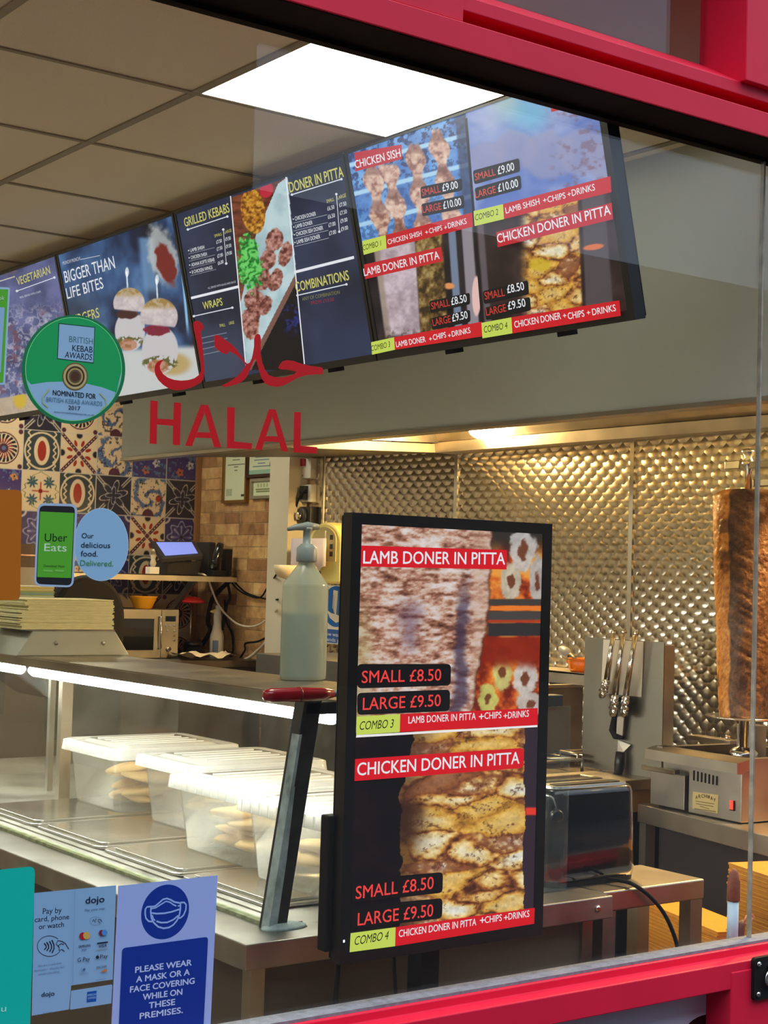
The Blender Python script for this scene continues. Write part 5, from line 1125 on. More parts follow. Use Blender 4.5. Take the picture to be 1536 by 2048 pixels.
ream('menu_stack', ms, 'tall stack of green and yellow printed menus behind the cream paper stack', 1.80, on(108, 1200, 1, Y2)[0]-0.0, Y2, Y2+0.2, TZ+0.0005+0.06, on(60, 1172, 1, Y2)[2], 46, 0.003, 8, 'paper stacks on the display case')
t = thing('receipt_printer', 'grey receipt printer with a pale blue panel under the menu stack', 'printer', (1.95, Y2, TZ))
MB().hexa([(-0.2, -0.06, 0), (0.17, -0.06, 0), (0.17, 0.2, 0), (-0.2, 0.2, 0), (-0.2, 0.0, 0.06), (0.17, 0.0, 0.06), (0.17, 0.2, 0.06), (-0.2, 0.2, 0.06)]).build('body', M_STEEL_D, t, bevel=0.003)
MB().hexa([(-0.18, -0.055, 0.008), (0.06, -0.055, 0.008), (0.06, -0.05, 0.008), (-0.18, -0.05, 0.008), (-0.18, -0.016, 0.049), (0.06, -0.016, 0.049), (0.06, -0.011, 0.049), (-0.18, -0.011, 0.049)]).build('panel', mat('pale_blue_panel', rgb(196, 214, 232), 0.3), t)
MB().box(0.03, 0.055, -0.048, -0.03, 0.012, 0.03).build('button', M_DARKGREY, t)

# grey carton and dark wooden box behind the menus
Y3 = 3.0
o = MB().box(on(10, 1165, 1, Y3)[0], on(100, 1165, 1, Y3)[0], Y3, Y3+0.25, TZ+0.0005, on(70, 1135, 1, Y3)[2]).build('carton', mat('grey_carton', rgb(176, 170, 156), 0.8, noise=0.05, scale=20)); tag(o, 'tall plain grey carton standing behind the menu stack', 'box')
Y4 = 4.6
t = thing('cash_drawer_unit', 'dark brown wooden box with a steel strip left of the round chair back', 'box', (3.3, Y4, 1.0))
xa = on(20, 1110, 1, Y4)[0]-3.3; xb_ = on(76, 1110, 1, Y4)[0]-3.3
MB().box(xa, xb_, 0, 0.18, 0, on(60, 1088, 1, Y4)[2]-1.0).build('body', mat('dark_brown_wood', rgb(62, 40, 34), 0.5, noise=0.2, scale=10, stretch=(1, 1, 5)), t)
MB().box(xa, xb_, -0.004, 0.0, on(60, 1112, 1, Y4)[2]-1.0, on(60, 1109, 1, Y4)[2]-1.0).build('strip', M_CHROME, t)
# round-backed dark chair behind the case
Yc = 3.9
t = thing('chair', 'black padded chair with a tall rounded back behind the paper stack', 'chair', (on(178, 1300, 1, Yc)[0], Yc, 0))
xw = (on(250, 1290, 1, Yc)[0]-on(105, 1290, 1, Yc)[0])/2; zt_c = on(175, 1150, 1, Yc)[2]; zb_c = 0.95
prof = []
for k in range(25):
    a_ = math.pi*k/24; prof.append((xw*math.cos(a_), zt_c-0.19+0.19*math.sin(a_)))
prof = [(xw*1.0, zb_c)]+prof+[(-xw*1.0, zb_c)]
MB().prism(prof, 1, 0.0, 0.07).build('backrest', M_BLACKM, t, bevel=0.02)
MB().rounded(-0.26, 0.26, -0.26, 0.2, 0.08, 2, 0.48, 0.56).build('seat', M_BLACKM, t, bevel=0.02)
MB().box(-0.03, 0.03, 0.07, 0.10, 0.5, 1.1).build('back_support', M_STEEL_D, t)
MB().tube([(0, 0, 0.09), (0, 0, 0.48)], 0.03, 14).build('column', M_STEEL_D, t)
for k in range(5):
    a_ = k*2*math.pi/5; MB().tube([(0, 0, 0.09), (0.26*math.cos(a_), 0.26*math.sin(a_), 0.05), (0.27*math.cos(a_), 0.27*math.sin(a_), 0.012)], [0.022, 0.014, 0.012], 8).build('leg', M_STEEL_D, t)

# ------------------------------------------------------------------ back corner: counter, microwave, shelf, till
BZ = on(300, 1318, 1, 5.0)[2]
t = thing('back_counter', 'dark counter under the microwave in the tiled back corner', 'counter', (3.9, 5.2, 0))
MB().box(-1.1, XW-0.008-3.9, -0.40, YB-0.012-5.2, BZ-0.035, BZ).build('worktop', mat('dark_worktop', rgb(70, 58, 48), 0.4, noise=0.2, scale=14), t)
MB().box(-1.08, XW-0.01-3.9, -0.36, YB-0.02-5.2, 0.0, BZ-0.035).build('cabinet', mat('dark_cabinet', rgb(56, 48, 42), 0.6), t)
Ym = 5.0
mx0, mx1 = on(228, 1260, 1, Ym)[0], on(356, 1260, 1, Ym)[0]; mz1 = on(300, 1219, 1, Ym)[2]
M_MICRO = mat('microwave_steel', (0.34, 0.31, 0.26), 0.42, 1.0, noise=0.12, scale=9)
t = thing('microwave', 'steel microwave oven with dark door window on the back counter', 'microwave', (mx0, Ym, BZ+0.001)); w = mx1-mx0; h = mz1-BZ
def mxz(x, y): q = on(x, y, 1, Ym); return q[0]-mx0, q[2]-BZ-0.001
MB().box(0, w, 0.006, 0.33, 0.006, h).build('body', M_STEEL_D, t, bevel=0.003)
xd = mxz(322, 1250)[0]
MB().box(0, xd-0.001, -0.006, 0.006, 0.004, h-0.001).build('door', M_MICRO, t, bevel=0.002)
a0 = mxz(252, 1237); a1 = mxz(305, 1300); MB().box(a0[0]-0.04, a1[0], -0.0085, -0.006, a1[1], a0[1]).build('door_window', M_GLOSSK, t)
c0 = mxz(318, 1232); c1 = mxz(316, 1297); MB().tube([(c0[0], -0.006, c0[1]), (c0[0], -0.03, c0[1]-0.004), (c1[0], -0.03, c1[1]+0.004), (c1[0], -0.006, c1[1])], 0.006, 10).build('door_handle', M_CHROME, t)
pn = MB().box(xd+0.001, w, -0.006, 0.006, 0.004, h-0.001).build('control_panel', M_MICRO, t, bevel=0.002)
d0 = mxz(330, 1232); d1 = mxz(350, 1243); MB().box(d0[0], d1[0], -0.008, -0.006, d1[1], d0[1]).build('clock_display', M_GLOSSK, pn)
for (x_, y_) in ((331, 1251), (339, 1251), (348, 1251), (334, 1261), (348, 1262), (347, 1271), (347, 1281)):
    q = mxz(x_, y_); MB().lathe([(0.007, 0), (0.007, 0.004), (0.005, 0.006)], (0, 0, 0), 12).build('button', M_CHROME, pn, loc=(q[0], -0.006, q[1])).rotation_euler = (math.pi/2, 0, 0)
q = mxz(335, 1298); MB().lathe([(0.014, 0), (0.013, 0.014), (0.010, 0.016)], (0, 0, 0), 18).build('knob', M_CHROME, pn, loc=(q[0], -0.006, q[1])).rotation_euler = (math.pi/2, 0, 0)
for (x_, y_) in ((0.03, 0.04), (w-0.03, 0.04), (0.03, 0.3), (w-0.03, 0.3)): MB().box(x_-0.01, x_+0.01, y_-0.01, y_+0.01, 0, 0.007).build('foot', M_BLACKM, t)
# yellow bowl on it
q = on(286, 1216, 1, Ym+0.1); rb = (on(312, 1195, 1, Ym+0.1)[0]-on(261, 1195, 1, Ym+0.1)[0])/2; hb_ = on(286, 1191, 1, Ym+0.1)[2]-on(286, 1216, 1, Ym+0.1)[2]
o = MB().lathe([(rb*0.55, 0), (rb*0.62, 0.004), (rb*0.95, hb_*0.9), (rb, hb_), (rb*0.93, hb_), (rb*0.55, 0.008), (0.003, 0.007)], n=36).build('mixing_bowl', mat('yellow_plastic', rgb(226, 160, 20), 0.4), loc=(q[0], Ym+0.1, mz1+0.0015)); tag(o, 'yellow plastic bowl standing on the microwave', 'bowl')

# wall shelf with till
Ys = 5.0; SZ = on(400, 1151, 1, Ys)[2]
xs0, xs1 = 3.3, on(474, 1156, 1, Ys)[0]
t = thing('wall_shelf', 'steel wall shelf above the microwave holding the till', 'shelf', (xs1, Ys, SZ))
MB().box(xs0-xs1, 0, 0, YB-0.013-Ys, -0.004, 0).build('shelf_board', M_STEEL_W, t)
MB().box(xs0-xs1, 0, 0, 0.006, on(400, 1163, 1, Ys)[2]-SZ, 0).build('front_lip', M_STEEL_W, t)
br0 = on(400, 1165, 1, Ys+0.08); br1 = on(333, 1228, 1, YB-0.03)
for xo in (-0.22, -0.9): MB().prism([(0.03, -0.006), (0.09, -0.006), (YB-0.014-Ys, -0.36), (YB-0.014-Ys, -0.41)], 0, xo-0.012, xo+0.012).build('bracket', M_STEEL_D, t)
Yt = 5.2; q0 = on(338, 1149, 1, Yt); q1 = on(400, 1149, 1, Yt)
t = thing('till', 'black touch-screen till with a lit blue screen on the wall shelf', 'till', (q0[0], Yt, SZ+0.001))
W2 = q1[0]-q0[0]; hT = on(360, 1122, 1, Yt)[2]-SZ
MB().hexa([(0, 0.02, 0), (W2, 0.02, 0), (W2, 0.26, 0), (0, 0.26, 0), (-0.01, 0.0, hT), (W2+0.01, 0.0, hT), (W2, 0.24, hT), (0, 0.24, hT)]).build('base', M_DARKGREY, t, bevel=0.004)
def tt_(x, y, Y): q = on(x, y, 1, Y); return (q[0]-q0[0], Y-Yt, q[2]-SZ-0.001)
P4 = [tt_(324, 1116, Yt-0.06), tt_(406, 1110, Yt-0.06), tt_(390, 1082, Yt+0.14), tt_(301, 1082, Yt+0.14)]
b = MB(); b.hexa([(p_[0], p_[1]+0.006, p_[2]-0.026) for p_ in P4]+P4); b.build('screen_housing', M_DARKGREY, t, bevel=0.003)
cen = np.mean(np.array(P4), 0); P5 = [tuple(cen+(np.array(p_)-cen)*0.80+np.array((0, -0.0006, 0.0022))) for p_ in P4]
b = MB(); b.add(P5, [(0, 1, 2, 3)]); b.build('lit_screen', emit('blue_till_screen', rgb(126, 140, 226), 0.9), t)
MB().hexa([tt_(330, 1121, Yt-0.02), tt_(395, 1117, Yt-0.02), tt_(395, 1117, Yt), tt_(330, 1121, Yt), tt_(330, 1119, Yt-0.02), tt_(395, 1115, Yt-0.02), tt_(395, 1115, Yt), tt_(330, 1119, Yt)]).build('trim_strip', M_CHROME, t)
# receipt rear unit and router right of the till
q = on(404, 1148, 1, 5.3); o = MB().box(0, on(420, 1148, 1, 5.3)[0]-q[0], 0, 0.15, 0, on(410, 1084, 1, 5.3)[2]-SZ).build('pole_display', M_DARKGREY, loc=(q[0]+0.035, 5.3, SZ+0.001), bevel=0.01); tag(o, 'dark grey display back standing right behind the till', 'till display')
t = thing('phone_handset', 'glossy black upright handset in its cradle at the right end of the shelf', 'telephone', (on(437, 1145, 1, 5.12)[0], 5.12, SZ+0.001))
def uq(x, y, Y=5.12): q = on(x, y, 1, Y); return (q[0]-t.location.x, Y-5.12, q[2]-SZ-0.001)
MB().tube([uq(424, 1138), uq(430, 1122), uq(438, 1100), uq(442, 1087)], [0.022, 0.026, 0.026, 0.018], 14).build('handset', M_GLOSSK, t)
MB().box(-0.05, 0.05, -0.03, 0.06, 0.0, 0.03).build('cradle', M_BLACKM, t, bevel=0.004)
p0_ = uq(446, 1142, 5.16); MB().box(p0_[0]-0.01, p0_[0]+0.035, 0.0, 0.05, 0.0, uq(446, 1098, 5.16)[2]).build('aerial_block', M_BLACK, t, bevel=0.004)
q = on(303, 1120, 1, 5.1); t = thing('figurine', 'small pale ornament on a little box left of the till', 'ornament', (q[0]+0.01, 5.1, SZ+0.001))
MB().box(-0.03, 0.03, -0.02, 0.03, 0, on(303, 1134, 1, 5.1)[2]-SZ).build('base_box', M_WHITE, t, bevel=0.003)
z0_ = on(303, 1134, 1, 5.1)[2]-SZ; z1_ = on(303, 1098, 1, 5.1)[2]-SZ
b = MB(); b.lathe([(0.012, z0_), (0.02, z0_+0.02), (0.012, z0_+0.04), (0.018, z0_+0.06), (0.012, z0_+0.08), (0.014, z1_-0.02), (0.004, z1_)], n=14, sx=1.0, sy=0.7); b.build('figure', mat('pale_ceramic', rgb(190, 184, 170), 0.4), t)

# black tub, spray bottle, cloth on the back counter
q = on(384, 1318, 1, 5.14); rT = (on(401, 1300, 1, 5.14)[0]-on(369, 1300, 1, 5.14)[0])/2; hT2 = on(384, 1284, 1, 5.14)[2]-BZ
t = thing('lidded_tub', 'round black lidded tub on the back counter beside the microwave', 'tub', (q[0], 5.14, BZ+0.001))
MB().lathe([(rT*0.86, 0), (rT*0.9, 0.01), (rT*0.98, hT2-0.02)], n=28).build('tub', M_BLACKM, t); MB().lathe([(rT*1.08, hT2-0.022), (rT*1.1, hT2-0.004), (rT*0.9, hT2), (rT*0.3, hT2+0.004)], n=28).build('lid', M_BLACK, t)
Yp = 5.12; q = on(432, 1330, 1, Yp); t = thing('spray_bottle', 'white trigger spray bottle on the back counter among the cables', 'spray bottle', (q[0], Yp, BZ+0.001))
def sq(x, y): p_ = on(x, y, 1, Yp); return (p_[0]-q[0], 0, p_[2]-BZ-0.001)
hsp = sq(432, 1272)[2]; rs = (sq(445, 1300)[0]-sq(419, 1300)[0])/2
MB().lathe([(rs*0.95, 0), (rs, 0.008), (rs, hsp), (rs*0.75, hsp+0.03), (rs*0.55, hsp+0.07), (rs*0.6, hsp+0.11), (rs*0.36, hsp+0.15), (rs*0.36, hsp+0.17)], n=26, sy=0.7).build('bottle', M_WHITE, t)
MB().tube([sq(436, 1238), sq(434, 1226), sq(440, 1214)], [0.018, 0.022, 0.014], 12).build('trigger_head', M_WHITE, t)
MB().tube([sq(441, 1216), sq(428, 1223), sq(421, 1223)], [0.010, 0.009, 0.006], 10).build('nozzle', M_CREAM, t)
MB().box(-rs*0.9, -rs*0.2, -rs*0.73-0.002, -rs*0.5, 0.03, hsp*0.8).build('label', mat('blue_label', rgb(120, 140, 180), 0.5), t)
q = on(412, 1333, 1, 4.92); w_ = on(468, 1333, 1, 4.92)[0]-on(356, 1330, 1, 4.92)[0]
b = MB(); N_ = 14
for i in range(N_):
    for j in range(4):
        u_ = i/(N_-1)-0.5; b.v.append((u_*w_, 0.05*j-0.1, 0.022+0.012*math.sin(i*1.3+j)+0.008*math.cos(j*2.2+i*0.4)+0.006))
for i in range(N_-1):
    for j in range(3): b.f.append([i*4+j, (i+1)*4+j, (i+1)*4+j+1, i*4+j+1]); b.m.append(0); b.smooth.append(True)
o = b.build('cloth', mat('cream_cloth', rgb(224, 204, 170), 0.9, noise=0.05, scale=60), loc=(q[0]-0.02, 4.93, BZ)); tag(o, 'crumpled cream cloth lying under the spray bottle', 'cloth')
Yr = 5.25; q = on(380, 1283, 1, Yr); b = MB(); t = thing('roll_holder', 'thin steel upright with a red top standing behind the black tub', 'holder', (q[0], Yr, BZ+0.001))
zr_ = on(380, 1206, 1, Yr)[2]-BZ; MB().tube([(0, 0, 0.006), (0, 0, zr_)], 0.006, 10).build('rod', M_STEEL_W, t); MB().lathe([(0.06, 0), (0.06, 0.008), (0.01, 0.01)], n=20).build('foot', M_STEEL_D, t); MB().lathe([(0.075, zr_), (0.08, zr_+0.012), (0.05, zr_+0.03), (0.02, zr_+0.035)], n=24).build('red_cap', mat('red_cap_plastic', rgb(210, 44, 44), 0.35), t)

# cables looping below the shelf and along the stone wall
def cable(label, pts, r_, m_, Y=None, X=None):
    P = []
    for p_ in pts:
        v = p_[2] if len(p_) > 2 else None
        P.append(Vector(on(p_[0], p_[1], 0, v if v else XW-0.02)))
    # smooth with Catmull-Rom
    Q = []
    for i in range(len(P)-1):
        a_, b_, c_, d_ = P[max(i-1, 0)], P[i], P[i+1], P[min(i+2, len(P)-1)]
        for k in range(6):
            s_ = k/6; Q.append(0.5*((2*b_)+(c_-a_)*s_+(2*a_-5*b_+4*c_-d_)*s_*s_+(3*b_-a_-3*c_+d_)*s_**3))
    Q.append(P[-1]); base = Q[0].copy(); mb = MB(); mb.tube([v-base for v in Q], r_, 6); o = mb.build('cable', m_, loc=base); return tag(o, label, 'cable', 'loose cables in the back corner')
M_WCAB = mat('white_cable', rgb(214, 200, 176), 0.5)
cable('white cable hanging from the till and looping across to the white pipe box', [(395, 1147, 4.4), (412, 1152, 4.4), (424, 1180, 4.42), (436, 1208, 4.45), (455, 1232, 4.5), (480, 1250, 4.54), (510, 1252, 4.56), (535, 1238, 4.57), (556, 1218, 4.45)], 0.006, M_WCAB)
cable('black cable sagging from the shelf end across the stone wall', [(455, 1155, 4.5), (475, 1178), (495, 1190), (520, 1195), (535, 1175), (552, 1150, 4.45)], 0.005, M_BLACKM)
cable('black cable running level from the shelf end to the white pipe box', [(470, 1165, 4.52), (490, 1184), (515, 1194), (540, 1199), (556, 1199, 4.45)], 0.005, M_BLACKM)
cable('dark cable dropping behind the spray bottle to the counter', [(450, 1200), (452, 1240), (464, 1268), (466, 1300), (461, 1314)], 0.006, M_BLACKM)
cable('dark cable rising from the counter along the stone wall', [(480, 1316), (490, 1300), (491, 1287), (515, 1283), (535, 1274)], 0.006, M_BLACKM)
cable('thick tangled black cable bundle hanging below the shelf end', [(462, 1160, 4.5), (440, 1180, 4.5), (424, 1200, 4.48), (416, 1240, 4.46), (420, 1262, 4.45), (404, 1290, 4.45)], 0.013, M_BLACKM)
cable('thin black cable bundle beside the tangled one', [(455, 1165, 4.5), (460, 1195, 4.5), (452, 1215, 4.5), (445, 1260, 4.5)], 0.008, M_BLACKM)
cable('white cable sloping up along the counter to the white pipe box', [(440, 1326, 4.5), (480, 1322, 4.55), (505, 1310, 4.55), (534, 1282, 4.55)], 0.008, M_WCAB)

# ------------------------------------------------------------------ stone wall: framed certificates, sockets
def frame(label, pts, art, mt):
    """certificate on the stone wall (faces -X); pts top-left, bottom-right in the photograph"""
    (xa, ya), (xb2, yb2) = pts; a_ = on(xa, ya, 0, XW-0.02); b_ = on(xb2, yb2, 0, XW-0.02); y0_, y1_ = b_[1], a_[1]; zt_, zb_ = a_[2], b_[2]
    t = thing('certificate', label, 'certificate', (XW-0.001, (y0_+y1_)/2, (zt_+zb_)/2), group='framed certificates on the stone wall'); hw = (y1_-y0_)/2; hh = (zt_-zb_)/2; e = 0.016; b = MB()
    for q in ((-hw, hw, hh-e, hh), (-hw, hw, -hh, -hh+e), (-hw, -hw+e, -hh+e, hh-e), (hw-e, hw, -hh+e, hh-e)): b.box(-0.024, 0, q[0], q[1], q[2], q[3])
    b.build('frame', mt, t)
    pl3 = Plane((XW-0.012, (y0_+y1_)/2, (zt_+zb_)/2), (0, -1, 0), (0, 0, 1)); ar = Art(pl3); ar.dz = 0.0002
    ar.poly_uv([(-hw+e, -hh+e), (hw-e, -hh+e), (hw-e, hh-e), (-hw+e, hh-e)], (214, 222, 190), h=0); art(ar, hw-e, hh-e)
    o = ar.build('sheet', M_PRINT); o.parent = t; o.matrix_parent_inverse = Matrix.Identity(4); o.matrix_world = t.matrix_world.inverted() @ pl3.matrix() if False else pl3.matrix()
    o.matrix_basis = Matrix.Translation(t.location).inverted() @ pl3.matrix(); return t
def lines(ar, hw, hh, rows, col):
    for (z, w, th) in rows: ar.poly_uv([(-w*hw, z*hh-th), (w*hw, z*hh-th), (w*hw, z*hh+th), (-w*hw, z*hh+th)], col)
M_GOLDF = mat('gold_frame', rgb(150, 110, 50), 0.35, 0.6); M_DKF = mat('dark_frame', rgb(70, 44, 30), 0.4); M_SILF = mat('silver_frame', rgb(170, 165, 140), 0.35, 0.5)
def art1(ar, hw, hh): lines(ar, hw, hh, [(0.9, 0.3, 0.004), (0.76, 0.35, 0.003), (0.55, 0.8, 0.003), (0.45, 0.2, 0.003), (0.3, 0.15, 0.003)], (120, 130, 110)); ar.poly_uv([(-0.85*hw, -0.8*hh), (-0.3*hw, -0.8*hh), (-0.3*hw, -0.5*hh), (-0.85*hw, -0.5*hh)], (170, 184, 150)); ar.poly_uv([(0.55*hw, -0.85*hh), (0.85*hw, -0.85*hh), (0.85*hw, -0.75*hh), (0.55*hw, -0.75*hh)], (60, 66, 60))
def art2(ar, hw, hh): ar.poly_uv([(-hw, -hh), (hw, -hh), (hw, -0.55*hh), (-hw, -0.55*hh)], (150, 190, 170)); lines(ar, hw, hh, [(0.75, 0.5, 0.004), (0.45, 0.6, 0.003), (0.1, 0.3, 0.003), (-0.2, 0.7, 0.003)], (120, 140, 160)); ar.poly_uv([(hw*0.8+0.02*math.cos(k), -hh*0.1+0.02*math.sin(k)) for k in np.linspace(0, 6.28, 16)], (110, 130, 130))
def art3(ar, hw, hh):
    for k in range(4): ar.poly_uv([(-0.6*hw+k*0.3*hw, 0.2*hh), (-0.45*hw+k*0.3*hw, 0.2*hh), (-0.45*hw+k*0.3*hw, 0.7*hh), (-0.6*hw+k*0.3*hw, 0.7*hh)], (170, 180, 130))
    lines(ar, hw, hh, [(-0.1, 0.75, 0.004), (-0.4, 0.7, 0.004)], (130, 140, 90))
frame('tall framed certificate, leftmost on the stone wall', ((447, 905), (492, 1005)), art1, M_GOLDF)
frame('wide framed certificate with a green border, upper right of the group', ((494, 905), (548, 952)), art2, M_DKF)
frame('small framed certificate below the green bordered one', ((502, 958), (547, 996)), art3, M_SILF)
def wall_box(name, label, cat, pts, depth, m_, X=XW-0.001, bevel=0.003):
    (xa, ya), (xb2, yb2) = pts; a_ = on(xa, ya, 0, X-depth); b_ = on(xb2, yb2, 0, X-depth)
    t = thing(name, label, cat, (X, (a_[1]+b_[1])/2, (a_[2]+b_[2])/2)); hw = abs(a_[1]-b_[1])/2; hh = abs(a_[2]-b_[2])/2
    MB().box(-depth, 0, -hw, hw, -hh, hh).build('plate', m_, t, bevel=bevel); return t, hw, hh
t, hw, hh = wall_box('isolator_switch', 'white wall switch with a red rocker high beside the steel sheet', 'wall switch', ((596, 918), (621, 956)), 0.04, M_WHITE)
MB().box(-0.052, -0.04, -0.02+hw*0.1, 0.02+hw*0.1, hh*0.25, hh*0.95).build('rocker', mat('red_rocker', rgb(150, 20, 24), 0.4), t); MB().tube([(-0.043, hw*0.2, -hh*0.7), (-0.04, hw*0.2, -hh*0.7)], 0.006, 8).build('screw', M_STEEL_D, t)
t, hw, hh = wall_box('socket', 'white wall socket with two black plugs below the red switch', 'socket', ((601, 970), (621, 1004)), 0.04, M_WHITE)
for z_ in (0.4, -0.3): MB().box(-0.065, -0.04, -0.02, 0.02, hh*z_-0.02, hh*z_+0.02).build('plug', M_BLACK, t)
t, hw, hh = wall_box('dial_timer', 'black square dial timer with a silver knob on the wall under the socket', 'timer', ((589, 1014), (620, 1050)), 0.05, M_BLACK)
o = MB().lathe([(0.045, 0), (0.045, 0.01), (0.035, 0.014)], n=24).build('dial', M_DARKGREY, t, loc=(-0.05, 0, 0)); o.rotation_euler = (0, -math.pi/2, 0)
o = MB().lathe([(0.022, 0), (0.020, 0.022), (0.012, 0.024)], n=18).build('knob', M_CHROME, t, loc=(-0.06, 0, 0)); o.rotation_euler = (0, -math.pi/2, 0)
cable('short black lead from the wall socket down to the dial timer', [(611, 980, 4.53), (601, 992, 4.53), (594, 1008, 4.53), (590, 1035, 4.55), (588, 1065, 4.57)], 0.006, M_BLACKM)['group'] = 'loose cables in the back corner'
o = MB().tube([(0, 0, 0), (0, 0, on(645, 912, 0, 4.42)[2]-on(646, 1046, 0, 4.42)[2])], 0.005, 8).build('pull_cord', M_WHITE, loc=on(646, 1046, 0, 4.42)); tag(o, 'white pull cord hanging in front of the steel sheet', 'cord')

# paper towel dispenser, lilac sheet, cup, handwash notice
Xd = XW-0.01
def dq(x, y, X): q_ = on(x, y, 0, X); return q_[1], q_[2]
Xf = XW-0.2
y_a, z_a = dq(617, 1045, Xf); y_b, z_b = dq(680, 1168, Xf)
t = thing('towel_dispenser', 'cream yellow paper towel dispenser with an arched top on the steel wall', 'towel dispenser', (XW-0.013, (y_a+y_b)/2, z_b)); hw = (y_a-y_b)/2; hh = z_a-z_b
prof = [(-hw, 0), (hw, 0), (hw, hh-hw*0.8)]+[(hw*math.cos(a_), hh-hw*0.8+hw*0.8*math.sin(a_)) for a_ in np.linspace(0.1, math.pi-0.1, 14)]+[(-hw, hh-hw*0.8)]
MB().prism(prof, 0, -0.186, 0.0).build('shell', M_CREAM, t, bevel=0.012)
prof2 = [(p_[0]*0.72-0.0, 0.36*hh+(p_[1]-0.0)*0.56) for p_ in prof]; MB().prism(prof2, 0, -0.1905, -0.18).build('window', mat('smoky_window', rgb(200, 186, 130), 0.3), t)
MB().tube([(-0.188, -hw*0.1, hh*0.52), (-0.188, -hw*0.1, hh*0.86)], 0.006, 8).build('gauge_strip', M_WHITE, t)
MB().tube([(-0.19, hw*0.25, hh*0.16), (-0.186, hw*0.25, hh*0.16)], 0.014, 12).build('lock_hole', M_DARKGREY, t)
for z_ in (0.75, 0.60, 0.48): MB().box(-0.1925, -0.19, -hw*0.55, -hw*0.38, hh*z_-0.012, hh*z_+0.012).build('symbol', M_DARKGREY, t)
Xp = XW-0.235; y_a, z_a = dq(583, 1077, Xp); y_b, z_b = dq(650, 1142, Xp)
b = MB(); N_ = 12
for i in range(N_+1):
    yy = y_b+(y_a-y_b)*i/N_; cx = -0.012*math.sin(math.pi*i/N_)
    b.v += [(cx, yy-y_b, (z_b-z_a)*(0.86 if i < 2 else 1.0)-0.03*(i/N_)), (cx, yy-y_b, 0.0)]
for i in range(N_): b.f.append([2*i, 2*i+2, 2*i+3, 2*i+1]); b.m.append(0); b.smooth.append(True)
o = b.build('paper_sheet', mat('lilac_paper', rgb(222, 212, 226), 0.8), loc=(Xp, y_b, z_a)); sol = o.modifiers.new('thickness', 'SOLIDIFY'); sol.thickness = 0.003; tag(o, 'pale lilac sheet of paper stuck to the front of the towel dispenser', 'paper')
y_a, z_a = dq(558, 1130, XW-0.26); y_b, z_b = dq(596, 1160, XW-0.26)
o = MB().lathe([(0.02, z_b-z_a), (0.07, (z_b-z_a)*0.8), ((y_a-y_b)/2*0.96, -0.03), ((y_a-y_b)/2, 0), ((y_a-y_b)/2*0.9, 0), (0.06, (z_b-z_a)*0.7), (0.003, (z_b-z_a)*0.85)], n=28, sx=0.9).build('bowl', mat('cream_ceramic', rgb(238, 222, 186), 0.4), loc=(XW-0.25, (y_a+y_b)/2, z_a)); tag(o, 'cream half-round bowl fixed beside the white pipe box', 'bowl')
MB().box(0.07, 0.12, -0.03, 0.03, z_b-z_a, -0.02).build('holder', M_WHITE, o)
Xn = XW-0.02; y_a, z_a = dq(644, 1170, Xn); y_b, z_b = dq(712, 1292, Xn)
pl4 = Plane((Xn, (y_a+y_b)/2, (z_a+z_b)/2), (0, -1, 0), (0, 0, 1)); a = Art(pl4); a.dz = 0.0002
hw = (y_a-y_b)/2; hh = (z_a-z_b)/2
a.poly_uv([(-hw, -hh), (hw, -hh), (hw, hh), (-hw, hh)], (228, 222, 210), h=0)
a.ellipse(672, 1213, 27, 41, (24, 106, 190), 40); 
a.poly([(667, 1180), (676, 1182), (672, 1235), (665, 1215)], (232, 226, 212)); a.poly([(653, 1219), (662, 1226), (676, 1230), (686, 1240), (672, 1246), (660, 1236)], (232, 226, 212))
for x_ in (668, 676): a.line([(x_, 1190), (x_-1, 1228)], 0.004, (150, 156, 160))
a.poly([(646, 1257), (712, 1263), (712, 1290), (646, 1284)], (44, 96, 180)); a.text('Now wash your', (647, 1270), (700, 1276), 7, (226, 230, 240), 0.006); a.text('hands please', (649, 1281), (700, 1287), 7, (226, 230, 240), 0.006)
o = a.build('handwash_notice', M_PRINT); tag(o, 'blue and white wash your hands notice under the towel dispenser', 'notice')
MB().box(-hw, hw, 0.0005, 0.006, -hh, hh).build('backing', M_WHITE, o)
# grey steel counter box behind the bottle
y_a, z_a = dq(512, 1306, 4.1); y_b, z_b = dq(800, 1330, 4.1)
t = thing('wash_counter', 'dull grey steel counter unit behind the pump bottle', 'counter', (4.1, y_a, 0))
MB().box(0.0, XW-0.015-4.1, y_b-y_a, 0, z_a-0.19, z_a).build('top_box', mat('dull_dark_steel', (0.20, 0.19, 0.17), 0.5, 0.7, noise=0.1, scale=6), t, bevel=0.004)
MB().box(0.03, XW-0.02-4.1, y_b-y_a+0.02, -0.02, 0.0, z_a-0.19).build('cabinet', M_STEEL_D, t)
MB().box(XW-0.02-4.1, XW-0.014-4.1, y_b-y_a, -0.05, z_a, min(z_a+0.14, on(680, 1291, 0, XW-0.02)[2]-0.004)).build('splashback', mat('tan_board', rgb(176, 138, 92), 0.5, noise=0.1, scale=8), t)

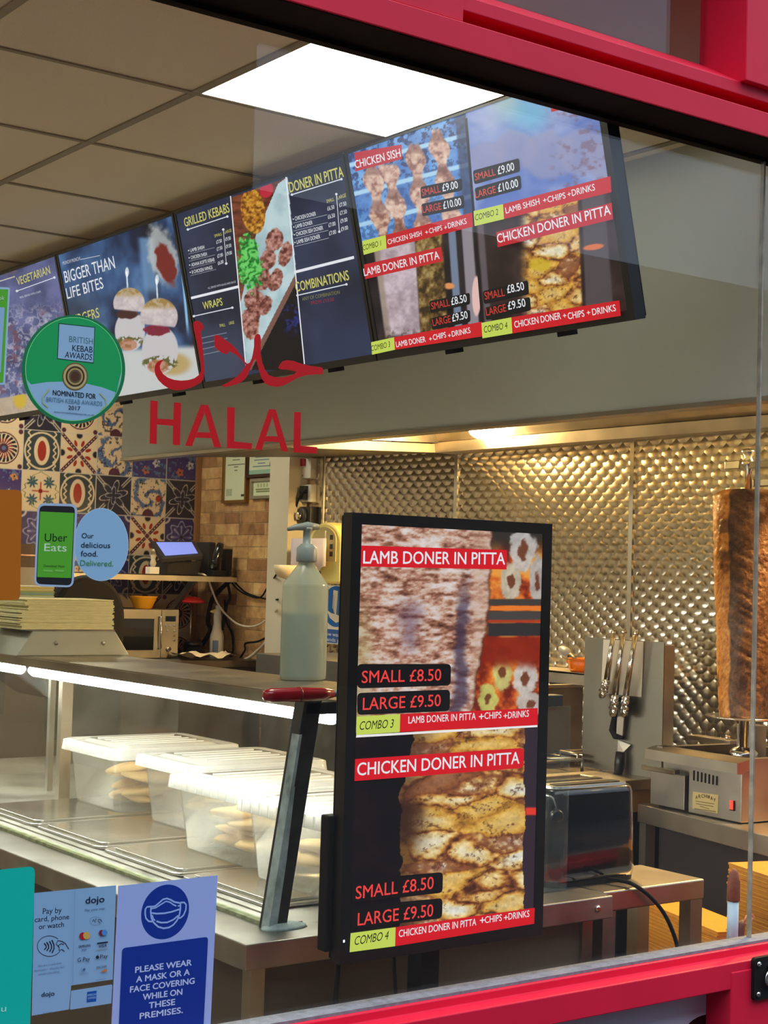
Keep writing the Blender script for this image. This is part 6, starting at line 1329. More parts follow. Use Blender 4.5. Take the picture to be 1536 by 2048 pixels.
# ------------------------------------------------------------------ cooking line: hob, board with tongs, kebab machine
HX0, HY0, HY1, HZ = 3.78, 1.74, 2.20, 1.0
t = thing('gas_hob', 'steel gas hob with wire pan supports and a tall back panel behind the portrait screen', 'hob', (HX0, HY0, 0))
def H(b, x0, x1, y0, y1, z0, z1): return b.box(x0-HX0, x1-HX0, y0-HY0, y1-HY0, z0, z1)
b = MB(); H(b, HX0, XW-0.02, HY0, HY1, 0.08, HZ-0.02); b.build('body', mat('dark_hob_body', rgb(58, 50, 42), 0.5, 0.3), t)
b = MB(); H(b, HX0-0.008, XW-0.02, HY0-0.008, HY0+0.05, HZ-0.022, HZ); H(b, HX0-0.008, HX0+0.04, HY0+0.05, HY1, HZ-0.022, HZ); b.build('top_rim', M_STEEL_W, t, bevel=0.003)
H(MB(), HX0+0.04, XW-0.02, HY0+0.05, HY1, HZ-0.03, HZ-0.012).build('spill_tray', mat('burnt_tray', (0.10, 0.08, 0.06), 0.5, 0.6, noise=0.3, scale=12), t)
for x_, y_ in ((HX0+0.03, HY0+0.03), (HX0+0.03, HY1-0.05), (XW-0.06, HY0+0.03), (XW-0.06, HY1-0.05)): H(MB(), x_, x_+0.03, y_, y_+0.03, 0, 0.08).build('foot', M_STEEL_D, t)
pz = on(1130, 1375, 1, HY1-0.03)[2]
H(MB(), HX0, 4.46, HY1-0.03, HY1-0.012, HZ-0.012, pz).build('back_panel', mat('smoked_steel', (0.20, 0.18, 0.14), 0.5, 0.8, noise=0.25, scale=4), t)
H(MB(), HX0, 4.46, HY1-0.04, HY1-0.005, pz, pz+0.012).build('panel_cap', M_STEEL_W, t)
for cx in (HX0+0.24, HX0+0.60):
    for cy in (HY0+0.23,):
        g = MB(); s_ = 0.13; z_ = HZ+0.035; X_, Y_ = cx-HX0, cy-HY0; r_ = 0.006
        for d in (-s_, s_): g.tube([(X_-s_, Y_+d, z_), (X_+s_, Y_+d, z_)], r_, 6); g.tube([(X_+d, Y_-s_, z_), (X_+d, Y_+s_, z_)], r_, 6)
        for sx_, sy_ in ((-1, -1), (1, -1), (1, 1), (-1, 1)): g.tube([(X_+sx_*s_, Y_+sy_*s_, HZ-0.012), (X_+sx_*s_, Y_+sy_*s_, z_)], r_, 6); g.tube([(X_+sx_*s_, Y_+sy_*s_, z_), (X_+sx_*0.03, Y_+sy_*0.03, z_)], r_, 6)
        g.build('pan_support', M_STEEL_D, t)
        MB().lathe([(0.05, HZ-0.012), (0.05, HZ+0.006), (0.03, HZ+0.012), (0.03, HZ+0.02)], (X_, Y_, 0), 20).build('burner', M_BLACKM, t)
qa, qb, qc = on(1122, 1503, 0, 4.15), on(1156, 1510, 0, 4.15), on(1154, 1530, 0, 4.15)
b = MB(); O_ = Vector((HX0, HY0, 0)); b.tube([Vector(on(1124, 1535, 0, 4.15))-O_, Vector(qa)-O_, Vector(qb)-O_, Vector(qc)-O_], 0.007, 8); b.build('wire_loop', M_STEEL_W, t)

LX = 4.40; lz = on(1130, 1343, 0, LX)[2]; lzb = on(1130, 1368, 0, LX)[2]
t = thing('wall_ledge', 'narrow steel ledge along the embossed wall holding the orange pot', 'ledge', (LX, 1.9, lz))
MB().box(0, XW-0.014-LX, 0, 1.3, -0.008, 0).build('board', M_STEEL_W, t); MB().box(0, 0.01, 0, 1.3, lzb-lz, 0).build('front_lip', M_STEEL_W, t, bevel=0.002)
for y_ in (0.2, 1.0): MB().prism([(0.02, -0.008), (XW-0.014-LX, -0.008), (XW-0.014-LX, -0.12)], 1, y_, y_+0.008).build('bracket', M_STEEL_D, t)
Xo = 4.47; q = on(1162, 1354, 0, Xo); rp_ = 0.062; M_OR = mat('orange_enamel', rgb(224, 112, 14), 0.3, coat=0.3)
ho = on(1155, 1318, 0, Xo)[2]-lz
t = thing('cooking_pot', 'small orange pot on the steel ledge left of the tongs board', 'pot', (Xo, on(1166, 1350, 0, Xo)[1], lz+0.001))
MB().lathe([(rp_*0.8, 0), (rp_*0.95, 0.012), (rp_, ho*0.7), (rp_*0.97, ho), (rp_*1.03, ho+0.004), (rp_*0.93, ho+0.004), (rp_*0.9, 0.02), (0.003, 0.012)], n=30).build('pan_body', M_OR, t)
for s_ in (-1, 1): MB().box(-0.018, 0.018, s_*rp_*1.02-0.018, s_*rp_*1.02+0.018, ho-0.022, ho-0.008).build('side_handle', M_OR, t, bevel=0.004)
u = thing('serving_spoon', 'grey spoon leaning up out of the orange pot', 'spoon', t.location+Vector((0, 0, 0)))
def pq(x, y, X=Xo): return Vector(on(x, y, 0, X))-u.location
MB().tube([pq(1160, 1326), pq(1150, 1318), pq(1140, 1311)], [0.006, 0.009, 0.014], 10).build('shank', M_DARKGREY, u); MB().tube([pq(1140, 1311), pq(1132, 1305), pq(1123, 1298), pq(1119, 1295)], [0.014, 0.022, 0.016, 0.006], 12).build('handle_end', mat('pale_grey_plastic', rgb(130, 136, 142), 0.35), u)
MB().tube([pq(1160, 1326), pq(1164, 1345)], [0.006, 0.008], 8).build('bowl_end', M_DARKGREY, u)

# steel bench beside the hob and the tall board with its return
BX = 4.2; bz0 = 1.002
yb0_, yb1_ = on(1328, 1285, 0, BX)[1], on(1170, 1273, 0, BX)[1]; bz1 = on(1250, 1279, 0, BX)[2]
t = thing('side_bench', 'low steel bench between the hob and the kebab table', 'bench', (4.03, 1.52, 0))
MB().box(0.0, XW-0.02-4.03, 0.0, HY0-0.014-1.52, bz0-0.04, bz0-0.001).build('top', M_STEEL_W, t, bevel=0.003)
MB().box(0.03, XW-0.03-4.03, 0.03, HY0-0.02-1.52, 0.0, bz0-0.12).build('cabinet', M_BLACKM, t)  # blackened below the fascia to paint in the shade there
MB().box(0.02, XW-0.03-4.03, 0.02, HY0-0.02-1.52, bz0-0.12, bz0-0.04).build('fascia', mat('amber_side', rgb(150, 110, 52), 0.5, noise=0.1, scale=6), t)
t = thing('splash_board', 'tall upright steel splash board beside the kebab machine with tongs hung on it', 'splash board', (BX, yb0_, bz0))
MB().box(0.0, 0.006, 0, yb1_-yb0_, 0.0, bz1-bz0).build('front_plate', mat('dulled_board_steel', (0.25, 0.23, 0.18), 0.46, 1.0, noise=0.15, scale=5, rough_var=0.1), t)
wd = on(1350, 1290, 1, yb0_)[0]-BX
MB().box(0.006, max(0.05, wd), -0.0, 0.006, 0.0, on(1340, 1291, 1, yb0_)[2]-bz0).build('return_plate', M_STEEL_D, t)
MB().box(0.006, 0.16, yb1_-yb0_-0.2, yb1_-yb0_-0.19, 0.0, 0.2).build('rear_stay', M_STEEL_D, t)
def bq(x, y, h): q = on(x, y, 0, BX-h); return (q[0]-BX, q[1]-yb0_, q[2]-bz0)
P_ = [bq(1208, 1279, 0.001), bq(1288, 1283, 0.001), bq(1284, 1394, 0.001), bq(1203, 1386, 0.001)]
b = MB(); b.hexa([(p_[0], p_[1], p_[2]) for p_ in P_]+[(p_[0]-0.003, p_[1], p_[2]) for p_ in P_]); b.build('bright_plate', mat('pale_plate', (0.72, 0.66, 0.54), 0.5, 0.5, noise=0.06, scale=9), t)
def tongs(label, top, mid, tip, h):
    o0 = on(*top, 0, BX-h); u = thing('tongs', label, 'tongs', o0, group='steel tongs on the splash board')
    def tq(p_, hh): return Vector(on(p_[0], p_[1], 0, BX-hh))-Vector(o0)
    for k, dx in ((0, 0.0), (1, 1.0)):
        b = MB(); hh = h-0.006+0.012*k
        b.tube([tq((top[0]+2*k, top[1]), hh), tq((top[0]+(mid[0]-top[0])*0.5+2.5*k, top[1]+(mid[1]-top[1])*0.5), hh), tq((mid[0]+3*k, mid[1]), hh)], [0.0065, 0.0075, 0.009], 8); b.build('arm', M_CHROME, u)
        b = MB(); d = np.array(tip, float)-np.array(mid, float); nrm = np.array((-d[1], d[0]))/np.linalg.norm(d); pts = []; rr = []
        for q in range(13):
            s_ = q/12; off = (4*k)+2.0*math.sin(q*2.1)*(1 if k else -1); pts.append(tq((mid[0]+d[0]*s_+off*0.8, mid[1]+d[1]*s_), hh)); rr.append((0.008+0.004*math.sin(math.pi*min(1, s_*1.15)))*(1 if q < 12 else 0.5)+0.003*(q % 2))
        b.tube(pts, rr, 10); b.build('scalloped_end', M_CHROME, u)
    MB().tube([tq((top[0], top[1]-1), h-0.008), tq((top[0]+3, top[1]-1), h+0.008)], 0.009, 10).build('hinge', M_CHROME, u); return u
tongs('left steel tongs on the splash board, ends splayed over the bright plate', (1226, 1266), (1212, 1360), (1201, 1396), 0.040)
tongs('middle steel tongs on the splash board', (1246, 1265), (1229, 1390), (1223, 1434), 0.045)
tongs('right steel tongs on the splash board with a black slice behind', (1270, 1268), (1250, 1392), (1246, 1434), 0.045)
o0 = on(1247, 1395, 0, BX-0.02); u = thing('kebab_slice', 'black handled slice hanging behind the right tongs', 'kebab slice', o0)
def kq(x, y, h=0.02): return Vector(on(x, y, 0, BX-h))-Vector(o0)
MB().tube([kq(1240, 1400), kq(1246, 1396), kq(1252, 1400)], 0.010, 8).build('hook', M_BLACKM, u)
MB().tube([kq(1238, 1402), kq(1228, 1440), kq(1225, 1460), kq(1231, 1472), kq(1246, 1475)], [0.008, 0.011, 0.014, 0.013, 0.008], 10).build('handle', M_BLACKM, u)
b = MB(); P_ = [kq(1238, 1400), kq(1252, 1400), kq(1246, 1472), kq(1234, 1470)]; b.hexa([tuple(p_) for p_ in P_]+[(p_[0]-0.004, p_[1], p_[2]) for p_ in P_]); b.build('blade', M_STEEL_W, u)
o0 = on(1238, 1552, 0, BX-0.05); u = thing('carving_knife', 'long knife with black handle standing against the foot of the splash board', 'knife', o0)
def kq2(x, y, h=0.03): return Vector(on(x, y, 0, BX-h))-Vector(o0)
MB().tube([kq2(1226, 1556), kq2(1236, 1548), kq2(1239, 1530), kq2(1241, 1504)], [0.008, 0.016, 0.020, 0.018], 12).build('handle', M_BLACK, u)
b = MB(); P_ = [kq2(1236, 1470, 0.012), kq2(1262, 1478, 0.012), kq2(1247, 1503, 0.02), kq2(1235, 1503, 0.02)]; P_ = [kq2(1237, 1480, 0.01), kq2(1262, 1490, 0.01), kq2(1248, 1504, 0.02), kq2(1236, 1504, 0.02)]
b.hexa([tuple(p_) for p_ in P_]+[(p_[0]-0.003, p_[1], p_[2]) for p_ in P_]); b.build('blade', M_STEEL, u)

# kebab table, angled
C1 = on(1275, 1607, 2, 0.92); C2 = on(1536, 1672, 2, 0.92); e = (C2-C1)[:2]; e = e/np.linalg.norm(e); rz = math.atan2(e[1], e[0])
t = thing('kebab_table', 'angled steel table carrying the kebab machine', 'table', (C1[0], C1[1], 0), rz)
MB().box(0, 1.15, 0, 0.40, 0.855, 0.92).build('top', M_STEEL_W, t, bevel=0.003)
for x_ in (0.006, 1.10):
    for y_ in (0.006, 0.35): MB().box(x_, x_+0.04, y_, y_+0.04, 0, 0.855).build('leg', M_STEEL_W, t)
MB().box(0.05, 1.09, 0.06, 0.345, 0.02, 0.853).build('shade_block', mat('table_shade', rgb(40, 32, 28), 0.7), t)  # added near-black box painting in the shade under the table
# kebab machine
KA = on(1303, 1606, 2, 0.93); KB = on(1482, 1643, 2, 0.93); ek = (KB-KA)[:2]; KL = float(np.linalg.norm(ek)); ek = ek/KL; rk = math.atan2(ek[1], ek[0]); KA[2] = 0.9205
ekn = np.array((-ek[1], ek[0]))     # into the wall
KP = Plane((KA[0], KA[1], KA[2]), (ek[0], ek[1], 0), (0, 0, 1)); KPo = Plane((KA[0]-ekn[0]*0.03, KA[1]-ekn[1]*0.03, KA[2]), (ek[0], ek[1], 0), (0, 0, 1))
M_KST = mat('kebab_steel', (0.42, 0.39, 0.34), 0.40, 1.0, noise=0.15, scale=8, rough_var=0.1)
t = thing('kebab_machine', 'steel kebab grill with maker plate and red switch on the angled table', 'kebab machine', (KA[0], KA[1], KA[2]), rk); KD = 0.40
rz0 = KPo.px(1295, 1518)[1]; rz1 = KPo.px(1295, 1498)[1]; xl = KPo.px(1290, 1506)[0]; xr = KPo.px(1474, 1548)[0]
rtop = Plane((KA[0]+ekn[0]*0.02, KA[1]+ekn[1]*0.02, KA[2]), (ek[0], ek[1], 0), (0, 0, 1)).px(1400, 1504)[1]
b = MB(); xs1 = KP.px(1371, 1580)[0]; xs2 = KP.px(1377, 1580)[0]
b.box(xs2, KL, 0, KD, 0.004, rz0+0.004); b.box(0.0, xs1, 0.05, KD, 0.004, rz0+0.004); b.build('body', M_KST, t, bevel=0.003)
MB().box(-0.003, xs1-0.001, -0.004, 0.048, 0.008, KP.px(1335, 1545)[1]).build('drip_drawer', M_KST, t, bevel=0.002)
hd = MB(); p_ = KP.px(1296, 1530); p2 = KP.px(1362, 1552); hz1 = KP.px(1296, 1528)[1]; hz0 = KP.px(1296, 1538)[1]
hd.box(p_[0], p2[0], -0.03, -0.004, hz0, hz1); hd.build('drawer_handle', M_CHROME, t, bevel=0.002)
MB().prism([(-0.03, rz0), (0.0, rz0), (0.05, rtop-0.03), (0.05, rtop), (0.02, rtop), (-0.03, rz1)], 0, xl, xr).build('front_rim', M_STEEL_W, t)  # lighter, warmer steel than the body paints in warm light on the slope
b = MB(); b.prism([(xl, rz0), (xl+0.03, rz0), (xl+0.06, rtop), (xl+0.03, rtop)], 1, 0.0, KD); b.prism([(KL-0.0, rz0), (KL+0.001, rtop), (KL-0.03, rtop), (KL-0.03, rz0)], 1, 0.05, KD); b.box(xl+0.03, KL, KD-0.02, KD, rz0, rtop); b.build('side_rim', M_KST, t)
MB().box(xl+0.03, KL-0.01, 0.03, KD-0.02, rz0+0.002, rz0+0.012).build('grease_tray', mat('greasy_tray', (0.12, 0.09, 0.05), 0.3, 0.7, noise=0.3, scale=8), t)
for k in range(7):
    x_ = 1388.5+k*7.6; pt = KP.px(x_, 1541+k*1.9); pb_ = KP.px(x_, 1561+k*1.6); MB().box(pt[0]-0.0035, pt[0]+0.0035, -0.002, 0.001, pb_[1], pt[1]).build('vent_slot', M_BLACKM, t)
pla = Art(KP); pla.dz = 0.0002
pla.poly([(1386, 1583), (1437, 1590), (1436, 1627), (1385, 1617)], (206, 188, 130))
for k, ch in enumerate('ARCHWAY'):
    x_ = 1391+k*6.1; y_ = 1597.5+k*0.9-(5.0-abs(k-3)**1.6*0.9); pla.text(ch, (x_, y_), (x_+5, y_+0.7), 7, (50, 36, 22), 0.014)
for k, (xa, xb2) in enumerate(((1392, 1430), (1393, 1428), (1401, 1420), (1390, 1433))): pla.line([(xa, 1602+k*5), (xb2, 1608+k*5)], 0.0022, (110, 92, 60))
o = pla.build('maker_plate', M_PRINT, t); o.location = (0, -0.0006, 0)
sw = KP.px(1462, 1600); sw2 = KP.px(1470, 1622); MB().box(sw[0], sw2[0], -0.006, 0.001, sw2[1], sw[1]).build('switch_frame', M_BLACK, t); s3 = KP.px(1466, 1609); MB().box(s3[0]-0.007, s3[0]+0.007, -0.009, -0.006, s3[1]-0.016, s3[1]+0.014).build('red_rocker', emit('red_switch_light', (1.0, 0.06, 0.03), 0.9), t)
for x_, y_ in ((0.03, 0.03), (KL-0.03, 0.03), (0.03, KD-0.03), (KL-0.03, KD-0.03)): MB().box(x_-0.012, x_+0.012, y_-0.012, y_+0.012, 0.0, 0.006).build('foot', M_BLACKM, t)
# spit: shaft, cup, plate; motor bar and rear upright with top arms
YA = 0.20; KPA = Plane((KA[0]+ekn[0]*YA, KA[1]+ekn[1]*YA, KA[2]), (ek[0], ek[1], 0), (0, 0, 1))
ax = KPA.px(1487, 1490)[0]; zpl = KPA.px(1487, 1432)[1]; zmt = KPA.px(1490, 980)[1]; ztop = KPA.px(1492, 898)[1]; zb_k = rz0+0.012
rpl = KPA.px(1487, 1432)[0]-KPA.px(1412, 1432)[0]; rmb = KPA.px(1487, 1420)[0]-KPA.px(1440, 1420)[0]; rmt = KPA.px(1490, 1000)[0]-KPA.px(1421, 1000)[0]
sc = abs(ek@RT[:2])            # picture width per metre along the plane: discs show their full width
dpt = float((np.array((KA[0]+ek[0]*ax+ekn[0]*YA, KA[1]+ek[1]*ax+ekn[1]*YA, 1.6))-CAM)@FW)
rpl, rmb, rmt = 76*dpt/F_PX, 50*dpt/F_PX, 71*dpt/F_PX
b = MB(); b.lathe([(0.05, zb_k), (0.05, zb_k+0.03), (0.035, zb_k+0.045), (0.018, zb_k+0.05), (0.018, zpl-0.006)], (ax, YA, 0), 24); b.build('turntable_shaft', M_CHROME, t)
MB().lathe([(rpl, zpl-0.006), (rpl*1.0, zpl), (rpl*0.9, zpl+0.002)], (ax, YA, 0), 48).build('plate', M_CHROME, t)
MB().tube([(ax, YA, zmt-0.02), (ax, YA, ztop-0.08), (ax, YA, ztop-0.06), (ax, YA, ztop-0.045), (ax, YA, ztop-0.03), (ax, YA, ztop-0.012), (ax, YA, ztop)], [0.012, 0.012, 0.024, 0.024, 0.014, 0.026, 0.022], 14).build('spit_top', M_CHROME, t)
p_ = KPA.px(1458, 923); p2 = KPA.px(1484, 938); MB().box(p_[0]-0.002, p2[0]+0.004, YA-0.02, YA+0.02, p2[1], p_[1]).build('locating_block', M_CHROME, t, bevel=0.003)
MB().box(p2[0]+0.004, p2[0]+0.32, YA-0.015, YA+0.015, p2[1]-0.002, p_[1]-0.006).build('top_arm', M_KST, t, bevel=0.003)
p3 = KPA.px(1496, 958); p4 = KPA.px(1496, 973); MB().box(p3[0], p3[0]+0.3, YA+0.02, YA+0.05, p4[1], p3[1]).build('lower_arm', M_CHROME, t, bevel=0.003)
MB().box(p2[0]+0.26, p2[0]+0.31, YA+0.1, YA+0.19, rz0+0.002, p_[1]+0.05).build('burner_column', M_KST, t)
MB().box(p2[0]+0.27, p2[0]+0.30, YA-0.015, YA+0.1, p2[1]-0.002, p_[1]-0.006).build('arm_link', M_KST, t)
KPB = Plane((KA[0]+ekn[0]*0.33, KA[1]+ekn[1]*0.33, KA[2]), (ek[0], ek[1], 0), (0, 0, 1)); p5 = KPB.px(1380, 1469); p6 = KPB.px(1464, 1486)
MB().box(p5[0], p6[0], 0.32, 0.37, p6[1]-0.01, p5[1]).build('rear_bar', M_KST, t, bevel=0.002)
p7 = KPB.px(1450, 1464); MB().lathe([(0.010, 0), (0.013, 0.006), (0.008, 0.016)], (p7[0], 0.345, p5[1]), 14).build('bar_knob', M_CHROME, t)
p8 = KPB.px(1478, 1440); p9 = KPB.px(1500, 1500); MB().box(p8[0]+0.02, p9[0]+0.05, 0.3, 0.36, rz0+0.004, p8[1]-0.01).build('motor_box', mat('grey_motor_box', (0.35, 0.35, 0.36), 0.45, 0.8, noise=0.1, scale=9), t, bevel=0.003)
# the meat itself: one carved cone with a toasted skin and a freshly carved side
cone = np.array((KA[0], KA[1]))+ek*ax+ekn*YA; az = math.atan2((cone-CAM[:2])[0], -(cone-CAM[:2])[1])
NA, NZ = 120, 160; V = []; Cc = []
hM = zmt-zpl-0.003
for j in range(NZ+1):
    s_ = j/NZ; r_ = rmb+(rmt-rmb)*min(1, s_*1.12)**0.85
    if s_ > 0.965: r_ *= math.sqrt(max(0.0, 1-((s_-0.965)/0.035)**2*0.55))
    for k in range(NA): V.append((r_, 2*math.pi*k/NA, s_*hM))
V = np.array(V); A_n = V[:, 1]; S_n = V[:, 2]/hM
cxn = np.cos(A_n)*3.0; cyn = np.sin(A_n)*3.0
nz1 = fbm(cxn*1.2+5, S_n*9+cyn*1.2, 201); nz2 = fbm(cxn*2.6+3+cyn*1.9, S_n*60-cyn*2.2, 203); nz3 = fbm(cxn*7-cyn*5, S_n*130+cyn*5, 207)
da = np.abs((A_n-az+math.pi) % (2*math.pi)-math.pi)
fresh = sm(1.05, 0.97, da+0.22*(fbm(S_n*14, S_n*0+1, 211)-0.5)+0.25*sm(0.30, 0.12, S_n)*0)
rr = V[:, 0]*(1-0.035*fresh)+0.007*(nz1-0.5)+0.007*(nz2-0.5)+0.003*(nz3-0.5)
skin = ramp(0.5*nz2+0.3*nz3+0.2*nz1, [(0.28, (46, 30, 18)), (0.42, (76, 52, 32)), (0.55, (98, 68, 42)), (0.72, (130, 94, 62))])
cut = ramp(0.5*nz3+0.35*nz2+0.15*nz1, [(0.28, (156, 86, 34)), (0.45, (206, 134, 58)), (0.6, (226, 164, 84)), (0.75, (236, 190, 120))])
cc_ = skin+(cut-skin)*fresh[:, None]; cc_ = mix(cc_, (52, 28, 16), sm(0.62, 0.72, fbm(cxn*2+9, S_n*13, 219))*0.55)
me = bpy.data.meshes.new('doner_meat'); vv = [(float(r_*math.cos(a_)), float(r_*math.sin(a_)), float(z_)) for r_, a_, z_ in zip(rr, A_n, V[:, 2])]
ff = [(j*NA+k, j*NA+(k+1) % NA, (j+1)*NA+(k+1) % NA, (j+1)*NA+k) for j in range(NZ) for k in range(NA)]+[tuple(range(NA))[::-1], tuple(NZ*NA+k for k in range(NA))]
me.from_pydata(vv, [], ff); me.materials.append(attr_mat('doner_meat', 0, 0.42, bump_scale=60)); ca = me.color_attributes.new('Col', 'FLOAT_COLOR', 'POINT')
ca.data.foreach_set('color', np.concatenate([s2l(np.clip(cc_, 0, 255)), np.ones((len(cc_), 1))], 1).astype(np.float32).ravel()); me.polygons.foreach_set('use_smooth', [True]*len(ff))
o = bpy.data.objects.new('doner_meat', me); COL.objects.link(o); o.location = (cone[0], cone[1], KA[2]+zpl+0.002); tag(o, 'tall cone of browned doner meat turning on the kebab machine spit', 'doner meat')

# ------------------------------------------------------------------ small table, toaster, flat packed boxes under it
t = thing('steel_table', 'small low steel table at the end of the display counter under the toaster', 'table', (2.850, 0.392, 0))
tw, td = 0.374, 0.236
MB().box(0, tw, 0, td, 0.868, 0.92).build('top', M_STEEL_W, t, bevel=0.004)
for x_, y_ in ((0.002, 0.002), (tw-0.05, 0.002), (0.002, td-0.042), (tw-0.05, td-0.042)): MB().box(x_, x_+0.045, y_, y_+0.04, 0, 0.868).build('leg', M_STEEL_D, t)
MB().lathe([(0.009, 0), (0.009, 0.003), (0.004, 0.006)], n=12).build('rivet', M_CHROME, None, loc=(2.79, CY0-0.0005, LZ-0.027)).rotation_euler = (math.pi/2, 0, 0)
bpy.context.view_layer.update(); rv = bpy.data.objects['rivet']; dc = bpy.data.objects['display_counter']; rv.parent = dc; rv.location = (2.79-CX0, -0.0005, LZ-0.027)
ty = 0.50; tx0, tx1 = on(1092, 1680, 1, ty)[0], on(1269, 1680, 1, ty)[0]; tz1 = on(1180, 1572, 1, ty)[2]; w_ = tx1-tx0
t = thing('toaster', 'glossy black two slot toaster straddling the counter end and small table', 'toaster', ((tx0+tx1)/2, ty+0.06, 0.9205))
hT = tz1-0.9205; b = MB(); N_ = 9
def rr_(w, d, r_, z):
    P = []
    for cx, cy, a0 in ((w/2-r_, -d/2+r_, -90), (w/2-r_, d/2-r_, 0), (-w/2+r_, d/2-r_, 90), (-w/2+r_, -d/2+r_, 180)):
        for q in range(N_): a_ = math.radians(a0+90*q/(N_-1)); P.append((cx+r_*math.cos(a_), cy+r_*math.sin(a_), z))
    return P
dT = 0.17
R_ = [rr_(w_*0.97, dT*0.95, 0.04, 0.012), rr_(w_, dT, 0.045, 0.03), rr_(w_*0.985, dT*0.97, 0.045, hT*0.5), rr_(w_*0.96, dT*0.93, 0.042, hT-0.02), rr_(w_*0.93, dT*0.88, 0.04, hT-0.006), rr_(w_*0.90, dT*0.82, 0.038, hT-0.002)]
m_ = len(R_[0]); b.add([p_ for r_ in R_ for p_ in r_], [tuple(range(m_))[::-1], tuple(5*m_+k for k in range(m_))]+[(i*m_+k, i*m_+(k+1) % m_, (i+1)*m_+(k+1) % m_, (i+1)*m_+k) for i in range(5) for k in range(m_)], True); b.build('body', M_GLOSSK, t)
MB().add(rr_(w_*0.96, dT*0.94, 0.04, 0.0)+rr_(w_*0.97, dT*0.95, 0.04, 0.014), [tuple(range(m_))[::-1], tuple(m_+k for k in range(m_))]+[(k, (k+1) % m_, m_+(k+1) % m_, m_+k) for k in range(m_)]).build('base', M_BLACKM, t)
MB().add(rr_(w_*0.86, dT*0.76, 0.03, hT-0.002)+rr_(w_*0.85, dT*0.74, 0.03, hT+0.004), [tuple(range(m_))[::-1], tuple(m_+k for k in range(m_))]+[(k, (k+1) % m_, m_+(k+1) % m_, m_+k) for k in range(m_)]).build('top_plate', mat('brushed_top', (0.45, 0.46, 0.45), 0.3, 1.0), t)
for s_ in (-1, 1): MB().rounded(-w_*0.36, w_*0.36, s_*dT*0.19-0.017, s_*dT*0.19+0.017, 0.008, 2, hT+0.0045, hT+0.006).build('slot', M_BLACKM, t)
k_ = MB(); k_.tube([(-w_/2-0.002, -0.03, hT*0.42), (-w_/2-0.02, -0.03, hT*0.42)], 0.014, 14); k_.build('lever', M_BLACK, t)
kn = MB().lathe([(0.017, 0), (0.016, 0.014), (0.012, 0.017)], n=20).build('dial', M_BLACK, t, loc=(-w_*0.45, -dT*0.46, hT*0.74)); kn.rotation_euler = (math.pi/2, 0, math.radians(-25))
o0 = Vector((tx1-0.10, ty-0.02, 0.9255)); PW = [o0, o0+Vector((0.03, -0.045, 0.0)), o0+Vector((0.07, -0.075, 0.004)), o0+Vector((0.105, -0.12, -0.02)), Vector(on(1340, 1832, 1, 0.33)), Vector(on(1352, 1868, 1, 0.33)), Vector(on(1358, 1905, 1, 0.34)), Vector(on(1362, 1960, 1, 0.34))]
PW = [Vector((on(1215, 1758, 1, 0.47))), Vector(on(1250, 1763, 1, 0.42)), Vector(on(1272, 1772, 1, 0.38)), Vector(on(1300, 1793, 1, 0.372)), Vector(on(1326, 1824, 1, 0.372)), Vector(on(1345, 1862, 1, 0.372)), Vector(on(1357, 1905, 1, 0.372)), Vector(on(1366, 1975, 1, 0.372))]
PW[0].z = max(PW[0].z, 0.927); PW[1].z = max(PW[1].z, 0.927)
Q = []
for i in range(len(PW)-1):
    a_, b_, c_, d_ = PW[max(i-1, 0)], PW[i], PW[i+1], PW[min(i+2, len(PW)-1)]
    for k in range(6):
        s_ = k/6; Q.append(0.5*((2*b_)+(c_-a_)*s_+(2*a_-5*b_+4*c_-d_)*s_*s_+(3*b_-a_-3*c_+d_)*s_**3))
Q.append(PW[-1]); Q = [v-Vector(t.location) for v in Q]; MB().tube(Q, 0.0055, 8).build('power_cord', M_BLACKM, t)

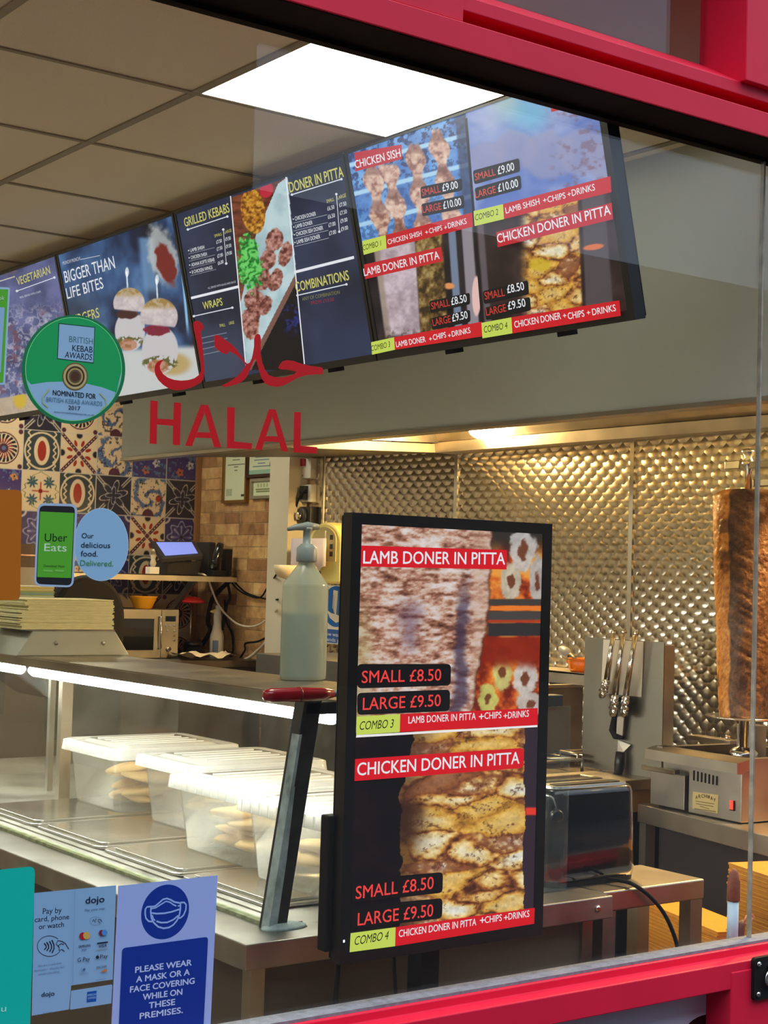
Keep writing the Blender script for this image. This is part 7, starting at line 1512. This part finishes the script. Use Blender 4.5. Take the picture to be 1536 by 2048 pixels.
M_CARD = [mat('yellow_card', rgb(222, 156, 44), 0.75, noise=0.08, scale=40), mat('deep_yellow_card', rgb(206, 138, 32), 0.75, noise=0.08, scale=40)]
def pack(label, corner, ang, L, D, H, n, sd):
    r_ = random.Random(sd); b = MB(); dz = H/n
    for k in range(n):
        j = r_.uniform(-0.004, 0.004); b.mi = k % 2; b.box(j, L+j, r_.uniform(-0.003, 0.003), D, k*dz, (k+1)*dz-dz*0.12)
    o = b.build('flat_box_stack', M_CARD, loc=(corner[0], corner[1], 0.0005), rotz=ang); return tag(o, label, 'stack of flat boxes', 'stacks of flat yellow boxes')
q = on(1457, 1725, 0, 3.52); dir_ = math.radians(-90-17)
pack('tall stack of flat yellow card boxes behind the silicone joint of the window', q, dir_, 0.46, 0.30, q[2], 150, 1)
q = on(1296, 1806, 0, 3.74); pack('lower stack of flat yellow card boxes seen under the small steel table', q, dir_, 0.42, 0.14, q[2], 120, 2)
# thing leaning inside the window sill
Yk = 0.09; q = on(1464, 1895, 1, Yk); t = thing('brush', 'pale blue stick with brown leather-like end standing at the sill beside the window joint', 'brush', (q[0], Yk, q[2]-0.03))
def wq(x, y): p_ = on(x, y, 1, Yk); return (p_[0]-q[0], 0, p_[2]-q[2]+0.03)
zz0 = wq(1464, 1895)[2]; zz1 = wq(1465, 1802)[2]; zz2 = wq(1466, 1738)[2]; r_ = (wq(1475, 1850)[0]-wq(1454, 1850)[0])/2*0.72
MB().tube([(0, 0, 0), (0.001, 0, zz1)], [r_, r_], 16).build('shaft', mat('pale_blue_plastic', rgb(186, 216, 240), 0.4), t)
MB().tube([(0.001, 0, zz1), (0.001, 0, zz1+0.002), (0.002, 0, zz1+(zz2-zz1)*0.6), (0.002, 0, zz2-0.008), (0.002, 0, zz2)], [r_*1.1, r_*1.2, r_*1.12, r_*0.8, r_*0.3], 16).build('leather_end', mat('brown_leather', rgb(140, 74, 52), 0.6, noise=0.25, scale=60), t)
q2 = on(1480, 1890, 1, Yk); t = thing('leather_strap', 'brown strap with a pink looped end lying against the window joint', 'strap', (q2[0], Yk, q2[2]-0.02))
def wq2(x, y): p_ = on(x, y, 1, Yk); return (p_[0]-q2[0], 0, p_[2]-q2[2]+0.02)
MB().tube([wq2(1480, 1898), wq2(1479, 1870), wq2(1481, 1850), wq2(1486, 1841)], [0.011, 0.012, 0.011, 0.005], 12).build('strap', mat('dark_leather', rgb(104, 58, 46), 0.6, noise=0.2, scale=50), t)
MB().tube([wq2(1487, 1843), wq2(1494, 1832), wq2(1503, 1829), wq2(1508, 1833), wq2(1502, 1841), wq2(1491, 1848)], 0.0028, 8).build('loop', mat('pink_cord', rgb(226, 150, 120), 0.5), t)
